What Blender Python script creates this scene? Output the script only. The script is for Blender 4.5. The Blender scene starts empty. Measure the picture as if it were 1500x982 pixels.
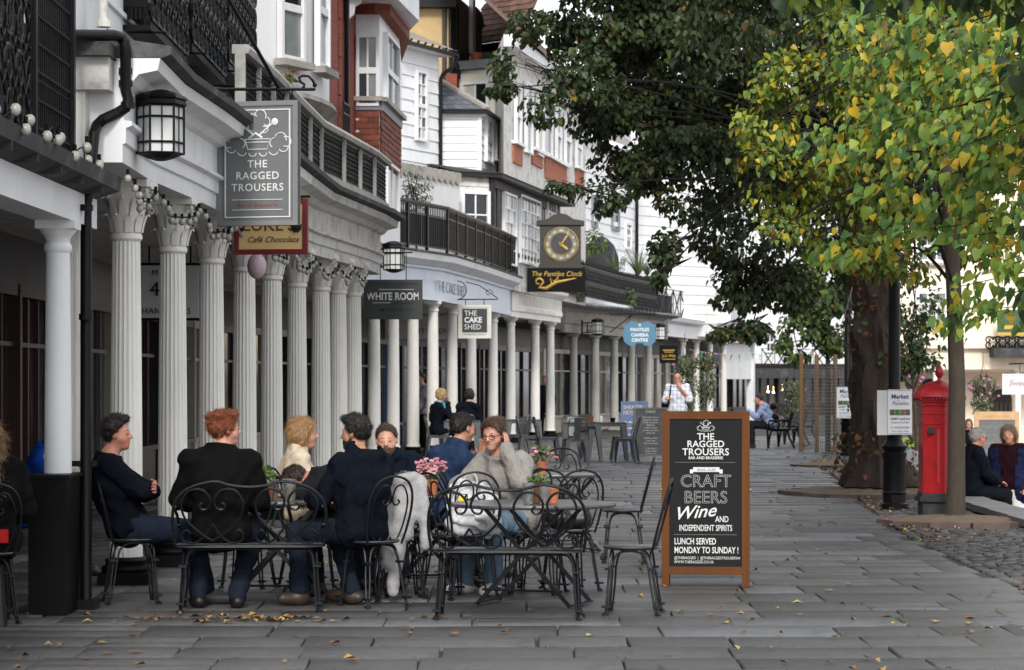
import bpy, math, random
import numpy as np
from mathutils import Vector, Matrix, Euler, noise
random.seed(11); rng = np.random.default_rng(5)
R = math.radians
sc = bpy.context.scene
COL = sc.collection

# ------------------------------------------------------------------ camera
F, CX, HY, CH = 3800.0, 750.0, 566.0, 1.6          # focal length in photo pixels, principal column, horizon row, eye height
cam_d = bpy.data.cameras.new('camera'); cam = bpy.data.objects.new('camera', cam_d); COL.objects.link(cam)
cam.location = (0, 0, CH); cam.rotation_euler = (R(90), 0, 0)
cam_d.sensor_width = 36; cam_d.lens = 36 * F / 1500; cam_d.shift_y = 75 / 1500
cam_d.clip_start = .5; cam_d.clip_end = 3000
cam_d.dof.use_dof = True; cam_d.dof.focus_distance = 20.0; cam_d.dof.aperture_fstop = 8.0
sc.camera = cam
# ------------------------------------------------------------------ sky and sun (bright overcast)
SUN_EL, SUN_AZ = 33, 182            # azimuth clockwise from +Y: behind the camera
w = bpy.data.worlds.new('World'); sc.world = w; w.use_nodes = True
nt = w.node_tree; nt.nodes.clear()
sky = nt.nodes.new('ShaderNodeTexSky'); sky.sky_type = 'NISHITA'; sky.sun_disc = False
sky.sun_elevation = R(SUN_EL); sky.sun_rotation = R(SUN_AZ); sky.dust_density = 3; sky.air_density = 1
hs = nt.nodes.new('ShaderNodeHueSaturation'); hs.inputs['Saturation'].default_value = .22; hs.inputs['Value'].default_value = 1.0
mx = nt.nodes.new('ShaderNodeMix'); mx.data_type = 'RGBA'; mx.inputs['Factor'].default_value = .6
mx.inputs['B'].default_value = (10.4, 10.9, 11.6, 1)      # cloud deck
bg = nt.nodes.new('ShaderNodeBackground'); bg.inputs['Strength'].default_value = .085
wo = nt.nodes.new('ShaderNodeOutputWorld')
nt.links.new(sky.outputs['Color'], hs.inputs['Color']); nt.links.new(hs.outputs['Color'], mx.inputs['A'])
nt.links.new(mx.outputs['Result'], bg.inputs['Color']); nt.links.new(bg.outputs['Background'], wo.inputs['Surface'])
sd = bpy.data.lights.new('sun', 'SUN'); sd.energy = 1.5; sd.angle = R(12); sd.color = (1, .96, .9)
so = bpy.data.objects.new('sun', sd); COL.objects.link(so)
az = R(SUN_AZ); el = R(SUN_EL)
sdir = Vector((math.sin(az) * math.cos(el), math.cos(az) * math.cos(el), math.sin(el)))
so.rotation_euler = (-sdir).to_track_quat('-Z', 'Y').to_euler(); so.location = sdir * 200
sc.view_settings.view_transform = 'Standard'; sc.view_settings.look = 'None'
sc.view_settings.exposure = 0.9; sc.view_settings.gamma = 1
sc.cycles.use_denoising = True
sc.cycles.max_bounces = 6; sc.cycles.transparent_max_bounces = 8

# ------------------------------------------------------------------ photo measures -> place
def P(x, y, s): return Vector(((x - CX) / s, F / s, CH - (y - HY) / s))    # s = photo pixels per metre at that depth
def XY(x, s): return Vector(((x - CX) / s, F / s))
def gz(Y): return .15 * min(max((Y - 22) / 23, 0), 1)                      # the walk rises a little

# ------------------------------------------------------------------ materials
MATS = {}
def mat(name, col, rough=.6, var=.15, scale=6, bump=.0, bscale=40, metal=0, spec=.4, stretch=(1, 1, 1), dirt_reflect=None, emit=None, attr=None, objrand=0, transl=0, coat=0, dirt_reflect_scale=2.5, dirt_reflect_amt=.5):
    if name in MATS: return MATS[name]
    m = bpy.data.materials.new(name); m.use_nodes = True; n = m.node_tree; b = n.nodes['Principled BSDF']; L = n.links.new
    b.inputs['Roughness'].default_value = rough; b.inputs['Metallic'].default_value = metal
    b.inputs['Specular IOR Level'].default_value = spec; b.inputs['Coat Weight'].default_value = coat
    tc = n.nodes.new('ShaderNodeTexCoord'); mp = n.nodes.new('ShaderNodeMapping'); mp.inputs['Scale'].default_value = stretch
    L(tc.outputs['Object'], mp.inputs['Vector'])
    no = n.nodes.new('ShaderNodeTexNoise'); no.inputs['Scale'].default_value = scale; no.inputs['Detail'].default_value = 6; no.inputs['Roughness'].default_value = .6
    L(mp.outputs['Vector'], no.inputs['Vector'])
    mr = n.nodes.new('ShaderNodeMapRange'); mr.inputs['From Min'].default_value = .25; mr.inputs['From Max'].default_value = .75
    mr.inputs['To Min'].default_value = 1 - var; mr.inputs['To Max'].default_value = 1 + var; L(no.outputs['Fac'], mr.inputs['Value'])
    if attr:
        at = n.nodes.new('ShaderNodeAttribute'); at.attribute_name = attr; src = at.outputs['Color']
    else:
        rg = n.nodes.new('ShaderNodeRGB'); rg.outputs[0].default_value = (*col, 1); src = rg.outputs[0]
    vm = n.nodes.new('ShaderNodeVectorMath'); vm.operation = 'SCALE'; L(src, vm.inputs[0]); L(mr.outputs['Result'], vm.inputs['Scale'])
    out = vm.outputs['Vector']
    if objrand:
        oi = n.nodes.new('ShaderNodeObjectInfo'); m2 = n.nodes.new('ShaderNodeMapRange'); m2.inputs['To Min'].default_value = 1 - objrand; m2.inputs['To Max'].default_value = 1 + objrand
        L(oi.outputs['Random'], m2.inputs['Value']); v2 = n.nodes.new('ShaderNodeVectorMath'); v2.operation = 'SCALE'; L(out, v2.inputs[0]); L(m2.outputs['Result'], v2.inputs['Scale']); out = v2.outputs['Vector']
    if dirt_reflect:
        n2 = n.nodes.new('ShaderNodeTexNoise'); n2.inputs['Scale'].default_value = dirt_reflect_scale; n2.inputs['Detail'].default_value = 8; n2.inputs['Roughness'].default_value = .65
        L(mp.outputs['Vector'], n2.inputs['Vector'])
        r2 = n.nodes.new('ShaderNodeMapRange'); r2.inputs['From Min'].default_value = .5; r2.inputs['From Max'].default_value = .72; r2.inputs['To Max'].default_value = dirt_reflect_amt; L(n2.outputs['Fac'], r2.inputs['Value'])
        mi = n.nodes.new('ShaderNodeMix'); mi.data_type = 'RGBA'; mi.inputs['B'].default_value = (*dirt_reflect, 1); L(out, mi.inputs['A']); L(r2.outputs['Result'], mi.inputs['Factor']); out = mi.outputs['Result']
    L(out, b.inputs['Base Color'])
    rr = n.nodes.new('ShaderNodeMapRange'); rr.inputs['To Min'].default_value = max(0, rough - .1); rr.inputs['To Max'].default_value = min(1, rough + .12); L(no.outputs['Fac'], rr.inputs['Value']); L(rr.outputs['Result'], b.inputs['Roughness'])
    if bump:
        nb = n.nodes.new('ShaderNodeTexNoise'); nb.inputs['Scale'].default_value = bscale; nb.inputs['Detail'].default_value = 5; L(mp.outputs['Vector'], nb.inputs['Vector'])
        bp = n.nodes.new('ShaderNodeBump'); bp.inputs['Strength'].default_value = bump; bp.inputs['Distance'].default_value = .02; L(nb.outputs['Fac'], bp.inputs['Height']); L(bp.outputs['Normal'], b.inputs['Normal'])
    if emit: b.inputs['Emission Color'].default_value = (*emit[0], 1); b.inputs['Emission Strength'].default_value = emit[1]
    if transl:
        tr = n.nodes.new('ShaderNodeBsdfTranslucent'); L(out, tr.inputs['Color']); ms = n.nodes.new('ShaderNodeMixShader'); ms.inputs['Fac'].default_value = transl
        o = n.nodes['Material Output']; L(b.outputs['BSDF'], ms.inputs[1]); L(tr.outputs['BSDF'], ms.inputs[2]); L(ms.outputs['Shader'], o.inputs['Surface'])
    MATS[name] = m; return m

def brick_mat(name, c1, c2, mortar, sx=.225, sz=.075, rot=0):
    m = bpy.data.materials.new(name); m.use_nodes = True; n = m.node_tree; b = n.nodes['Principled BSDF']; L = n.links.new
    tc = n.nodes.new('ShaderNodeTexCoord'); sp = n.nodes.new('ShaderNodeSeparateXYZ'); L(tc.outputs['Object'], sp.inputs[0])
    ad = n.nodes.new('ShaderNodeMath'); L(sp.outputs['X'], ad.inputs[0]); L(sp.outputs['Y'], ad.inputs[1])
    cb = n.nodes.new('ShaderNodeCombineXYZ'); L(ad.outputs[0], cb.inputs['X']); L(sp.outputs['Z'], cb.inputs['Y'])
    br = n.nodes.new('ShaderNodeTexBrick'); br.inputs['Scale'].default_value = 1; br.inputs['Brick Width'].default_value = sx; br.inputs['Row Height'].default_value = sz
    br.inputs['Mortar Size'].default_value = .006; br.inputs['Color1'].default_value = (*c1, 1); br.inputs['Color2'].default_value = (*c2, 1); br.inputs['Mortar'].default_value = (*mortar, 1)
    L(cb.outputs[0], br.inputs['Vector']); L(br.outputs['Color'], b.inputs['Base Color']); b.inputs['Roughness'].default_value = .85
    bp = n.nodes.new('ShaderNodeBump'); bp.inputs['Strength'].default_value = .6; bp.inputs['Distance'].default_value = .01; bp.invert = True; L(br.outputs['Fac'], bp.inputs['Height']); L(bp.outputs['Normal'], b.inputs['Normal'])
    MATS[name] = m; return m

WHITE = mat('white_paint', (.78, .79, .8), .5, .05, 3, .06, 30, dirt_reflect=(.42, .41, .38), dirt_reflect_scale=1.6, dirt_reflect_amt=.35, stretch=(1, 1, .5))
COLW = mat('column_paint', (.8, .78, .73), .55, .07, 4, .2, 45, dirt_reflect=(.34, .31, .26), dirt_reflect_scale=4.5, dirt_reflect_amt=.3, stretch=(1, 1, .22), objrand=.05)
OLDW = mat('weathered_white', (.62, .61, .57), .7, .12, 4, .2, 30, dirt_reflect=(.16, .15, .14), dirt_reflect_scale=3.5, dirt_reflect_amt=.75)
CREAM = mat('cream_paint', (.86, .75, .6), .6, .05, 3, .05, 30, dirt_reflect=(.5, .45, .38), dirt_reflect_scale=1.2, dirt_reflect_amt=.3)
STONE = mat('old_stone', (.36, .34, .3), .85, .2, 6, .3, 30, dirt_reflect=(.12, .12, .11), dirt_reflect_amt=.7)
SLAB = mat('dark_slab', (.045, .044, .046), .8, .3, 8, .3, 30, dirt_reflect=(.2, .2, .19), dirt_reflect_amt=.6)
LEAD = mat('lead', (.2, .21, .23), .6, .2, 6, .2, 20)
BLACK = mat('black_iron', (.005, .005, .006), .4, .2, 8, .12, 60, spec=.2)
IRON = mat('wrought_iron', (.006, .006, .008), .35, .2, 20, .1, 80, metal=0, spec=.32)
BLKP = mat('black_paint', (.004, .004, .005), .5, .2, 6, .08, 40, spec=.12)
TIMBK = mat('black_timber', (.01, .0095, .009), .6, .3, 10, .3, 40, stretch=(3, 3, .6), dirt_reflect=(.2, .2, .19), dirt_reflect_scale=14, dirt_reflect_amt=.2)
GLASS = mat('dark_glass', (.012, .014, .016), .06, .1, 2, 0, spec=.7)
GLASSB = mat('blind_glass', (.2, .22, .22), .12, .3, 2.5, 0, spec=.6)
CURT = mat('curtain_glass', (.5, .48, .42), .3, .2, 5, 0)
BRICK = brick_mat('red_brick', (.3, .055, .03), (.22, .04, .025), (.2, .12, .09))
BRICKO = brick_mat('orange_brick', (.42, .13, .06), (.33, .09, .045), (.3, .2, .15))
TILE = mat('clay_tile', (.17, .05, .03), .85, .3, 9, .3, 30, objrand=.35)
TILEB = mat('brown_tile', (.11, .06, .045), .85, .3, 9, .3, 30, objrand=.35, dirt_reflect=(.3, .12, .03), dirt_reflect_scale=3, dirt_reflect_amt=.4)
SLATE = mat('slate', (.1, .11, .13), .6, .25, 8, .2, 30, objrand=.25)
OCHRE = mat('ochre_render', (.5, .36, .18), .9, .12, 4, .5, 50, dirt_reflect=(.6, .45, .25), dirt_reflect_amt=.3)
PEBB = mat('pebbledash', (.2, .15, .11), .95, .3, 30, .8, 60)
REND = mat('white_render', (.66, .66, .64), .85, .08, 3, .2, 30, dirt_reflect=(.35, .35, .33), dirt_reflect_amt=.35, stretch=(1, 1, .35))
BULB = mat('frosted_bulb', (.34, .33, .29), .18, .15, 12, 0, spec=.6)
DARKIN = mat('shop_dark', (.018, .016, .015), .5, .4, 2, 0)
MAROON = mat('maroon_frame', (.06, .02, .018), .5, .2, 5, .05, 40)
FASC = mat('pale_fascia', (.66, .71, .79), .55, .06, 3, .06, 30, dirt_reflect=(.4, .4, .4), dirt_reflect_amt=.3)

# ------------------------------------------------------------------ mesh helpers
class MB:
    def __init__(s): s.v = []; s.f = []; s.mi = []; s.cur = 0
    def add(s, vs, fs):
        o = len(s.v); s.v += [tuple(p) for p in vs]; s.f += [tuple(i + o for i in f) for f in fs]; s.mi += [s.cur] * len(fs); return o
    def hexa(s, p): s.add(p, [(0, 3, 2, 1), (4, 5, 6, 7), (0, 1, 5, 4), (1, 2, 6, 5), (2, 3, 7, 6), (3, 0, 4, 7)])
    def box(s, x0, x1, y0, y1, z0, z1, M=None):
        p = [Vector(q) for q in ((x0, y0, z0), (x1, y0, z0), (x1, y1, z0), (x0, y1, z0), (x0, y0, z1), (x1, y0, z1), (x1, y1, z1), (x0, y1, z1))]
        s.hexa([M @ q for q in p] if M else p)
    def bar(s, a, b, w, h, up=(0, 0, 1)):
        a = Vector(a); b = Vector(b); d = (b - a); n = d.normalized(); u = Vector(up)
        if abs(n.dot(u)) > .99: u = Vector((0, 1, 0))
        r = n.cross(u).normalized() * w / 2; t = r.cross(n).normalized() * h / 2
        s.hexa([a - r - t, a + r - t, b + r - t, b - r - t, a - r + t, a + r + t, b + r + t, b - r + t])
    def prism(s, poly, z0, z1, M=None):
        n = len(poly); vs = [Vector((*p, z0)) for p in poly] + [Vector((*p, z1)) for p in poly]
        if M: vs = [M @ q for q in vs]
        s.add(vs, [tuple(range(n - 1, -1, -1)), tuple(range(n, 2 * n))] + [(i, (i + 1) % n, n + (i + 1) % n, n + i) for i in range(n)])
    def tube(s, pts, r, n=6, closed=False):
        pts = [Vector(p) for p in pts]; k = len(pts); rs = r if isinstance(r, (list, tuple)) else [r] * k
        vs = []; prev = None
        for i in range(k):
            a = pts[i - 1] if (i > 0 or closed) else pts[0]; b = pts[(i + 1) % k] if (i < k - 1 or closed) else pts[-1]
            t = (b - a); t = t.normalized() if t.length > 1e-9 else Vector((0, 0, 1))
            if prev is None:
                u = Vector((0, 0, 1)) if abs(t.z) < .9 else Vector((1, 0, 0)); e1 = t.cross(u).normalized()
            else:
                e1 = prev - t * prev.dot(t); e1 = e1.normalized() if e1.length > 1e-6 else t.orthogonal().normalized()
            prev = e1; e2 = t.cross(e1)
            for j in range(n):
                q = 2 * math.pi * j / n; vs.append(pts[i] + (e1 * math.cos(q) + e2 * math.sin(q)) * rs[i])
        fs = []
        for i in range(k if closed else k - 1):
            for j in range(n):
                a = i * n + j; b = i * n + (j + 1) % n; c = ((i + 1) % k) * n; fs.append((a, b, c + (j + 1) % n, c + j))
        if not closed: fs += [tuple(range(n - 1, -1, -1)), tuple(range((k - 1) * n, k * n))]
        s.add(vs, fs)
    def lathe(s, prof, n=16, c=(0, 0, 0), M=None, rad=None, cap=True):
        vs = []; k = len(prof); c = Vector(c)
        for r, z in prof:
            for j in range(n):
                q = 2 * math.pi * j / n; rr = r * (rad(j, z) if rad else 1); p = c + Vector((rr * math.cos(q), rr * math.sin(q), z)); vs.append(M @ p if M else p)
        fs = [(i * n + j, i * n + (j + 1) % n, (i + 1) * n + (j + 1) % n, (i + 1) * n + j) for i in range(k - 1) for j in range(n)]
        if cap: fs += [tuple(range(n - 1, -1, -1)), tuple(range((k - 1) * n, k * n))]
        s.add(vs, fs)
    def ball(s, c, r, n=10, m=6):
        r = Vector((r, r, r)) if not hasattr(r, '__len__') else Vector(r); c = Vector(c); vs = [c + Vector((0, 0, -r.z))]
        for i in range(1, m):
            t = -math.pi / 2 + math.pi * i / m
            for j in range(n):
                q = 2 * math.pi * j / n; vs.append(c + Vector((r.x * math.cos(t) * math.cos(q), r.y * math.cos(t) * math.sin(q), r.z * math.sin(t))))
        vs.append(c + Vector((0, 0, r.z))); fs = [(0, 1 + (j + 1) % n, 1 + j) for j in range(n)]
        for i in range(m - 2):
            for j in range(n): a = 1 + i * n; fs.append((a + j, a + (j + 1) % n, a + n + (j + 1) % n, a + n + j))
        t = len(vs) - 1; a = 1 + (m - 2) * n; fs += [(a + j, a + (j + 1) % n, t) for j in range(n)]
        s.add(vs, fs)
    def sweep(s, path, prof):           # prof: closed list of (outward offset, z); path: plan points; outward = right of travel
        path = [Vector(p) for p in path]; k = len(path); m = len(prof); vs = []
        for i in range(k):
            d0 = (path[i] - path[i - 1]).normalized() if i else None; d1 = (path[i + 1] - path[i]).normalized() if i < k - 1 else None
            d = ((d0 or d1) + (d1 or d0)).normalized(); nn = Vector((d.y, -d.x)); sc_ = 1 / max(.4, nn.dot(Vector(((d1 or d0).y, -(d1 or d0).x))))
            for o, z in prof: vs.append((path[i].x + nn.x * o * sc_, path[i].y + nn.y * o * sc_, z))
        fs = [(i * m + j, (i + 1) * m + j, (i + 1) * m + (j + 1) % m, i * m + (j + 1) % m) for i in range(k - 1) for j in range(m)]
        fs += [tuple(range(m)), tuple(range(k * m - 1, (k - 1) * m - 1, -1))]
        s.add(vs, fs)
    def build(s, name, mats, parent=None, world=True, smooth=35):
        me = bpy.data.meshes.new(name); off = wloc(parent) if (parent and world) else Vector()
        me.from_pydata([(a - off.x, b - off.y, c - off.z) for a, b, c in s.v] if off.length else s.v, [], s.f)
        mats = mats if isinstance(mats, (list, tuple)) else [mats]
        for m in mats: me.materials.append(m)
        if len(mats) > 1: me.polygons.foreach_set('material_index', s.mi)
        return link(name, me, parent, smooth)
def wloc(o):
    v = Vector()
    while o: v = v + o.location; o = o.parent
    return v
def link(name, me, parent=None, smooth=35, fixn=True):
    if fixn and len(me.polygons) < 60000:
        import bmesh
        bm = bmesh.new(); bm.from_mesh(me); bmesh.ops.recalc_face_normals(bm, faces=bm.faces); bm.to_mesh(me); bm.free()
    if smooth: me.polygons.foreach_set('use_smooth', [True] * len(me.polygons)); me.set_sharp_from_angle(angle=R(smooth))
    o = bpy.data.objects.new(name, me); COL.objects.link(o); o.parent = parent; return o
def npmesh(name, V, Fq, mats, parent=None, smooth=False, attr=None, loc=None):
    me = bpy.data.meshes.new(name); n, k = Fq.shape
    me.vertices.add(len(V)); me.vertices.foreach_set('co', np.ascontiguousarray(V, np.float32).ravel())
    me.loops.add(n * k); me.loops.foreach_set('vertex_index', np.ascontiguousarray(Fq, np.int32).ravel())
    me.polygons.add(n); me.polygons.foreach_set('loop_start', np.arange(0, n * k, k, dtype=np.int32))
    me.update(calc_edges=True)
    if attr is not None:
        a = me.color_attributes.new('tint', 'FLOAT_COLOR', 'POINT'); c = np.ones((len(V), 4), np.float32); c[:, :3] = attr; a.data.foreach_set('color', c.ravel())
    for m in (mats if isinstance(mats, (list, tuple)) else [mats]): me.materials.append(m)
    if smooth: me.polygons.foreach_set('use_smooth', [True] * n)
    o = bpy.data.objects.new(name, me); COL.objects.link(o); o.parent = parent
    if loc is not None: o.location = loc
    return o
def tag(o, label, cat, group=None):
    o['label'] = label; o['category'] = cat
    if group: o['group'] = group
    return o
def struct(o, kind='structure', label=None):
    o['kind'] = kind
    if label: o['label'] = label
    return o
def thing(name, label, cat, loc=(0, 0, 0), rz=0, group=None):
    o = bpy.data.objects.new(name, None); COL.objects.link(o); o.location = loc; o.rotation_euler = (0, 0, rz); o.empty_display_size = .1
    return tag(o, label, cat, group)
def dup(o, parent=None, loc=None, rz=None, label=None):
    c = o.copy(); COL.objects.link(c); c.parent = parent
    if loc is not None: c.location = loc
    if rz is not None: c.rotation_euler = (0, 0, rz)
    if label: c['label'] = label
    for ch in list(o.children): dup(ch, c)
    return c
def frame(loc, right, up):          # matrix whose x is right, y is up, z is towards the reader
    r = Vector(right).normalized(); u = Vector(up).normalized(); n = r.cross(u)
    m = Matrix((r, u, n)).transposed().to_4x4(); m.translation = Vector(loc); return m
def text(body, size, material, parent, M, align='CENTER', name='lettering', shear=0, wx=1, extrude=.0015, spacing=1, outline=0, bold=0, serif=False):
    c = bpy.data.curves.new(name, 'FONT'); c.body = body; c.size = size; c.align_x = align; c.shear = shear; c.extrude = extrude; c.space_character = spacing; c.resolution_u = 3; c.offset = bold
    if outline: c.fill_mode = 'NONE'; c.bevel_depth = outline; c.bevel_resolution = 0; c.extrude = 0
    o = bpy.data.objects.new(name, c); me = bpy.data.meshes.new_from_object(o); bpy.data.objects.remove(o); bpy.data.curves.remove(c)
    me.materials.clear(); me.materials.append(material)
    me.transform(Matrix.Diagonal((wx, 1, 1, 1))); me.transform(M)
    ob = bpy.data.objects.new(name, me); COL.objects.link(ob); ob.parent = parent; return ob
class Fc:                            # a vertical face between two plan points
    def __init__(s, a, b): s.a = Vector(a); s.b = Vector(b); s.d = (s.b - s.a).normalized(); s.n = Vector((s.d.y, -s.d.x)); s.L = (s.b - s.a).length
    def uz(s, x, y):
        k = (x - CX) / F; u = (k * s.a.y - s.a.x) / (s.d.x - k * s.d.y); Y = s.a.y + u * s.d.y; return u, CH - (y - HY) * Y / F
    def pt(s, u, z, v=0): q = s.a + s.d * u + s.n * v; return Vector((q.x, q.y, z))
    def box(s, mb, u0, u1, z0, z1, v0, v1):
        mb.hexa([s.pt(u0, z0, v1), s.pt(u1, z0, v1), s.pt(u1, z0, v0), s.pt(u0, z0, v0), s.pt(u0, z1, v1), s.pt(u1, z1, v1), s.pt(u1, z1, v0), s.pt(u0, z1, v0)])
    def rect(s, x0, x1, y0, y1):
        xm = (x0 + x1) / 2; ym = (y0 + y1) / 2; u0 = s.uz(x0, ym)[0]; u1 = s.uz(x1, ym)[0]; return min(u0, u1), max(u0, u1), s.uz(xm, y1)[1], s.uz(xm, y0)[1]
    def M(s, u, z, v=0): return frame(s.pt(u, z, v), (s.d.x, s.d.y, 0), (0, 0, 1))
def window(fc, par, x0, x1, y0, y1, cols=2, rows=2, glass=None, fr=.07, bar=.035, mat_=None, v=.0, sill=True, rect=None, sash=True, off=wloc):
    u0, u1, z0, z1 = rect or fc.rect(x0, x1, y0, y1); m_ = mat_ or WHITE; glass = glass or GLASS
    m = MB(); fc.box(m, u0 - fr, u0, z0 - fr, z1 + fr, v, v + .09); fc.box(m, u1, u1 + fr, z0 - fr, z1 + fr, v, v + .09)
    fc.box(m, u0, u1, z0 - fr, z0, v, v + .088); fc.box(m, u0, u1, z1, z1 + fr, v, v + .088)
    for i in range(1, cols): uu = u0 + (u1 - u0) * i / cols; fc.box(m, uu - bar / 2, uu + bar / 2, z0, z1, v, v + .06)
    for j in range(1, rows): zz = z0 + (z1 - z0) * j / rows; b2 = bar * (1.6 if sash and j * 2 == rows else .5); fc.box(m, u0, u1, zz - b2, zz + b2, v, v + (.072 if sash and j * 2 == rows else .058))
    win = m.build('window', m_, par)
    for i in range(cols):
        for j in range(rows):
            g = MB(); a0 = u0 + (u1 - u0) * i / cols; a1 = u0 + (u1 - u0) * (i + 1) / cols; b0 = z0 + (z1 - z0) * j / rows; b1 = z0 + (z1 - z0) * (j + 1) / rows
            t = random.uniform(-.012, .012); g.add([fc.pt(a0, b0, v + .03), fc.pt(a1, b0, v + .03 + t), fc.pt(a1, b1, v + .03 + t), fc.pt(a0, b1, v + .03)], [(0, 1, 2, 3)]); g.build('pane', glass[(i + j) % len(glass)] if isinstance(glass, (list, tuple)) else glass, win, smooth=0)
    if sill: m = MB(); fc.box(m, u0 - fr - .08, u1 + fr + .08, z0 - fr - .1, z0 - fr - .003, v, v + .2); m.build('sill', STONE, win)
    return win
def boards(fc, par, z0, z1, pitch, mat_, u0=0, u1=None, v=0):
    u1 = fc.L if u1 is None else u1; n = max(1, round((z1 - z0) / pitch)); pitch = (z1 - z0) / n
    for i in range(n):
        m = MB(); a = z0 + i * pitch; b = a + pitch - .004; t = random.uniform(0, .006)
        m.hexa([fc.pt(u0, a, v + .035 + t), fc.pt(u1, a, v + .035 + t), fc.pt(u1, a, v), fc.pt(u0, a, v), fc.pt(u0, b, v + .012), fc.pt(u1, b, v + .012), fc.pt(u1, b, v), fc.pt(u0, b, v)]); m.build('board', mat_, par, smooth=0)
def wallbox(poly, z0, z1, name, mat_, par):
    m = MB(); m.prism([tuple(p) for p in poly], z0, z1); return m.build(name, mat_, par, smooth=0)
# ================================================================== ground
EDGE = [(3.95, 8), (3.95, 20), (4.05, 27), (4.45, 33), (5.0, 40), (5.7, 49), (8.2, 66), (13, 95), (22, 140), (40, 240), (40, 900)]      # right rim of the flagged walk
WALL = [(5.55, 6), (5.6, 14), (5.75, 34), (7.6, 50), (10.5, 66), (15.5, 95), (26, 140), (46, 240), (46, 900)]                            # retaining wall above the lower walk
def lin(tab, Y):
    for (x0, y0), (x1, y1) in zip(tab, tab[1:]):
        if Y <= y1: return x0 + (x1 - x0) * (Y - y0) / (y1 - y0)
    return tab[-1][0]
DIRT = mat('dry_soil', (.13, .095, .06), .95, .25, 5, .4, 30)
SUBB = mat('joint_grit', (.045, .042, .036), .95, .4, 12, .4, 60, dirt_reflect=(.05, .06, .02), dirt_reflect_scale=3)
LOWP = mat('lower_paving', (.3, .24, .23), .8, .15, 3, .2, 20, dirt_reflect=(.2, .18, .18))
Ys = [-40, 0, 8] + [8 + 4 * i for i in range(1, 24)] + [110, 140, 240, 600, 900]
V = []; Q = []
for Y in Ys: V += [(-260, Y, gz(Y) - .03), (lin(WALL, max(Y, 6)), Y, gz(Y) - .03)]
for i in range(len(Ys) - 1): Q.append((2 * i, 2 * i + 1, 2 * i + 3, 2 * i + 2))
struct(npmesh('ground', np.array(V), np.array(Q), SUBB))
V = []
for Y in Ys: V += [(lin(WALL, max(Y, 6)) + .3, Y, -.65), (420, Y, -.65)]
struct(npmesh('lower_walk', np.array(V), np.array(Q), LOWP))
PAVE = mat('flagstone', (.1, .1, .1), .5, .22, 11, .6, 70, attr='tint', dirt_reflect=(.035, .034, .032), dirt_reflect_scale=3.2, dirt_reflect_amt=.5, spec=.45)
# --- flagstones: rows across the walk
def tintf():
    r = random.random(); g = random.uniform(.062, .1)
    if r < .09: g = random.uniform(.105, .15); return (g * .97, g, g * 1.05)
    if r < .3: return (g * .88, g * .86, g * .86)
    k_ = random.uniform(.9, .99); return (g * 1.02, g * (1 + k_) / 2, g * k_)
slabs = []; Y = 12.6; row = 0
while Y < 75:
    dY = random.uniform(.5, .86); x = -6.3 - random.random() * .8; xr = lin(EDGE, Y) + random.uniform(-.05, .12)
    sk = .012 * (Y - 12)
    while x < xr - .15:
        L = min(random.choice([random.uniform(.4, .7), random.uniform(.6, .9), random.uniform(.75, 1.2)]), xr - x)
        if xr - x - L < .2: L = xr - x
        if random.random() < .12 and dY > .6: h = dY * random.uniform(.42, .58); slabs += [(x, x + L, Y, Y + h), (x, x + L, Y + h, Y + dY)]
        else: slabs.append((x, x + L, Y, Y + dY))
        x += L
    Y += dY
def slabgeo(b, jit=.012):
    x0, x1, y0, y1 = b; g = .003 + random.random() * .005; z = gz((y0 + y1) / 2) + random.uniform(-.004, .004); e = .006
    c = [(x0 + g, y0 + g), (x1 - g, y0 + g), (x1 - g, y1 - g), (x0 + g, y1 - g)]; c = [(a + random.uniform(-jit, jit) * .8, b_ + random.uniform(-jit, jit) * .8) for a, b_ in c]
    mx_ = (x0 + x1) / 2; my = (y0 + y1) / 2; tl = [random.uniform(-.004, .004) for _ in range(4)]
    top = [(a + e * (1 if a < mx_ else -1), b_ + e * (1 if b_ < my else -1), z + t) for (a, b_), t in zip(c, tl)]
    return [(a, b_, z - .05) for a, b_ in c] + [(a, b_, z - .009 + t) for (a, b_), t in zip(c, tl)] + top
SF = [(0, 1, 5, 4), (1, 2, 6, 5), (2, 3, 7, 6), (3, 0, 4, 7), (4, 5, 9, 8), (5, 6, 10, 9), (6, 7, 11, 10), (7, 4, 8, 11), (8, 9, 10, 11)]
walk = None; V = []; Q = []; A = []; nobj = 0
def shown(b): return abs((b[0] + b[1]) / 2) < .205 * b[2] + .5 and b[2] > 14.2
near = [b for b in slabs if shown(b)][:298]; ns = set(map(tuple, near))
for b in slabs:
    if tuple(b) in ns: continue
    o = len(V); V += slabgeo(b); Q += [tuple(i + o for i in f) for f in SF]; A += [tintf()] * 12
walk = npmesh('pavement', np.array(V), np.array(Q), PAVE, attr=np.array(A)); struct(walk)
for b in near:
    g = np.array(slabgeo(b)); c = g.mean(0); npmesh('flagstone', g - c, np.array(SF), PAVE, walk, attr=np.array([tintf()] * 12), loc=c)
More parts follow.
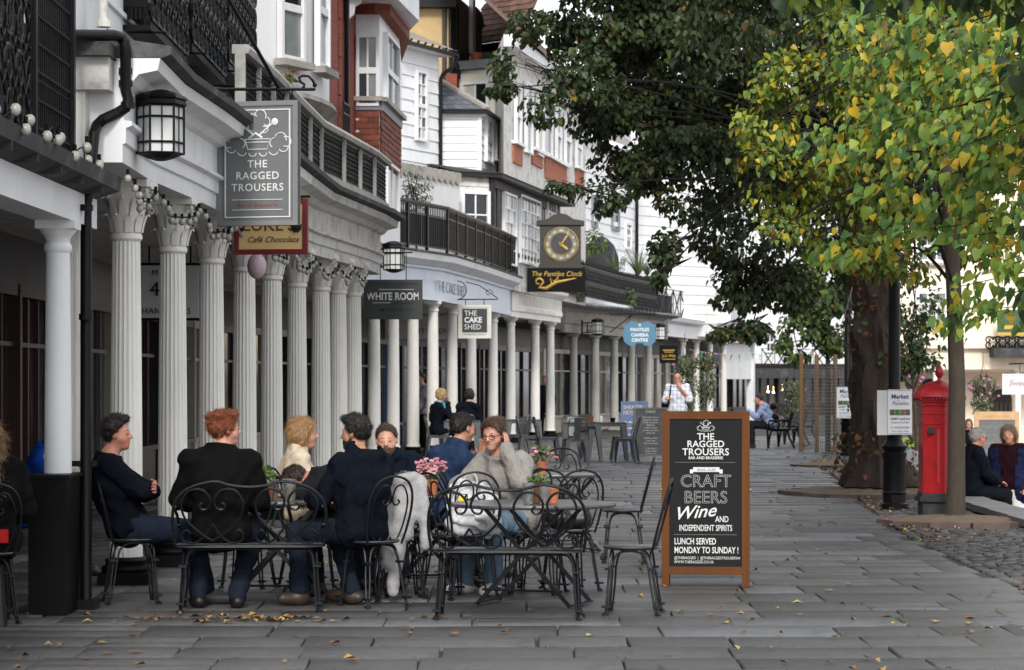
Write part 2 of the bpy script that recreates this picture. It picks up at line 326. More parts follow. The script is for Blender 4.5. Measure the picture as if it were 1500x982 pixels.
# --- cobbles between the flags and the retaining wall, with soil pits round the trees
PITS = [(5.05, 29.4, .85), (5.12, 36.4, 1.35), (6.0, 47, .9)]
V = []; Q = []; A = []; Y = 12.8
while Y < 58:
    x = lin(EDGE, Y) + .1; xe = lin(WALL, Y) - .02
    while x < xe:
        wv = random.uniform(.09, .17); hv = random.uniform(.08, .12)
        if all((x - a) ** 2 + (Y - b) ** 2 > (r + .1) ** 2 for a, b, r in PITS):
            b = (x, x + wv, Y, Y + hv); o = len(V); g = slabgeo(b, .02); zc = random.uniform(-.01, .006); V += [(p, q, r + zc - .006) for p, q, r in g]; Q += [tuple(i + o for i in f) for f in SF]
            t = random.uniform(.035, .1); A += [(t, t * .95, t * .9)] * 12
        x += wv
    Y += .115
struct(npmesh('cobbles', np.array(V), np.array(Q), PAVE, attr=np.array(A)), 'stuff', 'small dark cobblestones under the trees')
KERB = mat('pit_kerb', (.12, .085, .075), .85, .3, 8, .4, 30)
for i, (a, b, r) in enumerate(PITS):
    m = MB(); n = 40; ctr = len(m.v)
    ring = [(a + r * .95 * math.cos(2 * math.pi * k / n), b + r * .95 * math.sin(2 * math.pi * k / n)) for k in range(n)]
    vs = [(a, b, gz(b) + .09)]; 
    for q in (.33, .66, 1): vs += [(a + (p - a) * q, b + (w_ - b) * q, gz(b) + .09 - .055 * q * q + random.uniform(-.012, .012)) for p, w_ in ring]
    fs = [(0, 1 + k, 1 + (k + 1) % n) for k in range(n)] + [(1 + q * n + k, 1 + q * n + (k + 1) % n, 1 + (q + 1) * n + (k + 1) % n, 1 + (q + 1) * n + k) for q in (0, 1) for k in range(n)]
    m.add(vs, fs); so_ = m.build('soil_pit', DIRT); struct(so_)
    m = MB(); nk = int(2 * math.pi * r / .42)
    for k in range(nk):
        t0 = 2 * math.pi * (k + .03) / nk; t1 = 2 * math.pi * (k + .97) / nk; z = gz(b) + .045 + random.uniform(-.008, .008); m = MB()
        pts = [(a + rr * math.cos(t), b + rr * math.sin(t)) for rr, t in ((r * .95, t0), (r * .95 + .11, t0), (r * .95 + .11, t1), (r * .95, t1))]
        m.prism(pts, gz(b) - .08, z); m.build('kerb_stone', KERB, so_, smooth=0)
# --- retaining wall coping
COPE = mat('coping_stone', (.17, .17, .165), .75, .2, 5, .3, 25, dirt_reflect=(.08, .08, .08))
rw = MB(); rw.sweep([Vector(p) for p in WALL[1:7]], [(.28, -.7), (.28, .02), (-.05, .02), (-.05, -.7)]); rwo = rw.build('retaining_wall', COPE); struct(rwo)
for i in range(34):
    y0 = 15 + i * 1.2; m = MB(); m.sweep([Vector((lin(WALL, y0 + .006), y0 + .006)), Vector((lin(WALL, y0 + 1.19), y0 + 1.19))], [(.34, gz(y0) + .02), (.34, gz(y0) + .1), (-.1, gz(y0) + .1), (-.1, gz(y0) + .02)]); m.build('coping_slab', COPE, rwo, smooth=0)
# --- fallen leaves
FALL = mat('fallen_leaf', (.3, .14, .04), .8, .2, 10, attr='tint')
V = []; Q = []; A = []
def fallen(x, y, z):
    s = random.uniform(.022, .046); a = random.uniform(0, 6.28); up = random.uniform(.004, .028); o = len(V)
    for dx, dy, dz in ((0, -1, 0), (.8, 0, up), (0, 1.1, 0), (-.8, 0, up * .6)):
        V.append((x + s * (dx * math.cos(a) - dy * math.sin(a)), y + s * (dx * math.sin(a) + dy * math.cos(a)), z + .014 + dz))
    Q.append((o, o + 1, o + 2, o + 3)); c = random.choice([(.28, .12, .03), (.2, .08, .03), (.4, .24, .05), (.12, .06, .03), (.45, .36, .1)]); A.extend([c] * 4)
for i in range(1150):
    Y = 14 + 46 * random.random() ** 1.5; x = random.uniform(-4.5, lin(WALL, Y)); 
    if noise.noise((x * .9, Y * .5, 3)) < random.uniform(-.4, .35): continue
    fallen(x, Y, gz(Y))
for i in range(70): fallen(random.gauss(-1.9, .35), random.gauss(17.7, .12), 0)
for i in range(420): Y = random.uniform(26, 52); fallen(lin(EDGE, Y) + random.expovariate(2.5), Y, gz(Y))
struct(npmesh('fallen_leaves', np.array(V), np.array(Q), FALL, attr=np.array(A)), 'stuff', 'orange and brown fallen leaves on the paving')
# --- weeds in joints
MOSS = mat('joint_weed', (.07, .11, .03), .9, .3, 10)
m = MB()
for i in range(160):
    b = random.choice(slabs[:420]); x = random.uniform(b[0], b[1]); y = b[2]
    if random.random() < .6: x = b[0]; y = random.uniform(b[2], b[3])
    for k in range(random.randint(2, 7)):
        px = x + random.gauss(0, .012); py = y + random.gauss(0, .05); h = random.uniform(.008, .03); a = random.uniform(0, 6.28)
        m.add([(px - .006 * math.cos(a), py - .006 * math.sin(a), gz(py) - .01), (px + .006 * math.cos(a), py + .006 * math.sin(a), gz(py) - .01), (px + random.gauss(0, .012), py + random.gauss(0, .012), gz(py) + h)], [(0, 1, 2)])
struct(m.build('joint_weeds', MOSS, smooth=0), 'stuff', 'small green weeds in the paving joints')
# ================================================================== columns
def col_proto(H, r, fluted, cap, base_mat=None, mat_=None, plinth=.205):
    mat_ = mat_ or COLW; z0 = .22; z1 = H - (.42 if cap == 'corinthian' else .16); m = MB()
    n = 80 if fluted else 28; rad = (lambda j, z: (1, .955, .93, .955)[j % 4]) if fluted else None
    prof = [(r * 1.1, z0 - .02), (r * 1.1, z0 + .03), (r * 1.0, z0 + .06)] if not fluted else [(r * 1.02, z0)]
    for i in range(8): t = i / 7; prof.append((r * (1 - .15 * t ** 1.6), z0 + .08 + (z1 - z0 - .14) * t))
    m.lathe(prof, n, rad=rad); m.lathe([(r * .86, z1 - .07), (r * .98, z1 - .05), (r * .98, z1 - .02), (r * .88, z1)], 28)
    o = m.build('column', mat_, None)
    c = MB()
    if cap == 'corinthian':
        c.lathe([(r * .84, z1 - .003), (r * .86, z1 + .1), (r * .95, z1 + .22), (r * 1.35, z1 + .33), (r * 1.45, z1 + .36)], 24)
        for row, (zb, h, out, k) in enumerate(((z1, .15, .05, 10), (z1 + .09, .2, .075, 10))):
            for i in range(k):
                a = 2 * math.pi * (i + .5 * row) / k; e = Vector((math.cos(a), math.sin(a), 0)); t = Vector((-e.y, e.x, 0)); rr = r * .9; vs = []
                for q, (f, ww) in enumerate(((0, .035), (.45, .04), (.85, .032), (1, .012), (.88, .006))):
                    o_ = out * (0, .25, .65, 1, 1.15)[q]; p = e * (rr + .008 + o_) + Vector((0, 0, zb + h * f)); vs += [p - t * ww, p + e * .01, p + t * ww]
                c.add(vs, [(3 * i_ + j, 3 * i_ + j + 1, 3 * i_ + j + 4, 3 * i_ + j + 3) for i_ in range(4) for j in (0, 1)])
        for i in range(4):
            a = math.pi / 4 + i * math.pi / 2; e = Vector((math.cos(a), math.sin(a), 0)); pts = []
            for q in range(14): th = q * .55; rd = .05 * (1 - q / 15); pts.append(e * (r * 1.75 + rd * math.sin(th)) + Vector((0, 0, z1 + .33 + rd * math.cos(th) - .02)))
            c.tube([e * (r * 1.0) + Vector((0, 0, z1 + .2)), e * (r * 1.45) + Vector((0, 0, z1 + .34))] + pts, .014, 5)
        a = r * 1.75; pl = []
        for i in range(4):
            c0 = math.pi / 4 + i * math.pi / 2
            pl += [(a * 1.3 * math.cos(c0 - .07), a * 1.3 * math.sin(c0 - .07)), (a * 1.3 * math.cos(c0 + .07), a * 1.3 * math.sin(c0 + .07)), (a * .86 * math.cos(c0 + math.pi / 4), a * .86 * math.sin(c0 + math.pi / 4))]
        c.prism(pl, H - .06, H)
    else:
        c.lathe([(r * .85, z1 - .003), (r * .88, z1 + .03), (r * 1.0, z1 + .05), (r * 1.3, z1 + .09), (r * 1.32, z1 + .1)], 24); c.box(-r * 1.4, r * 1.4, -r * 1.4, r * 1.4, z1 + .1, H)
    c.build('capital', mat_, o)
    b = MB(); p = plinth; b.box(-p, p, -p, p, 0, .1); b.lathe([(p * .95, .1), (p, .125), (p * .95, .15), (p * .8, .16), (p * .82, .18), (p * .86, .195), (p * .78, .215), (p * .7, .222)], 28)
    b.build('base', base_mat or BLKP, o); return o
def put_col(proto, par, x, s, used=[None]):
    q = XY(x, s); L = Vector((q.x, q.y, gz(q.y))) - wloc(par)
    if proto.get('u'): c = dup(proto, par, L)
    else: c = proto; c.parent = par; c.location = L; c['u'] = 1
    return c
# ================================================================== A: nearest building, balcony at top left
A_ = thing('near_building', 'white building at the left edge with black iron balcony and boxed white column', 'building', (-3.3, 18, 0))
pc = col_proto(2.78, .1, False, 'plain', WHITE, WHITE, .1); put_col(pc, A_, 85, 205); del pc['u']
m = MB(); m.box(-3.38, -3.11, 18.12, 18.72, 0, .955); m.box(-3.4, -3.09, 18.1, 18.74, .955, .98); m.build('column_casing', BLKP, A_, smooth=0)
m = MB(); m.box(-3.36, -3.2, 19.2, 19.42, 0, 2.78)
for i in range(4): m.box(-3.345 + i * .036, -3.325 + i * .036, 19.192, 19.2, .3, 2.6)
m.build('pilaster', COLW, A_, smooth=0)
m = MB(); m.sweep([Vector((-3.32, 8)), Vector((-3.24, 19.5))], [(.12, 2.78), (.12, 3.0), (-.14, 3.0), (-.14, 2.78)]); m.build('fascia', WHITE, A_, smooth=0)
m = MB(); m.sweep([Vector((-3.32, 8)), Vector((-3.24, 19.45))], [(.13, 3.004), (.3, 3.06), (.32, 3.16), (-.3, 3.16), (-.3, 3.004)])
for i in range(9): y = 12 + i * .85; m.box(-3.2, -2.97, y, y + .03, 3.0, 3.08)
m.build('gutter_slab', SLAB, A_, smooth=0)
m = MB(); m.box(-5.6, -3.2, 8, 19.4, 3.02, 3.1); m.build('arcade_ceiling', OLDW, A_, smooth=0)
def scroll(mb, M, w, h, r=.01, n=5):      # a pair of C scrolls in a cell
    for sx in (-1, 1):
        for sy in (-1, 1):
            pts = []
            for q in range(16): th = q * .5; rd = w * .24 * (1 - q / 18); pts.append(M @ Vector((sx * (w * .24 - rd * math.cos(th) + .0), sy * (h * .2 + rd * math.sin(th)), 0)))
            mb.tube(pts, r, n)
        mb.tube([M @ Vector((sx * w * .02, -h * .5, 0)), M @ Vector((sx * w * .22, -h * .25, 0)), M @ Vector((sx * w * .02, 0, 0)), M @ Vector((sx * w * .22, h * .25, 0)), M @ Vector((sx * w * .02, h * .5, 0))], r * .8, n)
def railpanel(par, fc, u0, u1, z0, z1, style, mat_=None, name='railing_panel', bar=.012):
    m = MB(); fc.box(m, u0, u1, z0, z0 + .03, -.015, .015); fc.box(m, u0, u1, z1 - .03, z1, -.017, .017); wv = u1 - u0
    if style == 'scroll':
        k = max(1, round(wv / .34)); j = max(1, round((z1 - z0) / .5))
        for a in range(k):
            for b in range(j): scroll(m, fc.M(u0 + wv * (a + .5) / k, z0 + (z1 - z0) * (b + .5) / j), wv / k * 1.9, (z1 - z0) / j, bar)
        for a in range(k + 1): fc.box(m, u0 + (wv - .02) * a / k, u0 + (wv - .02) * a / k + .02, z0, z1, -.012, .012)
    elif style == 'lattice':
        k = max(2, round(wv / .075)); q = (z1 - z0) / 5
        for a in range(k + 1): fc.box(m, u0 + (wv - bar) * a / k, u0 + (wv - bar) * a / k + bar, z0 + .03, z1 - .03, -.006, .006)
        for b in range(1, 4): fc.box(m, u0, u1, z0 + (z1 - z0) * b / 4 - .005, z0 + (z1 - z0) * b / 4 + .005, -.006, .006)
        for a in range(k):
            for b in range(9): m.ball(fc.pt(u0 + wv * (a + .5) / k, z0 + (z1 - z0) * (b + .5) / 9), (.02, .02, .026), 4, 2)
    elif style == 'bars':
        k = max(2, round(wv / .11))
        for a in range(k + 1): fc.box(m, u0 + (wv - bar) * a / k, u0 + (wv - bar) * a / k + bar, z0 + .03, z1 - .03, -.008, .008)
        fc.box(m, u0, u1, z1 - .2, z1 - .175, -.009, .009)
    elif style == 'cross':
        k = max(1, round(wv / (z1 - z0)))
        for a in range(k):
            p, q = u0 + wv * a / k, u0 + wv * (a + 1) / k; m.bar(fc.pt(p, z0), fc.pt(q, z1), .03, .05); m.bar(fc.pt(p, z1), fc.pt(q, z0), .028, .05); m.bar(fc.pt(p, z0), fc.pt(p, z1), .03, .03)
    return m.build(name, mat_ or BLACK, par, smooth=0)
fa = Fc((-3.16, 12), (-3.16, 18.7))
for a, b, st in ((0, 2.4, 'scroll'), (2.46, 5.0, 'scroll'), (5.15, 6.5, 'lattice')): railpanel(A_, fa, a, b, 3.22, 4.9, st, bar=.014)
m = MB()
for u in (2.43, 5.07, 6.55): fa.box(m, u - .035, u + .035, 3.16, 5.2, -.035, .035)
fa.box(m, 0, 6.6, 4.9, 4.96, -.04, .04); m.build('balcony_posts', BLACK, A_, smooth=0)
m = MB(); fa.box(m, 5.2, 6.5, 3.25, 4.6, -.35, -.33); m.build('balcony_screen', BLKP, A_, smooth=0)
m = MB(); m.box(-4.2, -3.62, 12, 19.6, 3.1, 8); m.build('upper_wall', WHITE, A_, smooth=0)
m = MB(); m.box(-3.62, -3.3, 18.9, 19.5, 3.16, 4.02); m.box(-3.3, -3.14, 19.08, 19.42, 2.95, 3.78); m.box(-3.32, -2.96, 19.05, 19.5, 3.78, 4.02); m.build('parapet_pier', OLDW, A_, smooth=0)
m = MB(); m.box(-3.5, -2.94, 18.95, 19.55, 4.02, 4.12); m.box(-3.6, -3.34, 18.7, 19.04, 3.3, 4.0); m.build('pier_cap', SLAB, A_, smooth=0)
m = MB(); m.tube([P(150, -30, 196), P(152, 38, 196)], .035, 10); m.tube([P(152, 30, 196), P(152, 40, 196)], .055, 10); m.build('white_pipe', OLDW, A_)
m = MB(); m.tube([P(90, 52, 203), P(166, 52, 199), P(176, 54, 198), P(183, 62, 198), P(184, 75, 198), P(184, 132, 197), P(188, 146, 197), P(184, 158, 197), P(172, 166, 197), P(150, 176, 198), P(142, 184, 198), P(138, 196, 199), P(129, 285, 200), P(126, 300, 200), P(126, 893, 204)], .042, 12)
for y in (100, 118, 150, 300, 460, 676): m.tube([P(184 if y < 130 else (187 if y < 200 else 126), y, 197 if y < 200 else 202), P(184 if y < 130 else (187 if y < 200 else 126), y + 9, 197 if y < 200 else 202)], .052, 12)
m.box(-3.17, -2.98, 18.55, 18.75, 0, .07); m.box(-3.25, -3.0, 18.74, 18.79, 1.02, 1.06); m.build('drainpipe', BLACK, A_)
m = MB(); m.tube([P(158, 42, 192), P(150, 56, 192), P(143, 100, 193), P(137, 170, 195), P(134, 230, 197)], .006, 5); tag(m.build('blue_cable', mat('blue_cable', (.03, .16, .35), .5)), 'thin blue cable hanging beside the black drainpipe', 'cable')
# bulbs lying on the gutter of A
gar = thing('string_lights', 'string of frosted bulbs lying along the dark gutter of the near balcony', 'string lights', (-3.0, 16.5, 3.16), group='strings of frosted bulbs')
w_ = MB(); pts = []
for i in range(26): y = 14 + i * .18; pts.append(Vector((-2.96 + .03 * math.sin(i), y, 3.2 + .05 * math.sin(i * 1.9))))
w_.tube(pts, .006, 5); w_.build('wire', BLKP, gar)
def bulb(par, p, r=.036, drop=.0):
    b = MB(); b.ball((p.x, p.y, p.z - r * 1.5), (r, r, r * 1.15), 10, 7); b.cur = 1; b.tube([(p.x, p.y, p.z - .012), (p.x, p.y, p.z + .028)], .014, 6); return b.build('bulb', [BULB, BLKP], par)
for p in pts[1::2]: bulb(gar, p + Vector((.02, 0, .045)), .034)
# ================================================================== B: fluted colonnade
BC = [(185, 181), (253, 164.5), (310, 149), (358, 137.5), (398, 126), (435, 116), (470, 110.5), (495, 106.5), (517, 103)]
B_ = thing('colonnade_building', 'long white building with fluted Corinthian columns and three black window cages above', 'building', (-3, 25, 0))
pB = col_proto(3.26, .133, True, 'corinthian')
for x, s in BC: put_col(pB, B_, x, s)
path = [XY(140, 197)] + [XY(*q) for q in BC]; pe = XY(537, 98.5); path1 = path[:6]; path2 = path[5:] + [pe]
prof = [(-.2, 3.265), (.2, 3.265), (.2, 3.4), (.225, 3.41), (.225, 3.52), (.27, 3.54), (.27, 3.57), (.21, 3.58), (.21, 3.84), (.27, 3.86), (.32, 3.92), (.46, 3.95), (.48, 4.04), (-.2, 4.04)]
m = MB(); m.sweep(path1, prof); m.build('entablature', WHITE, B_, smooth=20)
m = MB(); m.sweep(path2, prof); m.build('entablature', OLDW, B_, smooth=20)
m = MB(); m.sweep(path, [(-.25, 4.045), (.5, 4.045), (.56, 4.07), (.56, 4.13), (.1, 4.2), (-.25, 4.2)])
m.sweep(path[-1:] + [pe], [(-.25, 4.046), (.52, 4.046), (.58, 4.07), (.58, 4.13), (.1, 4.2), (-.25, 4.2)]); m.build('roof_slab', SLAB, B_, smooth=0)
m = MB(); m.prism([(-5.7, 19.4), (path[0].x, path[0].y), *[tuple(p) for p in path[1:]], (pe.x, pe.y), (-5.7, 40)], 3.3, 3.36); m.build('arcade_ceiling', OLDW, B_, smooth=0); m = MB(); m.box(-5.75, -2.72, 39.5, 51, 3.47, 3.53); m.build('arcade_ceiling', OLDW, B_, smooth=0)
fB = Fc(XY(104, 202), XY(346, 126))
m = MB(); fB.box(m, 0, fB.L, 4.2, 9.5, -.4, 0); fB.box(m, 0, fB.L, 4.62, 4.66, 0, .03); m.build('upper_wall', WHITE, B_, smooth=0)
m = MB(); fB.box(m, fB.L - .12, fB.L, 4.2, 9.5, .02, .12); m.tube([fB.pt(fB.L - .2, 4.2, .07), fB.pt(fB.L - .2, 9, .07)], .03, 8); m.build('white_pipe', OLDW, B_)
for (x0, x1, x2, yb) in ((178, 207, 239, 62), (244, 269, 299, 92), (302, 323, 346, 117)):
    u0 = fB.uz(x0, 50)[0]; u1, zb = fB.uz(x1, yb); u2 = fB.uz(x2, 50)[0]; w0 = .22; u1 = u0 + .1; zt = zb + 3.0
    cg = MB(); fB.box(cg, u1, u2, zb, zb + .05, w0 - .04, w0); fB.box(cg, u1 - .04, u2, zb - .04, zb, -.0, w0 + .01)
    for q in (u1, u2 - .05): fB.box(cg, q, q + .05, zb, zt, w0 - .05, w0)
    fB.box(cg, u1, u1 + .02, zb + .05, zt, .0, .05)
    for k in range(5): fB.box(cg, u1, u1 + .018, zb + .05, zt, .02 + k * .036, .042 + k * .036)
    fB.box(cg, u1 - .006, u1, zb + .15, zb + .32, .0, w0); fB.box(cg, u1 - .006, u1, zb + 1.9, zb + 2.05, .0, w0); fB.box(cg, u1, u2, zb + .05, zt, -.0, .02)
    cg.tube([fB.pt(u1 + .1, zb - .04, .03), fB.pt(u1 + .1, zb - .045, w0 + .12)], .012, 6); cg.tube([fB.pt(u2 - .1, zb - .04, .03), fB.pt(u2 - .1, zb - .045, w0 + .12)], .012, 6)
    cage = cg.build('window_cage', BLKP, B_, smooth=0)
    ff = Fc(fB.pt(0, 0, w0).xy, fB.pt(fB.L, 0, w0).xy); railpanel(cage, ff, u1 + .05, u2 - .05, zb + .05, zb + 1.0, 'scroll', name='iron_panel', bar=.02); railpanel(cage, ff, u1 + .05, u2 - .05, zb + 1.02, zb + 2.4, 'scroll', name='iron_panel', bar=.02)
PARA = mat('parapet_paint', (.42, .41, .38), .7, .12, 5, .2, 30, dirt_reflect=(.12, .115, .1), dirt_reflect_scale=3, dirt_reflect_amt=.6)
pp = [p for p in path[3:]] + [pe]; k = 0
m = MB(); m.sweep(pp, [(.2, 4.87), (.36, 4.87), (.38, 4.92), (.36, 4.96), (.2, 4.96)]); m.sweep(pp, [(.22, 4.2), (.34, 4.2), (.34, 4.3), (.22, 4.3)]); m.build('parapet_rail', PARA, B_, smooth=0)
for a, b in zip(pp, pp[1:]):
    f = Fc(a, b); f = Fc(f.pt(0, 0, .28).xy, f.pt(f.L, 0, .28).xy); n_ = max(1, round(f.L / 1.25))
    for i in range(n_):
        u0, u1 = f.L * i / n_, f.L * (i + 1) / n_; m = MB(); f.box(m, u0, u0 + .06, 4.3, 4.87, -.05, .05); m.build('parapet_post', PARA, B_, smooth=0)
        railpanel(B_, f, u0 + .1, u1 - .01, 4.31, 4.86, 'lattice', name='lattice_panel', bar=.016); m = MB(); f.box(m, u0 + .1, u1 - .01, 4.31, 4.86, -.05, -.04); m.build('panel_backing', BLKP, B_, smooth=0)
m = MB(); m.tube([P(480, 318, 106), P(492, 326, 105), P(510, 326, 104), P(518, 318, 103), P(518, 296, 103)], .06, 10); m.build('gutter_elbow', BLACK, B_)
m = MB(); fw = Fc((-2.6, 38.85), (-1.95, 38.85)); fw.box(m, .05, .6, 3.28, 4.03, -.3, .0); m.build('end_panel', FASC, B_, smooth=0)
# festoon hung from the capitals of B
gar = thing('string_lights', 'swags of frosted bulbs hung from capital to capital along the fluted columns', 'string lights', (-2.8, 25, 3.1), group='strings of frosted bulbs')
w_ = MB(); 
for (a, b) in zip(path, path[1:]):
    L = (b - a).length; n_ = max(4, int(L / .2)); d = (b - a).normalized(); nn = Vector((d.y, -d.x)); pts = []
    for i in range(n_ + 1): t = i / n_; q = a.lerp(b, t) + nn * (.24 + .03 * math.sin(i)); pts.append(Vector((q.x, q.y, 3.2 - .16 * 4 * t * (1 - t) + random.uniform(-.02, .02))))
    w_.tube(pts, .007, 5)
    for p in pts[:-1]: bulb(gar, p, .028)
w_.build('wire', BLKP, gar)
# ================================================================== shopfronts behind the columns
SHC = [mat('shop_maroon', (.045, .016, .014), .5, .2), mat('shop_grey', (.1, .1, .105), .6, .2), mat('shop_black', (.012, .012, .012), .4, .2), mat('shop_cream', (.4, .36, .28), .6, .1), mat('shop_blue', (.1, .16, .28), .6, .1)]
GSH = mat('shop_glass', (.02, .021, .022), .07, .5, 1.3, 0, spec=.7, dirt_reflect=(.2, .19, .17), dirt_reflect_scale=1.1, dirt_reflect_amt=.55, stretch=(1, 1, .6))  # pale blotches painted into the glass colour as reflections and window displays
def shopfront(par, a, b, seq, ztop=3.3, glow=None):
    f = Fc(a, b); n_ = len(seq); wv = f.L / n_
    m = MB(); f.box(m, 0, f.L, 2.75, ztop + .3, -.2, .0); f.box(m, 0, f.L, gz(f.a.y), ztop, -.5, -.3); m.build('shop_wall', DARKIN, par, smooth=0)
    for i, c in enumerate(seq):
        u0 = i * wv; u1 = u0 + wv; mt = SHC[c]; g0 = gz(f.a.y + f.d.y * u0) 
        m = MB(); f.box(m, u0, u0 + .12, g0, 2.75, -.25, .05); f.box(m, u0 + .12, u1, g0, .62, -.2, .0); f.box(m, u0 + .12, u1, .62, .69, -.2, .06); f.box(m, u0 + .12, u1, 2.62, 2.75, -.2, .03)
        f.box(m, u0 + .12, u1, 2.05, 2.1, -.12, -.02)
        for q in (.4, .7): f.box(m, u0 + wv * q, u0 + wv * q + .05, .69, 2.62, -.15, -.03)
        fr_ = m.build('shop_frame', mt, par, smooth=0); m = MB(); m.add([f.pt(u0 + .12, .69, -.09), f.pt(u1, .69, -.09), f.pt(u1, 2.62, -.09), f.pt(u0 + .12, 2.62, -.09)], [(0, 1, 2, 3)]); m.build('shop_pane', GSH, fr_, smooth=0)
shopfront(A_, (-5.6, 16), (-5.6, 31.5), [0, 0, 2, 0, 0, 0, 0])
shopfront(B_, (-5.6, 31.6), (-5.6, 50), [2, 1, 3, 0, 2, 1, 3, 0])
# white hanging board in the arcade
hb = thing('hanging_board', 'white board with black capitals hanging in the arcade behind the fluted columns', 'sign', P(249, 465, 121))
m = MB(); p0 = P(206, 466, 121); p1 = P(291, 389, 121); m.box(p0.x, p1.x, p0.y, p0.y + .05, p0.z, p1.z); m.build('panel', mat('board_white', (.62, .62, .63), .6, .05), hb, smooth=0)
m = MB(); m.box(p0.x - .02, p1.x + .02, p0.y - .01, p0.y + .06, p0.z - .03, p0.z); m.build('board_rail', BLKP, hb, smooth=0); m = MB(); m.box(p0.x - .02, p1.x + .02, p0.y - .01, p0.y + .06, p1.z, p1.z + .03); m.tube([(p1.x - .1, p0.y + .02, p1.z), (p1.x - .1, p0.y + .02, 3.31)], .012, 5); m.tube([(p0.x + .1, p0.y + .02, p1.z), (p0.x + .1, p0.y + .02, 3.31)], .012, 5); m.build('board_rail', BLKP, hb)
def ptxt(body, x, y, s, px, material, par, align='CENTER', dy=.012, **k):       # lettering facing the camera whose baseline is at photo (x, y) and cap height px
    return text(body, px / s / .72, material, par, Matrix.Translation(-wloc(par)) @ frame(P(x, y, s) - Vector((0, dy, 0)), (1, 0, 0), (0, 0, 1)), align, **k)
INK = mat('black_ink', (.01, .01, .01), .6, .1); CHALK = mat('chalk_white', (.6, .6, .58), .8, .1, 30)
ptxt('M', 227, 404, 121, 9, INK, hb); ptxt('4', 227, 434, 121, 22, INK, hb); ptxt('HAN', 222, 460, 121, 9, INK, hb, spacing=1.1); ptxt('S', 277, 460, 121, 9, INK, hb)
# ================================================================== upper houses behind the parapets
def pl(*q): return [XY(*a) for a in q]
def prismp(par, name, mat_, pts, z0, z1):
    return wallbox(pts, z0, z1, name, mat_, par)
def pipe(par, pts, r=.04, mat_=None, name='drainpipe'):
    m = MB(); m.tube(pts, r, 8); return m.build(name, mat_ or BLACK, par)
# --- bow-fronted white house
H = thing('bow_fronted_house', 'white bow-fronted house with sash windows above the panelled parapet', 'house', (-4.3, 40, 4.2))
cx, cy, ax, ay = -4.0, 40.5, 1.13, 2.9
bow = [(cx + ax * math.sin(math.pi * (i + .0) / 20), cy - ay * math.cos(math.pi * i / 20)) for i in range(21)]
m = MB(); m.prism([(-6, cy - ay)] + bow + [(-6, cy + ay)], 5.95, 12); m.build('bow_wall', WHITE, H, smooth=25)
m = MB()
for i, (z, k) in enumerate(((5.95, 1.06), (5.86, 1.1), (5.8, 1.0), (5.7, .86), (5.58, .7), (5.45, .5))):
    pass
rings = [(5.952, 1.12), (5.88, 1.14), (5.84, 1.06), (5.76, 1.0), (5.68, .8), (5.58, .62), (5.5, .5), (5.4, .42)]
vs = []; 
for z, k in rings: vs += [(cx + ax * k * math.sin(math.pi * i / 20) - .02, cy - ay * (.6 + .4 * k) * math.cos(math.pi * i / 20), z) for i in range(21)]
m.add(vs, [(a * 21 + i, a * 21 + i + 1, (a + 1) * 21 + i + 1, (a + 1) * 21 + i) for a in range(len(rings) - 1) for i in range(20)]); m.build('corbel', STONE, H, smooth=40)
m = MB(); m.box(-6, -3.98, 33.5, cy - ay + .0, 4.2, 12); m.box(-6, -4.02, cy - ay, 44, 4.2, 5.9); m.build('brick_wall', BRICK, H, smooth=0)
def bowf(a0, a1): 
    g = lambda a: (cx + ax * math.sin(a), cy - ay * math.cos(a)); return Fc(g(a0), g(a1))
f1 = Fc(XY(398, 98), XY(447, 94.5)); f2 = Fc(XY(458, 94.5), XY(480, 92))
for a0, a1, x0, x1, y0, y1 in ((.42, .92, 407, 426, -60, 82), (1.0, 1.4, 463, 474, -60, 96)):
    f = bowf(a0, a1); f = Fc(f.pt(0, 0, .03).xy, f.pt(f.L, 0, .03).xy); window(f, H, x0, x1, y0, y1, 1, 2, glass=[GLASSB, GLASS], rect=(f.L * .2, f.L * .75, f.uz((x0 + x1) / 2, y1)[1], f.uz((x0 + x1) / 2, y0)[1]), v=.02)
fb = Fc((-3.98, 33.6), (-3.98, 37.4)); railpanel(H, fb, 0, 3.6, 5.0, 5.75, 'bars')
pipe(H, [(-3.35, 33.0, 4.2), (-3.35, 33.0, 12)], .05, OLDW, 'white_pipe')
# climbing plant behind the sign comes later
# --- red brick house with bay
D = thing('brick_house', 'red brick house with white sash bay and tile-hung apron', 'house', (-3, 46, 4.2))
q = pl((470, 88), (524, 81), (560, 74)); m = MB(); m.prism([tuple(p) for p in q] + [(-6, 52), (-6, 43)], 4.2, 9.2); m.build('wall', BRICK, D, smooth=0)
fq = Fc(q[0], q[1])
for i in range(11): m = MB(); w_ = .3 if i % 2 else .2; u = fq.uz(497, 100)[0]; fq.box(m, u - w_ / 2, u + w_ / 2, 5.0 + i * .33, 5.31 + i * .33, 0, .025); m.build('quoin', BRICK, D, smooth=0)
u = fq.uz(503, 100)[0]; pipe(D, [fq.pt(u, 4.3, .06), fq.pt(u, 8.6, .06), fq.pt(u + .1, 8.75, .2)], .045)
rb = Fc(fq.pt(u - .7, 0, .12).xy, fq.pt(u - .05, 0, .12).xy); railpanel(D, rb, 0, rb.L, 5.6, 6.5, 'bars')
b1, b2, b3, b4 = XY(521, 81.5), XY(556, 81.5), XY(585, 76), XY(588, 71)
fA, fBb = Fc(b1, b2), Fc(b2, b3)
prismp(D, 'bay', WHITE, [b1, b2, b3, b4], 4.2, 8.45)
for f, x0, x1 in ((fA, 526.5, 551), (fBb, 562, 579)):
    window(f, D, x0, x1, 56 if f is fA else 62, 152 if f is fA else 158, 2, 2, glass=[GLASS, GLASSB, GLASS, GLASS], fr=.05, sill=False)
    window(f, D, x0, x1, 246, 310, 2, 1, glass=[GLASSB, CURT], fr=.05, sill=False)
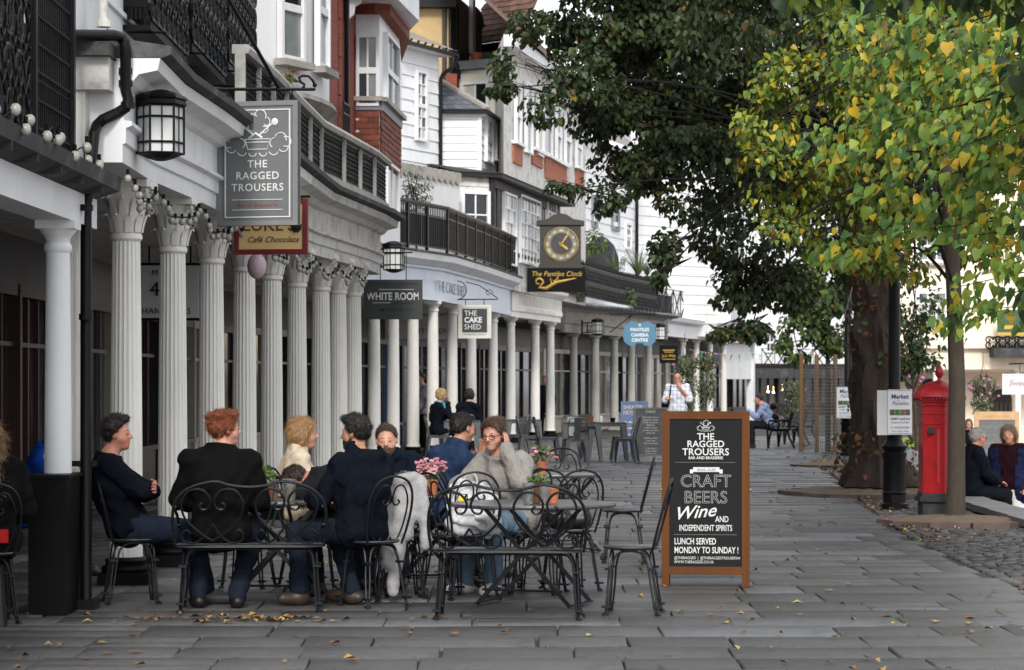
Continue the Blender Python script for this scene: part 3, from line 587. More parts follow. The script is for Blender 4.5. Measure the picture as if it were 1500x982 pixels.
m = MB(); 
for f in (fA, fBb): f.box(m, -.06 if f is fA else 0, f.L + .06, 6.72, 6.8, 0, .14)
m.build('sill', STONE, D, smooth=0)
m = MB()
for f in (fA, fBb): f.box(m, 0, f.L, 6.56, 6.72, 0, .06)
m.build('lead_apron', LEAD, D, smooth=0)
tm = {}
def tilemesh(wv, h, rnd=False):
    m = MB(); pts = [(-wv / 2, 0), (wv / 2, 0), (wv / 2, h), (-wv / 2, h)] if not rnd else [(-wv / 2, h * .45), (-wv * .36, h * .12), (0, 0), (wv * .36, h * .12), (wv / 2, h * .45), (wv / 2, h), (-wv / 2, h)]
    m.prism(pts, 0, .016); me = bpy.data.meshes.new('tile'); me.from_pydata(m.v, [], m.f); me.materials.append(TILE); return me
for f in (fA, fBb):
    nt_ = max(2, round(f.L / .17)); wv = f.L / nt_
    for r_ in range(9):
        zz = 6.54 - (r_ + 1) * .105; me = tilemesh(wv * .97, .15, r_ >= 7)
        for i in range(nt_):
            o = bpy.data.objects.new('tile', me); COL.objects.link(o); o.parent = D
            sh = (.5 if r_ % 2 else 0); uu = (i + .5 + (sh if i < nt_ - 1 else 0) * .9) * wv
            M_ = f.M(uu, zz + random.uniform(-.006, .006), .03) @ Matrix.Rotation(R(-7 + random.uniform(-3, 3)), 4, 'X') @ Matrix.Rotation(R(random.uniform(-1.5, 1.5)), 4, 'Z'); M_.translation -= D.location; o.matrix_basis = M_
m = MB(); m.prism([tuple(b1), tuple(fA.pt(.35, 0, .16).xy), tuple(fBb.pt(0, 0, .2).xy), tuple(fBb.pt(fBb.L, 0, .2).xy), tuple(b4)], 8.28, 8.46); m.build('tile_skirt', TILE, D, smooth=0)
g0, g1, g2, g3 = XY(502, 84), XY(570, 84.5), XY(614, 78), XY(560, 70)
m = MB(); m.prism([tuple(g0), tuple(g1), tuple(g2), tuple(g3)], 8.46, 8.98); m.build('eaves_box', WHITE, D, smooth=0)
fg = Fc(g1, g2); m = MB(); m.add([fg.pt(-.05, 8.99, .03), fg.pt(fg.L + .05, 8.99, .03), fg.pt(fg.L * .5, 10.6, .03), fg.pt(-.05, 8.99, -1.5), fg.pt(fg.L + .05, 8.99, -1.5), fg.pt(fg.L * .5, 10.6, -1.5)], [(0, 1, 2), (3, 5, 4), (0, 2, 5, 3), (1, 4, 5, 2), (0, 3, 4, 1)]); fg.box(m, 0, fg.L, 8.99, 9.08, 0, .12); m.build('gable', WHITE, D, smooth=0)
fg = Fc(g0, g1); m = MB(); fg.box(m, 0, fg.L, 8.99, 9.06, -.2, .1); m.build('gutter', BLACK, D, smooth=0)
m = MB(); c0 = XY(507, 83.5); m.prism([(0, 0), (.28, 0), (.26, -.14), (.16, -.2), (.14, -.34), (.05, -.42), (.04, -.5), (0, -.5)], -.06, .06, frame((c0.x, c0.y, 8.46), (1, 0, 0), (0, 0, 1))); m.build('bracket', WHITE, D, smooth=0)
# --- narrow weatherboarded house
W1 = thing('narrow_boarded_house', 'narrow white weatherboarded house with tall multi-pane window and black drainpipe', 'house', (-2, 53, 4.2))
a, b = XY(580, 62.5), XY(642, 60.5); f = Fc(a, b); prismp(W1, 'wall', WHITE, [a, b, b + Vector((-.3, 4)), a + Vector((-1, 3))], 4.2, 9.70)
boards(f, W1, 5.77, 9.53, .29, WHITE); window(f, W1, 607, 619, 108, 203, 2, 6, glass=[GLASS, CURT], fr=.07, bar=.03, v=.03, sill=False)
m = MB(); f.box(m, -.2, f.L + .25, 9.59, 9.70, -.1, .3); m.build('eaves', WHITE, W1, smooth=0)
m = MB(); m.add([f.pt(-.3, 9.73, .36), f.pt(f.L + .35, 9.73, .36), f.pt(f.L + .2, 10.28, -.9), f.pt(-.3, 10.28, -.9)], [(0, 1, 2, 3)]); m.build('roof', mat('stone_tile', (.24, .22, .19), .9, .3, 6, .4, 20, dirt_reflect=(.3, .2, .08), dirt_reflect_amt=.5), W1, smooth=0)
m = MB(); f.box(m, -.25, f.L + .35, 9.59, 9.67, .3, .4); 
for i in range(7): uu = i * f.L / 6; m.bar(f.pt(uu, 9.59, .31), f.pt(uu + .02, 9.73, .42), .02, .05)
m.build('gutter', BLACK, W1, smooth=0)
pipe(W1, [f.pt(f.L + .28, 9.59, .36), f.pt(f.L + .25, 9.36, .3), f.pt(f.L + .05, 9.15, .1), f.pt(f.L, 9.01, .06), f.pt(f.L, 5.65, .06)], .05)
# --- weatherboarded house with slate hip
W2 = thing('slate_roofed_house', 'white weatherboarded house with small hipped slate roof and twin side windows', 'house', (-1, 57, 4.2))
a, b, c = XY(641, 60), XY(703, 60), XY(744, 56); f1, f2 = Fc(a, b), Fc(b, c); prismp(W2, 'wall', WHITE, [a, b, c, c + Vector((-2, 1.5)), a + Vector((-.5, 4))], 4.2, 8.32)
boards(f1, W2, 5.40, 8.30, .2, WHITE); boards(f2, W2, 5.40, 8.30, .2, WHITE)
m = MB()
for uu in (f1.L - .05,): f1.box(m, uu, uu + .09, 5, 8.30, 0, .06)
m.build('corner_board', WHITE, W2, smooth=0)
for x0, x1 in ((708, 716), (722, 734)): window(f2, W2, x0, x1, 178, 236, 2, 4, glass=[GLASSB, WHITE], fr=.05, bar=.03, v=.03, sill=False)
e = .22; A2, B2, C2 = f1.pt(-.3, 8.32, e), f1.pt(f1.L + .2, 8.32, e), f2.pt(f2.L + .1, 8.32, e); top = f1.pt(-.3, 9.36, -1.2); top2 = f2.pt(f2.L, 9.08, -1.6)
roof = MB(); roof.add([A2, B2, C2, top2, top], [(0, 1, 4), (1, 2, 3, 4)]); ro = roof.build('roof', SLATE, W2, smooth=0)
n1 = (B2 - A2).cross(top - A2).normalized()
for r_ in range(8):       # slates on the camera-side slope
    t0, t1 = r_ / 8, (r_ + 1) / 8 + .03; ncol = max(1, round(8 * (1 - t0)))
    for i in range(ncol):
        s0, s1 = (i + .02) / ncol, (i + .98) / ncol; g = lambda s_, t_, k: A2.lerp(B2, s_).lerp(top, min(t_, 1)) + n1 * k
        m = MB(); m.hexa([g(s0, t0, .02), g(s1, t0, .02), g(s1, t1, .006), g(s0, t1, .006), g(s0, t0, .035), g(s1, t0, .035), g(s1, t1, .02), g(s0, t1, .02)]); m.build('slate', SLATE, ro, smooth=0)
m = MB(); nr = 9
for i in range(nr): m.bar(top.lerp(B2, (i + .03) / nr) + Vector((0, 0, .04)), top.lerp(B2, (i + .97) / nr) + Vector((0, 0, .04)), .2, .07)
m.build('ridge_stones', STONE, W2, smooth=0)
m = MB(); m.bar(A2 - Vector((0, 0, .05)), B2 - Vector((0, 0, .05)), .1, .07); m.bar(B2 - Vector((0, 0, .05)), C2 - Vector((0, 0, .05)), .1, .07); m.build('gutter', BLACK, W2, smooth=0)
m = MB(); m.prism([tuple(f1.pt(-.3, 0, .14).xy), tuple(f1.pt(f1.L + .13, 0, .14).xy), tuple(f2.pt(f2.L, 0, .14).xy), tuple(f2.pt(f2.L, 0, -.5).xy), tuple(f1.pt(-.3, 0, -.5).xy)], 8.19, 8.30); m.build('soffit', WHITE, W2, smooth=0)
# --- ochre house
O = thing('ochre_house', 'tall ochre rendered house with brown pebbledash flank rising behind the white houses', 'house', (-2, 66, 4))
a, b, c = XY(570, 57), XY(657, 57), XY(706, 53); f1, f2 = Fc(a, b), Fc(b, c); prismp(O, 'wall', OCHRE, [a, b, b + Vector((-.5, 5)), a + Vector((0, 5))], 4, 11.5); prismp(O, 'flank_wall', PEBB, [b + Vector((.01, .01)), c, c + Vector((-1, 3)), b + Vector((-.4, 4))], 4, 11.8)
m = MB(); f1.box(m, 0, f1.L + .2, 11.3, 11.5, 0, .35); m.build('gutter', BLACK, O, smooth=0); u = f1.uz(651, 50)[0]; pipe(O, [f1.pt(u, 7, .07), f1.pt(u, 11.4, .07)], .06, mat('brown_pipe', (.06, .05, .045), .6))
m = MB(); f2.box(m, 0, .35, 8, 11.6, 0, .06); f2.box(m, .65, .8, 9.5, 11.6, 0, .05); f2.box(m, 1.15, 1.25, 9.5, 11.6, 0, .05); m.bar(f2.pt(.2, 10, .06), f2.pt(f2.L, 8.9, .06), .1, .25); m.build('timber', TIMBK, O, smooth=0)
m = MB(); u = f2.uz(687, 30)[0]; f2.box(m, u - .3, u + .1, 9.6, 12, .05, .16); m.build('barge_board', WHITE, O, smooth=0)
m = MB(); m.box(-1.68, -1.4, 66.0, 66.4, 8.4, 9.55); m.build('chimney_stub', BRICK, O, smooth=0)
# --- tiled house behind with flat-topped white bay
T = thing('tiled_roof_house', 'house with steep brown tiled roof and flat-topped white bay carrying flower pots', 'house', (-.5, 70, 4))
a, b, c = XY(672, 56), XY(730, 56.5), XY(775, 52); f1, f2 = Fc(a, b), Fc(b, c)
prismp(T, 'bay', mat('ivory_paint', (.7, .67, .58), .6, .08, 4, .05), [a, b, c, c + Vector((-1.5, 3)), a + Vector((0, 4))], 4, 9.85); window(f1, T, 681, 714, 124, 158, 2, 1, glass=[CURT, GLASS], fr=.08, sill=False); 
m = MB(); m.prism([tuple(f1.pt(-.1, 0, .15).xy), tuple(f1.pt(f1.L + .15, 0, .2).xy), tuple(f2.pt(f2.L, 0, .25).xy), tuple(c + Vector((-1.5, 3))), tuple(a + Vector((-.1, 4)))], 9.86, 10.08); m.build('flat_roof', LEAD, T, smooth=0)
a, b, c = XY(700, 52), XY(768, 53), XY(800, 48); f1, f2 = Fc(a, b), Fc(b, c); prismp(T, 'upper_wall', mat('grey_wall', (.5, .5, .49), .7, .1), [a, b, c, c + Vector((-2, 4)), a + Vector((0, 5))], 9, 11.1)
for i in range(3): u = f1.L * (.2 + .36 * i); m = MB(); f1.box(m, u, u + .14, 10.75, 10.95, 0, .3); m.build('eaves_block', WHITE, T, smooth=0)
A2, B2, C2 = f1.pt(-.3, 11.15, .4), f1.pt(f1.L + .3, 11.15, .4), f2.pt(f2.L + .3, 11.15, .4); T1, T2 = f1.pt(-.3, 14.4, -2.0), f1.pt(f1.L - .6, 14.4, -2.2)
m = MB(); m.add([A2, B2, C2, C2 + Vector((-2, 2, 3.2)), T2, T1], [(0, 1, 4, 5), (1, 2, 3, 4)]); ro = m.build('roof', TILEB, T, smooth=0); n1 = (B2 - A2).cross(T1 - A2).normalized()
for r_ in range(17):
    for i in range(9):
        g = lambda s_, t_, k: A2.lerp(B2, s_).lerp(T1.lerp(T2, s_), t_) + n1 * k
        s0, s1, t0, t1 = (i + .02 + .5 * (r_ % 2)) / 9.5, (i + .98 + .5 * (r_ % 2)) / 9.5, r_ / 18, r_ / 18 + .066
        m = MB(); j = random.uniform(0, .01); m.hexa([g(s0, t0, .03 + j), g(s1, t0, .03 + j), g(s1, t1, .004), g(s0, t1, .004), g(s0, t0, .055 + j), g(s1, t0, .055 + j), g(s1, t1, .03), g(s0, t1, .03)]); m.build('roof_tile', TILEB, ro, smooth=0)
m = MB(); m.bar(A2 - Vector((0, 0, .12)), B2 - Vector((0, 0, .12)), .16, .2); m.bar(B2 - Vector((0, 0, .12)), C2 - Vector((0, 0, .12)), .16, .2); m.build('gutter', BLACK, T, smooth=0)
dsh = thing('satellite_dish', 'dark grey satellite dish beside the brown tiled roof', 'dish', P(700, 58, 53.5))
m = MB(); Md = Matrix.Translation(P(697, 28, 53.5)) @ Euler((R(80), 0, R(55))).to_matrix().to_4x4(); m.lathe([(.02, .08), (.2, .055), (.36, 0), (.37, .005), (.2, .07), (.02, .095)], 20, M=Md); m.build('dish', mat('dish_grey', (.07, .075, .085), .6), dsh); m = MB(); m.tube([P(697, 30, 53.4), P(703, 38, 53.3), P(712, 38, 53.3)], .03, 6); m.tube([P(699, 44, 53.5), P(700, 60, 53.3)], .03, 6); m.build('arm', BLACK, dsh)
for nm, lab, x, wv, c_ in (('flower_pot', 'terracotta flower pot on the flat bay roof', 698, .17, (.5, .17, .07)), ('flower_pot', 'black plastic flower pot on the flat bay roof', 681, .12, (.015, .015, .016))):
    p = P(x, 85, 56); m = MB(); m.lathe([(wv * .75, 10.081), (wv * .95, 10.3), (wv * 1.08, 10.31), (wv * 1.08, 10.37), (wv * .95, 10.37), (wv * .9, 10.33)], 16, (p.x, p.y + .5, 0)); tag(m.build(nm, mat('pot_%d' % x, c_, .8, .2)), lab, 'pot')
# --- row of white timber bays with brick aprons
Y_ = thing('brick_apron_house', 'white house with rows of tall sash windows over orange brick aprons', 'house', (1, 72, 4))
a, b = XY(738, 60), XY(858, 49); f = Fc(a, b); prismp(Y_, 'wall', OLDW, [a, b, b + Vector((-3, 2)), a + Vector((-.3, 5))], 4, 10.2)
for i, (x0, x1, y0, y1, gl) in enumerate(((752, 758, 130, 208, GLASSB), (767, 775, 126, 222, GLASSB), (784, 791, 140, 226, CURT), (793, 804, 142, 224, GLASS), (812, 818, 160, 236, GLASSB), (825, 832, 170, 240, GLASS), (841, 848, 185, 245, GLASSB))): window(f, Y_, x0, x1, y0, y1, 1, 2, glass=gl, fr=.06, sill=False, v=.02)
for x0, x1, y0, y1 in ((750, 763, 214, 241), (778, 793, 224, 244), (797, 828, 238, 268), (842, 853, 250, 272)):
    u0, u1, z0, z1 = f.rect(x0, x1, y0, y1); m = MB(); f.box(m, u0, u1, z0, z1, 0, .05); m.build('brick_apron', BRICKO, Y_, smooth=0); m = MB(); f.box(m, u0 - .06, u1 + .06, z1, z1 + .08, 0, .14); m.build('sill', WHITE, Y_, smooth=0)
m = MB(); f.box(m, 0, f.L, 9.9, 10.2, 0, .3); m.build('cornice', WHITE, Y_, smooth=0)
# roof seen through the leaves
m = MB(); A2, B2 = f.pt(-.2, 10.2, .4), f.pt(f.L, 10.2, .4); m.add([A2, B2, B2 + Vector((-2.5, 2, 2.6)), A2 + Vector((-2.5, 2, 2.6))], [(0, 1, 2, 3)]); m.build('roof', TILEB, Y_, smooth=0)
# --- black timber framed storey over the shops
K = thing('timber_framed_house', 'low black timber framed house with white lattice casements next to the clock', 'house', (.2, 66, 4.2))
a, b, c = XY(668, 62), XY(717, 61.5), XY(816, 53); f1, f2 = Fc(a, b), Fc(b, c); prismp(K, 'wall', OLDW, [a, b, c, c + Vector((-3, 3)), a + Vector((-.5, 4))], 4.25, 6.65)
boards(f1, K, 5.95, 6.6, .13, OLDW); window(f1, K, 677.5, 711, 285, 345, 2, 2, glass=GLASS, fr=.08, sill=False, v=.02, sash=False)
m = MB(); f1.box(m, f1.L - .02, f1.L + .1, 4.25, 6.65, -.1, .09)
for x in (719, 728, 754, 790.5, 812): u = f2.uz(x, 340)[0]; f2.box(m, u - .22, u + .22, 4.25, 6.5, 0, .05)
f2.box(m, 0, f2.L, 6.35, 6.65, 0, .09); f2.box(m, 0, f2.L, 4.85, 4.95, 0, .07); m.build('timber_frame', TIMBK, K, smooth=0)
for x0, x1, cn in ((734, 751, 4), (758, 786, 6), (797, 809, 4)): window(f2, K, x0, x1, 287 if x0 < 750 else 293, 386, cn, 5, glass=[GLASSB, WHITE, GLASSB, CURT], fr=.05, bar=.035, sill=False, v=.03, sash=False)
m = MB(); m.add([f1.pt(-.1, 6.66, .2), f1.pt(f1.L + .25, 6.66, .25), f2.pt(f2.L + .2, 6.66, .5), f2.pt(f2.L, 7.2, -1.2), f1.pt(-.1, 7.0, -1.5)], [(0, 1, 4), (1, 2, 3, 4)]); m.build('roof', TIMBK, K, smooth=0); m = MB(); m.prism([tuple(f1.pt(-.1, 0, .18).xy), tuple(f1.pt(f1.L + .22, 0, .22).xy), tuple(f2.pt(f2.L + .2, 0, .48).xy), tuple(f2.pt(f2.L, 0, -.5).xy), tuple(f1.pt(-.1, 0, -.5).xy)], 6.56, 6.655); m.build('eaves', TIMBK, K, smooth=0)
# --- scalloped white terrace wall
Sw = thing('terrace_wall', 'white rendered terrace wall with scalloped grey top behind the olive tree', 'wall', (-2, 58, 4.2)); a, b = XY(580, 66.5), XY(673, 63); f = Fc(a, b)
m = MB(); f.box(m, 0, f.L, 4.25, 6.4, -.2, 0); m.build('render', REND, Sw, smooth=0); m = MB(); f.box(m, -.02, f.L + .02, 6.4, 6.55, -.24, .04)
for i in range(11): u = f.L * (i + .5) / 11; m.lathe([(f.L / 22 * .95, -.02), (f.L / 22 * .95, .05)], 12, M=f.M(u, 6.41, .0))
m.build('scalloped_coping', STONE, Sw, smooth=0)
# ================================================================== W: White Room colonnade
WC = [(548, 75), (576, 73.5), (605, 72), (634, 70.5), (662, 67.5), (690, 64.5), (722, 60.5)]
W_ = thing('curved_colonnade_building', 'curved white building with plain round columns, pale fascia and black balcony railing', 'building', (-2, 55, 0))
pW = col_proto(3.22, .128, False, 'plain', BLKP, COLW, .2)
for x, s in WC: put_col(pW, W_, x, s)
pw = [XY(500, 79), XY(525, 76.5)] + [XY(*q) for q in WC] + [XY(737, 58.6)]
m = MB(); m.sweep(pw, [(-.2, 3.37), (.18, 3.37), (.18, 3.98), (.24, 4.0), (.24, 4.05), (-.2, 4.05)]); m.build('fascia', FASC, W_, smooth=15)
m = MB(); m.sweep(pw, [(-.2, 4.055), (.25, 4.055), (.45, 4.16), (.48, 4.28), (-.2, 4.28)]); m.build('cornice', WHITE, W_, smooth=15)
m = MB(); m.sweep(pw, [(-3, 4.285), (.5, 4.285), (.5, 4.33), (-3, 4.33)]); m.build('terrace_slab', SLAB, W_, smooth=0)
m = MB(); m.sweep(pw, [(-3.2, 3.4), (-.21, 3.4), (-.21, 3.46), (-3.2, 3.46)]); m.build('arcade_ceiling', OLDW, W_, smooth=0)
for a, b in zip(pw, pw[1:]):
    f = Fc(a, b); f = Fc(f.pt(0, 0, .3).xy, f.pt(f.L, 0, .3).xy); n_ = max(1, round(f.L / 1.3))
    for i in range(n_):
        u0, u1 = f.L * i / n_, f.L * (i + 1) / n_; railpanel(W_, f, u0, u1, 4.42, 5.27, 'bars', bar=.025); m = MB(); f.box(m, u0 - .03, u0 + .03, 4.33, 5.3, -.03, .03); m.build('railing_post', BLACK, W_, smooth=0)
        m = MB(); f.box(m, u0 + .03, u1 - .03, 4.45, 5.08, -.12, -.1); m.build('railing_screen', BLKP, W_, smooth=0)
m = MB(); m.sweep(pw, [(.27, 5.27), (.35, 5.27), (.35, 5.32), (.27, 5.32)]); m.build('handrail', BLACK, W_, smooth=0)
back = [p + Vector((-2.6, .8)) for p in pw]; 
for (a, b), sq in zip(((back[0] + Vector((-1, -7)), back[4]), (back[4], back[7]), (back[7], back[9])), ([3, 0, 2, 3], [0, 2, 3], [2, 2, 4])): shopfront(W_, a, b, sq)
# ================================================================== clock building
C_ = thing('clock_building', 'building with dentil cornice, stone columns and plant-filled iron balcony behind the clock', 'building', (2, 74, 0))
for x, s in ((748, 57), (784, 54.5), (806, 53)): put_col(pW, C_, x, s)
pk = [XY(738, 57.8), XY(748, 57), XY(784, 54.5), XY(812, 52.6)]
m = MB(); m.sweep(pk, [(-.2, 3.37), (.18, 3.37), (.18, 3.5), (.21, 3.52), (.21, 3.98), (.28, 4.0), (.4, 4.1), (.42, 4.18), (-.2, 4.18)]); m.build('entablature', COLW, C_, smooth=0)
f = Fc(pk[1], pk[3])
for i in range(34): m = MB(); u = f.L * i / 34; f.box(m, u, u + f.L / 60, 3.54, 3.64, .2, .25); m.build('dentil', COLW, C_, smooth=0)
for i in range(26): m = MB(); u = f.L * i / 26; f.box(m, u, u + f.L / 90, 3.68, 3.95, .2, .235); m.build('triglyph', COLW, C_, smooth=0)
pS = col_proto(3.1, .135, False, 'plain', STONE, mat('stone_column', (.45, .44, .4), .7, .12, 5, .15, 30, dirt_reflect=(.22, .22, .2)), .2); SC = [(840, 46.5), (872, 45.5), (900, 44.2), (925, 43), (950, 42)]
for x, s in SC: put_col(pS, C_, x, s)
ps = [XY(818, 48)] + [XY(*q) for q in SC] + [XY(970, 41)]
m = MB(); m.sweep(ps, [(-.2, 3.255), (.2, 3.255), (.2, 3.5), (.26, 3.54), (.22, 3.6), (.22, 3.9), (.4, 4.0), (-.2, 4.0)]); m.build('entablature', STONE, C_, smooth=0)
m = MB(); m.sweep(ps, [(-2, 4.005), (.5, 4.005), (.7, 4.08), (.7, 4.14), (-2, 4.14)])
for i in range(26):
    t = i / 26 * (len(ps) - 1); k = int(t); q = ps[k].lerp(ps[k + 1], t - k); d = (ps[k + 1] - ps[k]).normalized(); m.bar((q.x, q.y, 4.16), (q.x + d.y * .74, q.y - d.x * .74, 4.1), .09, .07)
m.build('roof_slab', LEAD, C_, smooth=0)
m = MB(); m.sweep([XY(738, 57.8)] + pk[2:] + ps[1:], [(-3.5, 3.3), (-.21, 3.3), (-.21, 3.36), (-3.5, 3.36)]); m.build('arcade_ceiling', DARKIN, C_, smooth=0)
rp = [XY(800, 53.2), XY(858, 50.5), XY(905, 46.5), XY(962, 43)]
for a, b in zip(rp, rp[1:]):
    f = Fc(a, b); n_ = max(1, round(f.L / 1.6))
    for i in range(n_):
        u0, u1 = f.L * i / n_, f.L * (i + 1) / n_; railpanel(C_, f, u0, u1, 4.2, 5.1, 'scroll', bar=.022); m = MB(); f.box(m, u0, u1, 4.25, 5.0, -.2, -.18); m.build('railing_screen', BLKP, C_, smooth=0)
    m = MB()
    for i in range(int(f.L / .18)): m.lathe([(.02, 5.08), (.035, 5.14), (.005, 5.26)], 5, tuple(f.pt(i * .18, 0)))
    struct(m.build('railing_spikes', BLACK, C_, smooth=0), 'stuff')
bk = [p + Vector((-1.2, 3.2)) for p in pk + ps]
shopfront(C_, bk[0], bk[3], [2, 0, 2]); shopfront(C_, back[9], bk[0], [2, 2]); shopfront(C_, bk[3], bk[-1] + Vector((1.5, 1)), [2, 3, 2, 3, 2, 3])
LAMP = mat('lit_shop_lamp', (1, .75, .4), .5, 0, emit=((1, .72, .38), 5)); GOLD = mat('gold_leaf', (.55, .36, .08), .35, .15, 10, metal=.5)
for i, (x, y, s) in enumerate(((849, 516, 41), (866, 517, 41), (890, 517, 40), (905, 516, 40), (918, 517, 40), (862, 523, 41))):
    m = MB(); p = P(x, y, s); m.ball(p, .06, 8, 6); m.tube([p, (p.x, p.y, 3.3)], .01, 5); o = tag(m.build('spot_lamp', LAMP), ('first', 'third', 'fourth', 'fifth', 'rightmost', 'second, lowest')[i] + ' lit spot lamp from the left behind the stone columns', 'lamp', 'lit lamps in the arcade')
m = MB(); p = XY(856, 40.5); m.lathe([(.28, .15), (.3, .9), (.22, 1.1), (.3, 1.5), (.2, 1.75), (.09, 1.8), (.12, 2.0), (.02, 2.1)], 14, (p.x, p.y, 0)); tag(m.build('shop_mannequin', mat('gold_dress', (.45, .28, .1), .5, .3, 9)), 'golden draped mannequin in the shop behind the stone columns', 'mannequin')
# ================================================================== far white houses
FW = thing('far_boarded_house', 'tall white weatherboarded gable wall seen beyond the plant-filled balcony', 'house', (7, 96, 4)); a, b = XY(925, 39.5), XY(1050, 38); f = Fc(a, b); prismp(FW, 'wall', WHITE, [a, b, b + Vector((0, 6)), a + Vector((0, 6))], 3.5, 13)
boards(f, FW, 4, 13, .36, WHITE)
FX = thing('far_white_house', 'white house with black-framed windows and grey slate roof half hidden by lime leaves', 'house', (4, 92, 4)); a, b = XY(850, 44), XY(932, 40.5); f = Fc(a, b); prismp(FX, 'wall', WHITE, [a, b, b + Vector((-1, 6)), a + Vector((-1, 6))], 3.5, 10)
boards(f, FX, 4, 10, .4, WHITE)
for x0, x1, y0, y1 in ((866, 872, 290, 330), (895, 904, 285, 335), (915, 922, 330, 362), (905, 914, 380, 402)): window(f, FX, x0, x1, y0, y1, 1, 2, glass=GLASS, fr=.09, sill=False, mat_=WHITE if x0 > 900 else LEAD)
pipe(FX, [f.pt(f.uz(929, 350)[0], 4, .1), f.pt(f.uz(929, 350)[0], 10, .1)], .06)
m = MB(); m.add([f.pt(-.5, 10, .4), f.pt(f.L + .3, 10, .4), f.pt(f.L - .5, 12.6, -3), f.pt(-.5, 12.6, -3)], [(0, 1, 2, 3)]); m.build('roof', mat('far_slate', (.26, .23, .2), .8, .3, 1.6, .2, 10), FX, smooth=0)
E_ = thing('far_colonnade_building', 'low white colonnade with hanging baskets and bunting at the far end of the walk', 'building', (7.5, 100, 0))
pz = [XY(962, 41.3), XY(1000, 39), XY(1060, 36), XY(1106, 34.2)]
for x, s in ((1000, 39), (1020, 38), (1040, 37), (1060, 36)): put_col(pW, E_, x, s)
m = MB(); m.sweep(pz, [(-.2, 3.4), (.2, 3.4), (.2, 3.85), (.4, 3.95), (.45, 4.1), (-3, 4.1), (-3, 3.95), (-.2, 3.8)]); m.build('fascia', WHITE, E_, smooth=0)
f = Fc(pz[0] + Vector((-.5, .5)), XY(1028, 37.5)); railpanel(E_, f, 0, f.L, 4.1, 5.2, 'cross'); m = MB(); f.box(m, 0, f.L, 4.2, 5.0, -.3, -.28); m.build('railing_screen', BLKP, E_, smooth=0)
f = Fc(XY(1062, 35.8), XY(1106, 34.2)); m = MB(); f.box(m, 0, f.L, 1.9, 3.4, -.25, -.1); f.box(m, f.L - .3, f.L, .15, 3.4, -.3, .0); m.build('end_wall', WHITE, E_, smooth=0)
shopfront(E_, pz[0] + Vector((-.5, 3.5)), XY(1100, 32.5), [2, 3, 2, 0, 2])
FE = thing('end_house', 'white house with black cross-braced balcony at the end of the walk', 'house', (14, 130, 0)); a, b = XY(1090, 29), XY(1330, 27); f = Fc(a, b); prismp(FE, 'wall', WHITE, [a, b, b + Vector((0, 8)), a + Vector((0, 8))], 0, 12)
m = MB(); f.box(m, 0, f.L, 2.0, 2.5, 0, 1.2); m.build('balcony_slab', SLAB, FE, smooth=0); fr2 = Fc(f.pt(0, 0, 1.15).xy, f.pt(f.L * .45, 0, 1.15).xy); railpanel(FE, fr2, 0, fr2.L, 2.5, 3.5, 'cross'); 
for x0, x1, y0, y1 in ((1122, 1132, 490, 514), (1142, 1156, 487, 514)): window(f, FE, x0, x1, y0, y1, 2, 2, glass=GLASS, fr=.1, sill=False)
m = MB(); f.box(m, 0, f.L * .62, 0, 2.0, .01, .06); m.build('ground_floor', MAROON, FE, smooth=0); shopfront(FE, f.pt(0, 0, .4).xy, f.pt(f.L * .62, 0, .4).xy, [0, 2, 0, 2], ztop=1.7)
for x, y, wd in ((1133, 575, 'middle'), (1146, 572, 'right'), (1125, 574, 'left')): p = P(x, y, 29.2); m = MB(); m.ball(p, .06, 8, 6); m.tube([p, p + Vector((0, 0, .3))], .01, 5); tag(m.build('spot_lamp', LAMP), wd + ' one of the tiny lit lamps under the far end balcony', 'lamp', 'lit lamps under the far balcony')
# ================================================================== cream building on the lower walk
CB = thing('cream_arcade_building', 'cream building with slender white columns and arched doors on the lower walk', 'building', (17, 95, -.65)); a, b = XY(1255, 41), XY(1760, 41); f = Fc(a, b)
m = MB(); f.box(m, 0, f.L, 2.2, 10, -.6, -.3); f.box(m, 0, f.L, 2.2, 2.95, -.3, .0); f.box(m, 0, f.L, 2.95, 3.15, -.3, .25); f.box(m, 0, f.L, 3.15, 3.9, -.3, -.05); m.build('upper_wall', CREAM, CB, smooth=0)
m = MB(); f.box(m, 0, f.L, -.65, 2.2, -2.6, -2.4); m.build('arcade_wall', CREAM, CB, smooth=0); m = MB(); f.box(m, 0, f.L, 2.12, 2.2, -2.4, -.31); m.build('arcade_ceiling', CREAM, CB, smooth=0)
for x in (1372, 1492, 1610): q = f.pt(f.uz(x, 560)[0], -.65, -.15); c_ = dup(pW, CB, q - wloc(CB)); c_.scale = (1, 1, .89)
fd = Fc(f.pt(0, 0, -2.38).xy, f.pt(f.L, 0, -2.38).xy)
for x0, x1 in ((1330, 1392), (1450, 1482)):
    u0, u1 = fd.uz(x0, 600)[0], fd.uz(x1, 600)[0]; r = (u1 - u0) / 2; m = MB(); pts = [(-r, 0), (r, 0)] + [(r * math.cos(t), 1.75 + r * math.sin(t)) for t in [math.pi * i / 14 for i in range(15)]]; m.prism(pts, 0, .06, fd.M((u0 + u1) / 2, -.65)); d_ = m.build('arched_door', DARKIN, CB, smooth=0)
    for i in range(5): m = MB(); t = (i + .5) / 5; fd.box(m, u0 + (u1 - u0) * t - .02, u0 + (u1 - u0) * t + .02, -.65, 1.0, .065, .09); m.build('glazing_bar', mat('olive_bar', (.12, .1, .06), .6), d_, smooth=0)
window(f, CB, 1348, 1386, 430, 474, 3, 3, glass=[GLASSB, CURT], fr=.12, bar=.05, v=-.3, sash=False); window(f, CB, 1462, 1480, 478, 500, 2, 2, glass=GLASS, fr=.12, v=-.3)
window(f, CB, 1348, 1386, 300, 380, 3, 4, glass=[GLASSB, GLASS], fr=.12, bar=.05, v=-.3)
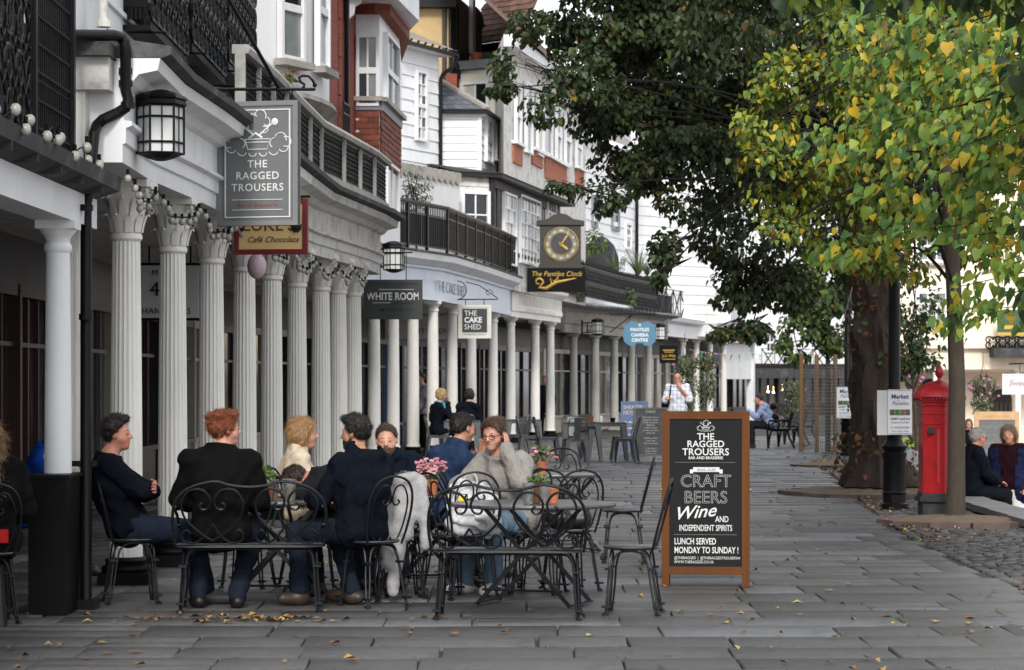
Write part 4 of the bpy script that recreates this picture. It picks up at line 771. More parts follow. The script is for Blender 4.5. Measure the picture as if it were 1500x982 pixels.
fk = Fc(f.pt(f.uz(1441, 500)[0], 0, .9).xy, f.pt(f.L, 0, .9).xy); railpanel(CB, fk, 0, fk.L, 2.95, 3.35, 'scroll', bar=.03); m = MB(); fk.box(m, .2, fk.L, 2.62, 2.95, -.9, .05); m.build('balcony_slab', SLAB, CB, smooth=0)
m = MB(); fk.box(m, .3, 1.6, 3.4, 4.3, .06, .1); m.build('sign_panel', mat('green_sign', (.04, .09, .06), .5), CB, smooth=0); m = MB(); fk.box(m, .3, 1.6, 3.4, 3.5, .1, .13); fk.box(m, .5, 1.4, 3.62, 3.75, .1, .12); m.build('gilt_lettering', GOLD, CB, smooth=0)
ptxt('SPRING', 1338, 529, 41.2, 4, mat('faint_letter', (.6, .55, .47), .7), CB)
# ================================================================== trees
LEAFM = mat('leaf', (.06, .09, .03), .45, .12, 20, attr='tint', transl=.3, spec=.35)
BARK = mat('lime_bark', (.045, .032, .024), .95, .35, 9, .9, 16, stretch=(1.6, 1.6, .45), dirt_reflect=(.022, .019, .017), dirt_reflect_scale=5, dirt_reflect_amt=.7)
BARKG = mat('young_bark', (.05, .038, .028), .9, .25, 12, .5, 30, stretch=(1.5, 1.5, .5), dirt_reflect=(.11, .09, .06), dirt_reflect_scale=4, dirt_reflect_amt=.4)
TWIG = mat('twig', (.012, .01, .008), .9, .2, 8)
def norm(a): return a / np.maximum(np.linalg.norm(a, axis=-1, keepdims=True), 1e-9)
# lime leaf outline (x across, y from stalk to tip)
LO = np.array([(0, 0), (-.3, -.08), (-.5, .18), (-.44, .52), (-.2, .82), (0, 1.06), (.2, .82), (.44, .52), (.5, .18), (.3, -.08), (0, .5)])
LFULL = [(10, 0, 1, 2), (10, 2, 3, 4), (10, 4, 5, 6), (10, 6, 7, 8), (10, 8, 9, 0)]
LS = np.array([(0, -.05), (-.46, .12), (-.36, .62), (0, 1.05), (.36, .62), (.46, .12)]); LSF = [(0, 3, 2, 1), (0, 5, 4, 3)]
def leaf_arrays(pos, tip, nrm, size, simple=True, curl=.25):
    o = LS if simple else LO; fs = LSF if simple else LFULL; n = len(pos); k = len(o)
    tip = norm(tip); side = norm(np.cross(tip, nrm)); nn = np.cross(side, tip)
    fold = rng.uniform(.1, .5, n)[:, None]; c = rng.uniform(.3, 1, n)[:, None] * curl
    x = o[None, :, 0] * rng.uniform(.62, 1.05, (n, 1)); y = o[None, :, 1]; z = np.abs(x) * fold - c * y ** 2 + (0 if simple else rng.normal(0, .03, (n, k)))
    V = pos[:, None, :] + size[:, None, None] * (x[..., None] * side[:, None, :] + y[..., None] * tip[:, None, :] + z[..., None] * nn[:, None, :])
    Fq = (np.arange(n)[:, None, None] * k + np.array(fs)[None]).reshape(-1, 4); return V.reshape(-1, 3), Fq, k
def lobe_pts(lobes, n_per_m3, shell=.45):
    out = []
    for (c, r) in lobes:
        c = np.array(c); vol = 4.19 * r[0] * r[1] * r[2]; n = max(8, int(vol ** .72 * n_per_m3)); d = norm(rng.normal(size=(n, 3))); rad = 1 - shell * rng.random(n) ** 1.5; p = d * rad[:, None] * np.array(r)[None]
        p += c; out.append(np.hstack([p, d]))
    return np.vstack(out)
def clump(P_, sc_, thr):
    keep = [noise.noise((q[0] * sc_, q[1] * sc_, q[2] * sc_)) + .5 * noise.noise((q[0] * sc_ * 2.3, q[1] * sc_ * 2.3, q[2] * sc_ * 2.3 + 9)) > thr for q in P_]
    return P_[np.array(keep)]
def pal(n, cols, p): 
    cols = np.array(cols); c = cols[rng.choice(len(cols), n, p=np.array(p) / sum(p))]; return c * rng.uniform(.75, 1.25, (n, 1))
def limb(mb, pts, r0, r1, n=7):
    pts = [Vector(p) for p in pts]; fine = []
    for i in range(len(pts) - 1):
        for t in (0, .25, .5, .75):
            a, b, c, d = pts[max(i - 1, 0)], pts[i], pts[i + 1], pts[min(i + 2, len(pts) - 1)]
            fine.append(.5 * ((2 * b) + (c - a) * t + (2 * a - 5 * b + 4 * c - d) * t * t + (3 * b - a - 3 * c + d) * t ** 3))
    fine.append(pts[-1]); k = len(fine); mb.tube(fine, [r0 + (r1 - r0) * (i / (k - 1)) ** .8 for i in range(k)], n)
def branches(mb, start, lobes, r0, twr=.012, per=5):
    for c, r in lobes:
        c = Vector(c); s = Vector(random.choice(start)); mid = s.lerp(c, .5) + Vector((random.gauss(0, .25), random.gauss(0, .25), .25 + random.random() * .3)); limb(mb, [s, mid, c], r0 * random.uniform(.5, 1), twr * 1.3, 6)
        for k in range(per):
            e = c + Vector((random.uniform(-1, 1) * r[0], random.uniform(-1, 1) * r[1], random.uniform(-.9, .7) * r[2])) * .9; limb(mb, [c.lerp(s, .15), c.lerp(e, .5) + Vector((0, 0, .1)), e], twr, .003, 4)
# ---------------- T1: the big old lime
t1 = thing('lime_tree', 'big old lime tree with burred dark trunk beside the black lamp post', 'tree', (5.12, 36.4, gz(36.4)))
m = MB(); ctr = [(5.08, 36.4, .05), (5.1, 36.4, .5), (5.07, 36.4, 1.2), (5.12, 36.4, 2.0), (5.06, 36.4, 2.8), (5.08, 36.4, 3.8), (5.1, 36.5, 5.2)]; rr = [.46, .35, .285, .28, .265, .24, .2]
vs = []; nA = 44; nZ = 60
for i in range(nZ):
    z = .02 + 5.0 * i / (nZ - 1)
    for a in range(len(ctr) - 1):
        if ctr[a][2] <= z <= ctr[a + 1][2] or a == len(ctr) - 2: t = min(max((z - ctr[a][2]) / (ctr[a + 1][2] - ctr[a][2]), 0), 1); break
    c = Vector(ctr[a]).lerp(Vector(ctr[a + 1]), t); r = rr[a] + (rr[a + 1] - rr[a]) * t
    for j in range(nA):
        th = 2 * math.pi * j / nA; q = (math.cos(th) * 1.6, math.sin(th) * 1.6, z * 1.3)
        root = 1 + max(0, .6 - z) * (.5 * max(0, math.cos(5 * th + 1)) + .25 * math.cos(3 * th))
        bur = 1.0 * max(0, noise.noise((q[0] * 1.1, q[1] * 1.1, q[2] * 1.1 + 4)) - .08) + .22 * noise.noise((q[0] * 2.6, q[1] * 2.6, q[2] * 2)) + .05 * noise.noise((q[0] * 7, q[1] * 7, q[2] * 5)) + .035 * math.sin(th * 14 + 3 * noise.noise(q))
        vs.append((c.x + r * root * (1 + bur) * math.cos(th), c.y + r * root * (1 + bur) * math.sin(th), z + gz(36.4)))
m.add(vs, [(i * nA + j, i * nA + (j + 1) % nA, (i + 1) * nA + (j + 1) % nA, (i + 1) * nA + j) for i in range(nZ - 1) for j in range(nA)]); m.build('trunk', BARK, t1, smooth=60)
def L3(x, y, s, r, ry=None, rz=None): p = P(x, y, s); return (tuple(p), (r, ry or r, rz or r * .75))
lob1 = [L3(*q) for q in ((900, 20, 104, 1.15), (770, 95, 107, .5), (800, 40, 105, .6), (735, 130, 108, .22, .3, .14), (840, 120, 106, .75), (900, 165, 104, .7), (930, 240, 104, .65), (880, 285, 106, .42, .5, .28), (820, 280, 108, .26, .3, .12), (800, 155, 107, .38), (985, 70, 103, 1.3), (1000, 200, 103, 1.1), (1000, 300, 104, .42), (975, 370, 106, .24, .3, .32), (965, 410, 107, .12, .2, .14), (1080, 60, 101, 1.5), (1100, 220, 101, 1.3), (1085, 340, 102, .75), (1085, 420, 102, .5), (1100, 485, 103, .32, .4, .16), (1060, 490, 104, .25, .4, .1), (1150, 420, 101, .5), (1200, 310, 100, .9), (1220, 150, 100, 1.5), (1330, 60, 99, 1.5), (1330, 250, 98, 1.2), (1290, 390, 97, .7), (1345, 480, 97, .4), (1340, 530, 97, .26), (1410, 180, 97, 1.3), (1000, -120, 103, 1.6), (1180, -160, 101, 1.9), (1380, -100, 99, 1.8), (870, -80, 106, 1.2), (1100, -60, 118, 1.6), (1000, 120, 92, 1.4), (1150, 250, 92, 1.5), (1250, -40, 88, 1.7), (1120, -330, 103, 2.2), (1300, -330, 98, 2.2))]
m = MB(); st = [(5.0, 36.4, 4.0), (5.0, 36.5, 4.6), (5.05, 36.5, 5.1)]; branches(m, st, lob1, .03, .006, 7); m.build('limbs', TWIG, t1)
pt = lobe_pts(lob1, 2300, .75); pt = clump(pt, 1.35, .02); n = len(pt); d = pt[:, 3:]
tip = d * .5 + np.array([0, 0, -.75]) + rng.normal(0, .45, (n, 3)); nr = d * .6 + np.array([0, 0, .7]) + rng.normal(0, .5, (n, 3))
V, Q, k = leaf_arrays(pt[:, :3], tip, nr, rng.uniform(.058, .11, n)); hz = (pt[:, 0] > 4.2)
c1 = pal(n, [(.03, .05, .02), (.045, .07, .026), (.06, .09, .034), (.22, .14, .02), (.13, .075, .03), (.11, .13, .045)], [28, 32, 26, 1.5, 2.5, 8])
cr = npmesh('crown', V - np.array(t1.location), Q, LEAFM, t1, attr=np.repeat(c1, k, 0)); cr['kind'] = 'stuff'
# epicormic shoots and dead leaf tufts on the trunk
sh = []
for i in range(420):
    th = random.uniform(math.pi * .9, math.pi * 2.1); z = random.choice([random.gauss(.75, .18), random.gauss(3.4, .4), random.gauss(2.3, .5), random.uniform(.1, 3.8)]); r = .29 + .1 * random.random() + .2 * (z < .9); sh.append((5.09 + r * math.cos(th), 36.4 + r * math.sin(th), max(.1, z) + .05))
sh = np.array(sh); n = len(sh); V, Q, k = leaf_arrays(sh, rng.normal(0, 1, (n, 3)) + np.array([0, -.3, -.5]), rng.normal(0, 1, (n, 3)), rng.uniform(.05, .1, n))
o = npmesh('trunk_shoots', V - np.array(t1.location), Q, LEAFM, t1, attr=np.repeat(pal(n, [(.16, .06, .02), (.1, .05, .025), (.07, .1, .03)], [5, 4, 2]), k, 0)); o['kind'] = 'stuff'
# ---------------- T2: young lime in front
t2 = thing('young_lime_tree', 'slender young lime tree with straight smooth trunk in a round soil pit', 'tree', (5.05, 29.4, .06))
m = MB(); tp = [P(1400, 790, 128.8), P(1399, 768, 128.8), P(1401, 700, 128.8), P(1402, 560, 128.8), P(1397, 420, 128.8), P(1390, 300, 128.8), P(1382, 160, 128.8), P(1380, 0, 128.8)]; m.tube(tp, [.16, .125, .1, .095, .088, .08, .06, .04], 16); m.build('trunk', BARKG, t2)
lob2 = [L3(*q) for q in ((1125, 175, 127, .5), (1110, 240, 128, .35), (1170, 120, 126, .55), (1200, 230, 125, .7), (1150, 280, 127, .5), (1140, 335, 128, .28), (1260, 130, 125, .8), (1280, 260, 124, .8), (1230, 350, 126, .5), (1340, 160, 122, 1.0), (1370, 300, 124, .8), (1440, 210, 124, 1.0), (1290, 375, 125, .4), (1450, 340, 126, .6), (1340, 385, 127, .35), (1400, 60, 126, 1.0), (1500, 100, 126, 1.1), (1330, -60, 126, 1.2), (1480, -120, 126, 1.4), (1300, 40, 140, .9), (1420, 130, 142, 1.0))]
m = MB(); branches(m, [tp[4], tp[5], tp[6]], lob2, .035, .008, 5); m.build('limbs', TWIG, t2)
YG = [(.14, .21, .035), (.22, .27, .035), (.08, .13, .035), (.4, .35, .03), (.5, .34, .025), (.24, .11, .03)]
pt = lobe_pts(lob2, 1500, .65); pt = clump(pt, 1.6, -.06); n = len(pt); d = pt[:, 3:]
tip = d * .6 + np.array([0, 0, -.7]) + rng.normal(0, .4, (n, 3)); nr = d * .5 + np.array([0, -.25, .7]) + rng.normal(0, .4, (n, 3)); V, Q, k = leaf_arrays(pt[:, :3], tip, nr, rng.uniform(.055, .1, n))
o = npmesh('crown', V - np.array(t2.location), Q, LEAFM, t2, attr=np.repeat(pal(n, YG, [26, 24, 26, 12, 5, 2]), k, 0)); o['kind'] = 'stuff'
# ---------------- T3: lime whose branches reach in from the right, large leaves
t3 = thing('overhanging_lime_tree', 'lime tree at the right whose large yellow-green leaves hang nearest the camera', 'tree', (6.6, 20.5, .0))
m = MB(); m.tube([(6.6, 20.5, 0), (6.6, 20.5, .4), (6.55, 20.5, 2), (6.5, 20.5, 4.2), (6.4, 20.6, 6.5)], [.3, .2, .17, .14, .08], 14); m.build('trunk', BARKG, t3)
SP = []   # leafy sprays: (tip x, tip y, s, reach)
for x, y, s in ((1235, 35, 178), (1290, 95, 176), (1215, 225, 176), (1300, 180, 178), (1210, 372, 175), (1290, 345, 178), (1385, 465, 180), (1405, 420, 182), (1440, 455, 186), (1360, 235, 182), (1420, 285, 184), (1450, 180, 184), (1470, 390, 188), (1380, 120, 180), (1340, 300, 180), (1490, 300, 190), (1250, 290, 176), (1470, 60, 186), (1330, 40, 180), (1400, 350, 184), (1495, 470, 190), (1180, 205, 174), (1260, 160, 176), (1320, 130, 178), (1410, 220, 182), (1300, 240, 178), (1440, 250, 184), (1480, 230, 186), (1370, 190, 181), (1230, 100, 176)): SP.append(P(x, y, s))
twb = MB(); LP = []; LT = []
for e in SP:
    root = Vector((6.5, 20.5, min(6, e.z + .25))); d0 = (e - root); L = d0.length; mid = root.lerp(e, .5) + Vector((0, 0, .2)); limb(twb, [root, mid + Vector((random.gauss(0, .1), random.gauss(0, .2), random.gauss(0, .12))), e], .014, .003, 5); back = (mid - e).normalized()
    for k in range(85):
        t = .72 * random.random() ** 1.2; b = e + back * t * 1.5 + Vector((0, 0, .12 * t)); off = Vector((random.gauss(0, .06 + .22 * t), random.gauss(0, .12 + .28 * t), random.gauss(-.02, .06 + .14 * t))); p = b + off; LP.append(p); dr = Vector((-back.x * .6 + random.gauss(0, .45), random.gauss(-.2, .45), -.75 + random.gauss(0, .25))); LT.append(dr)
twb.build('limbs', TWIG, t3)
LP = np.array(LP); LT = np.array(LT); n = len(LP); sz = rng.uniform(.05, .12, n) * rng.uniform(.75, 1.1, n); nr = np.array([-.15, -.45, .75]) + rng.normal(0, .33, (n, 3))
V, Q, k = leaf_arrays(LP, LT, nr, sz, simple=False, curl=.6); C = pal(n, [(.11, .21, .04), (.17, .26, .04), (.26, .3, .045), (.45, .36, .03), (.55, .34, .025), (.065, .14, .035)], [28, 28, 16, 10, 4, 16]); px = CX + F * LP[:, 0] / LP[:, 1]; ya = LP[:, 1]
V = V.reshape(n, k, 3); vis = np.where(px < 1505)[0]; ob = set(vis[np.argsort(-sz[vis])][:296].tolist()); crown3 = None; rest = np.array([i for i in range(n) if i not in ob])
# leaves at the top and right rim of the view
lob3 = [L3(*q) for q in ((1500, -30, 205, .4, .5, .3), (1180, -25, 200, .3, .45, .16), (1300, -30, 200, .35, .45, .2), (1420, -25, 205, .35, .45, .2), (1560, 120, 195, .5), (1600, 330, 195, .5), (1560, 440, 195, .35), (1650, 20, 195, .8))]
pt = lobe_pts(lob3, 420, .7); n3 = len(pt); d = pt[:, 3:]; V3, Q3, k3 = leaf_arrays(pt[:, :3], d * .4 + np.array([0, 0, -.8]) + rng.normal(0, .4, (n3, 3)), d * .4 + np.array([0, 0, .8]) + rng.normal(0, .4, (n3, 3)), rng.uniform(.09, .14, n3), simple=False)
Vr = V[rest].reshape(-1, 3); Qr = (np.arange(len(rest))[:, None, None] * k + np.array(LFULL)[None]).reshape(-1, 4)
crown3 = npmesh('crown', np.vstack([Vr, V3]) - np.array(t3.location), np.vstack([Qr, Q3 + len(Vr)]), LEAFM, t3, attr=np.vstack([np.repeat(C[rest], k, 0), np.repeat(pal(n3, YG[:3] + [(.04, .07, .03)], [2, 1, 3, 5]), k3, 0)])); crown3['kind'] = 'stuff'
for i in sorted(ob): npmesh('leaf', V[i] - LP[i], np.array(LFULL), LEAFM, t3, attr=np.repeat(C[i:i + 1], k, 0), smooth=True, loc=Vector(LP[i]) - t3.location)
# ---------------- caged sapling and far leafy tree
def small_tree(name, label, base, lobes, cols, p, dens, ls, tr=.05, thr=-.2):
    t = thing(name, label, 'tree', base); b = Vector(base); m = MB(); top = Vector(lobes[0][0]); m.tube([b, b.lerp(top, .5), top], [tr, tr * .8, tr * .4], 8); m.build('trunk', BARKG, t); m = MB(); branches(m, [b.lerp(top, .6), b.lerp(top, .8)], lobes, tr * .5, .008, 3); m.build('limbs', TWIG, t)
    pt = lobe_pts(lobes, dens, .7); pt = clump(pt, 1.5, thr); n = len(pt); d = pt[:, 3:]; V, Q, k = leaf_arrays(pt[:, :3], d * .6 + np.array([0, 0, -.6]) + rng.normal(0, .45, (n, 3)), d * .5 + np.array([0, -.2, .7]) + rng.normal(0, .45, (n, 3)), rng.uniform(ls * .7, ls * 1.3, n)); o = npmesh('crown', V - np.array(t.location), Q, LEAFM, t, attr=np.repeat(pal(n, cols, p), k, 0)); o['kind'] = 'stuff'; return t
sp = small_tree('caged_sapling', 'bushy green sapling inside a stake and wire tree guard', (XY(1213, 66).x, XY(1213, 66).y, .15), [L3(*q) for q in ((1213, 440, 66, .9), (1180, 480, 66, .6), (1190, 400, 66, .7), (1230, 500, 66, .5), (1215, 360, 66, .6), (1170, 520, 66, .3), (1150, 505, 66, .25), (1240, 420, 66, .7))], [(.07, .11, .035), (.1, .15, .04), (.2, .18, .03), (.05, .08, .03)], [5, 4, 1, 3], 1000, .12, .06)
small_tree('far_tree', 'dark leafy tree in front of the cream building, behind the lamp post', (XY(1345, 70).x, XY(1345, 70).y, -.65), [L3(*q) for q in ((1335, 470, 70, .5), (1350, 500, 70, .5), (1330, 520, 70, .4), (1340, 440, 70, .6), (1365, 530, 70, .28), (1320, 550, 70, .15))], [(.03, .05, .022), (.05, .075, .03)], [1, 1], 500, .1, .05)
# tree guard: stakes and wire mesh
g = thing('tree_guard', 'round wire mesh tree guard with four timber stakes round the sapling', 'tree guard', (XY(1213, 66).x, XY(1213, 66).y, .15)); STK = mat('stake_timber', (.15, .085, .04), .85, .2, 8, .2, 40, stretch=(1, 1, .2))
for dx, dy in ((-.62, -.2), (-.3, -.4), (.1, -.5), (.55, -.1)): m = MB(); m.lathe([(.05, 0), (.05, 2.1), (.04, 2.15)], 8, (dx, dy, 0)); m.build('stake', STK, g, world=False)
m = MB()
for i in range(40): a = 2 * math.pi * i / 40; m.tube([(.6 * math.cos(a), .6 * math.sin(a), .02), (.6 * math.cos(a), .6 * math.sin(a), 1.95)], .006, 4)
for j in range(26): m.tube([(.6 * math.cos(2 * math.pi * i / 24), .6 * math.sin(2 * math.pi * i / 24), .06 + j * .075) for i in range(24)], .005, 4, True)
struct(m.build('wire_mesh', mat('galvanised_wire', (.2, .2, .2), .5, .1, metal=.6), g, world=False), 'stuff')
# ---------------- terrace plants
small_tree('olive_tree', 'small airy olive tree on the terrace in front of the scalloped wall', (XY(610, 68.5).x, XY(610, 68.5).y, 4.33), [L3(*q) for q in ((610, 285, 68.5, .3), (600, 275, 68.5, .22), (622, 275, 68.5, .22), (612, 298, 68.5, .2), (595, 292, 68.5, .14), (625, 292, 68.5, .16), (610, 262, 68.5, .14))], [(.14, .15, .1), (.1, .12, .07), (.2, .19, .12)], [3, 3, 1], 900, .045, .025, -.5)
def plantx(name, label, p, lobes, cols, dens, ls, grp=None, blade=False):
    t = thing(name, label, 'plant', p, group=grp); m = MB(); p = Vector(p); m.lathe([(.09, -.02), (.12, .12), (.13, .13), (.11, .13)], 10, tuple(p)); m.build('pot', mat('plant_pot', (.05, .045, .04), .8), t)
    if blade:
        V = []; Q = []; A = []
        for i in range(dens):
            a = random.uniform(0, 6.28); L = random.uniform(.6, 1) * ls; e = Vector((math.cos(a), math.sin(a), 0)); s_ = Vector((-e.y, e.x, 0)) * .022; b0 = p + Vector((0, 0, .12)); o = len(V); k = random.uniform(.4, 1)
            for t_ in (0, .35, .7, 1): q = b0 + e * L * t_ * k + Vector((0, 0, L * (1.25 * t_ - .8 * t_ * t_ * k))); w = 1 - t_ * .9; V += [tuple(q - s_ * w), tuple(q + s_ * w)]
            Q += [(o + 2 * j, o + 2 * j + 1, o + 2 * j + 3, o + 2 * j + 2) for j in range(3)]; A += [random.choice(cols)] * 8
        V = np.array(V); o = npmesh('leaves', V - np.array(t.location), np.array(Q), LEAFM, t, attr=np.array(A)); o['kind'] = 'stuff'
    else:
        pt = lobe_pts(lobes, dens, .9); n = len(pt); d = pt[:, 3:]; V, Q, k = leaf_arrays(pt[:, :3], d + np.array([0, 0, -.3]) + rng.normal(0, .4, (n, 3)), d * .5 + np.array([0, -.2, .7]) + rng.normal(0, .4, (n, 3)), rng.uniform(ls * .7, ls * 1.3, n)); o = npmesh('leaves', V - np.array(t.location), Q, LEAFM, t, attr=np.repeat(pal(n, cols, [1] * len(cols)), k, 0)); o['kind'] = 'stuff'
    return t
GR = [(.08, .14, .03), (.06, .1, .03), (.12, .2, .04)]; GP = 'plants on the iron balcony'
plantx('balcony_plant', 'bright green bushy plant right beside the clock on the balcony', tuple(P(862, 405, 48)), [L3(*q) for q in ((862, 365, 48, .3), (870, 345, 48, .3), (855, 390, 48, .22), (882, 362, 48, .25))], GR, 500, .1, GP)
for i, (x, L, lab) in enumerate(((900, 1.1, 'arching green palm on the balcony left of the taller palm'), (935, 1.4, 'tall arching green palm at the right end of the balcony'), (948, .9, 'small palm at the right corner of the iron balcony'))): plantx('potted_palm', lab, tuple(P(x, 410, 45 - i)), None, [(.09, .12, .05), (.12, .16, .07)], 44, L, GP, True)
plantx('balcony_plant', 'light green plant hanging through the balcony railing', tuple(P(923, 436, 47)), [L3(*q) for q in ((923, 428, 47, .22), (927, 440, 47, .2))], GR, 500, .09, GP)
plantx('spiky_plant', 'spiky reddish plant under the clock board railing', tuple(P(850, 442, 52.5)), None, [(.2, .14, .06), (.1, .12, .05)], 20, .6, GP, True)
plantx('climbing_plant', 'leafy red-flowered plant above the grey hanging pub sign', tuple(P(413, 155, 118) + Vector((0, 0, 0))), [L3(*q) for q in ((413, 140, 118, .12), (420, 120, 118, .1), (424, 105, 118, .07), (408, 150, 118, .12), (425, 132, 118, .1))], [(.1, .15, .04), (.16, .18, .04), (.08, .12, .03), (.2, .1, .03)], 2600, .06)
plantx('dry_plant', 'dry brown plant growing on the corbel of the bow window', tuple(P(464, 186, 96)), [L3(*q) for q in ((464, 182, 96, .12), (472, 178, 96, .1))], [(.2, .14, .07), (.14, .13, .05)], 500, .06)
# dark parasol dome on the balcony
ps_ = thing('closed_parasol', 'dark domed parasol on the balcony behind the clock', 'parasol', tuple(P(880, 420, 44))); m = MB(); c = P(880, 395, 44); m.lathe([(.62, 0), (.6, .4), (.45, .8), (.2, 1.05), (.02, 1.1)], 14, (c.x, c.y, c.z)); m.build('canopy', mat('parasol_cloth', (.025, .026, .03), .8), ps_); m = MB(); m.tube([P(880, 440, 44), P(880, 390, 44)], .03, 6); m.build('pole', BLACK, ps_)
# ================================================================== hanging signs
def signbox(t, x0, x1, y0, y1, s, th, mat_frame, mat_face, rim, rot=0, inner=.012):
    p0 = P(x0, y1, s); p1 = P(x1, y0, s); wv, h = p1.x - p0.x, p1.z - p0.z; t.location = (p0.x + wv / 2, p0.y, p0.z); t.rotation_euler = (0, 0, rot)
    m = MB(); m.box(-wv / 2, wv / 2, -th / 2 + inner, th / 2 - inner, 0, h); m.build('panel', mat_face, t, world=False, smooth=0)
    m = MB()
    for a, b, c, d in ((-wv / 2, -wv / 2 + rim, 0, h), (wv / 2 - rim, wv / 2, 0, h), (-wv / 2 + rim, wv / 2 - rim, 0, rim), (-wv / 2 + rim, wv / 2 - rim, h - rim, h)): m.box(a, b, -th / 2, th / 2, c, d)
    m.build('frame', mat_frame, t, world=False, smooth=0); return wv, h, -th / 2 + inner - .004
def stx(t, body, x, z, size, mt, y, **k): return text(body, size / .72, mt, t, frame((x, y, z), (1, 0, 0), (0, 0, 1)), **k)
def bars(t, rects, mt, y, name='rule', th=.003):
    for a, b, c, d in rects: m = MB(); m.box(a, b, y - th, y, c, d); m.build(name, mt, t, world=False, smooth=0)
def strokes(t, lines, mt, y, r, name='emblem'):
    m = MB()
    for ln in lines: m.tube([(a, y, b) for a, b in ln], r, 5)
    return m.build(name, mt, t, world=False)
def arc(cx_, cz, r, a0, a1, n=8): return [(cx_ + r * math.cos(R(a0 + (a1 - a0) * i / n)), cz + r * math.sin(R(a0 + (a1 - a0) * i / n))) for i in range(n + 1)]
def emblem(t, x, z, k, mt, y):      # bowl between clouds, fork and spoon above
    L = [[(x - .13 * k, z), (x - .1 * k, z - .1 * k), (x + .1 * k, z - .1 * k), (x + .13 * k, z), (x - .13 * k, z)], [(x - .12 * k, z - .03 * k), (x + .12 * k, z - .03 * k)]]
    for cx_, cz, r, a0, a1 in ((-.3, -.03, .05, 60, 300), (-.24, .0, .06, 20, 200), (-.18, -.04, .05, -60, 90), (-.27, -.08, .05, 180, 330), (.3, -.03, .05, -120, 120), (.24, 0, .06, -20, 160), (.18, -.04, .05, 90, 240), (.27, -.08, .05, 210, 360), (-.16, -.11, .05, 200, 340), (-.05, -.13, .04, 190, 350), (.06, -.13, .04, 190, 350), (.17, -.11, .05, 200, 340), (-.05, .2, .05, 30, 270), (.03, .23, .06, -30, 180), (.08, .17, .05, -120, 60), (-.06, .12, .04, 90, 300), (.07, .1, .04, -120, 90)): L.append(arc(x + cx_ * k, z + cz * k, r * k, a0, a1))
    e1 = strokes(t, L, mt, y, .0045 * k + .001)
    m = MB()
    for a in (-.02, 0, .02): m.tube([(x - (.22 + a) * k, y, z + (.2 - a) * k), (x - (.16 + a * .8) * k, y, z + (.15 - a) * k)], .005 * k, 4)
    m.tube([(x - .17 * k, y, z + .15 * k), (x - .04 * k, y, z + .04 * k)], .011 * k, 5); m.tube([(x + .15 * k, y, z + .15 * k), (x + .02 * k, y, z + .04 * k)], .01 * k, 5); m.lathe([(.005, -.002), (.035 * k, 0), (.03 * k, .002), (.005, .003)], 10, M=frame((x + .18 * k, y, z + .17 * k), (1, 0, 0), (0, 0, 1))); m.tube([(x - .09 * k, y, z + .01 * k), (x - .02 * k, y, z + .06 * k), (x + .05 * k, y, z + .01 * k)], .012 * k, 5); e2 = m.build('cutlery', mt, t, world=False); return e1, e2
SGR = mat('sign_grey', (.15, .157, .16), .6, .06, 8, .05); SGR2 = mat('sign_grey_frame', (.2, .205, .21), .6, .08, 8, .05); SWH = mat('sign_white', (.72, .73, .72), .6, .08, 20)
t = thing('pub_sign', 'grey hanging pub sign with white lettering and bowl emblem', 'sign'); wv, h, y = signbox(t, 317, 441, 149, 331, 156, .09, SGR2, SGR, .045, R(-14))
bars(t, [(-.325, .325, .075, .085), (-.325, .325, 1.08, 1.09)], SWH, y); bars(t, [(-.325, -.312, .085, 1.08), (.312, .325, .085, 1.08)], SWH, y)
emblem(t, 0, .81, .95, SWH, y); 
for b_, z_ in (('THE', .545), ('RAGGED', .435), ('TROUSERS', .325)): stx(t, b_, 0, z_, .072, SWH, y, spacing=1.12, bold=.001)
bars(t, [(-.25, .25, .24, .246), (-.25, .25, .145, .151)], SWH, y); stx(t, 'Bar & Brasserie', 0, .178, .034, mat('sign_red', (.3, .08, .07), .7), y, spacing=1.3, shear=.2)
br = MB(); a0 = P(256, 131, 156); br.tube([P(262, 131, 156), P(462, 131, 156), P(466, 126, 156), P(458, 118, 156), P(440, 112, 156), P(437, 120, 156), P(441, 128, 156)][:2] , .016, 8)
hk = [P(441, 131, 156)] + [P(x, y_, 156) for x, y_ in ((445, 128), (446, 124), (440, 120), (438, 114), (444, 111), (452, 112), (458, 118), (461, 124))]; br.tube(hk, .013, 8); br.ball(P(461, 125, 156), .022, 8, 6); br.tube([P(330, -10, 163), P(408, 129, 156)], .018, 8)
for x in (334, 428): br.tube([P(x, 131, 156), P(x, 149, 156)], .008, 6); br.ball(P(x, 140, 156), .014, 8, 6)
for sx, x in ((1, 372), (-1, 396)): br.tube([P(x + sx * 14 * math.cos(q) * (1 - q / 9), 122 - 9 * math.sin(q) * (1 - q / 9), 156) for q in [i * .5 for i in range(13)]], .006, 5)
bo = br.build('sign_bracket', BLACK); tag(bo, 'black iron scroll bracket carrying the grey pub sign', 'bracket')
MAR = mat('sign_maroon', (.16, .012, .02), .5, .1); YEL = mat('sign_yellow', (.72, .52, .22), .6, .06); DKR = mat('sign_darkred', (.12, .02, .02), .6)
t = thing('cafe_sign', 'yellow cafe sign with maroon frame half hidden behind the grey pub sign', 'sign'); wv, h, y = signbox(t, 342, 452, 292, 373, 148, .06, MAR, YEL, .05, R(-8)); stx(t, "LUKE'S", -.02, .235, .13, DKR, y, wx=1.0); stx(t, 'Café Chocolata', .02, .12, .06, DKR, y, shear=.4); m = MB(); m.lathe([(.03, .22), (.05, .25), (.055, .3), (.04, .3)], 10, (.26, y, 0)); m.build('cup_emblem', INK, t, world=False)
m = MB(); m.tube([P(336, 288, 148), P(455, 288, 148)], .014, 6); m.tube([P(352, 288, 148), P(352, 296, 148)], .008, 5); m.tube([P(442, 288, 148), P(442, 296, 148)], .008, 5); luk = m.build('bracket', BLACK, t)
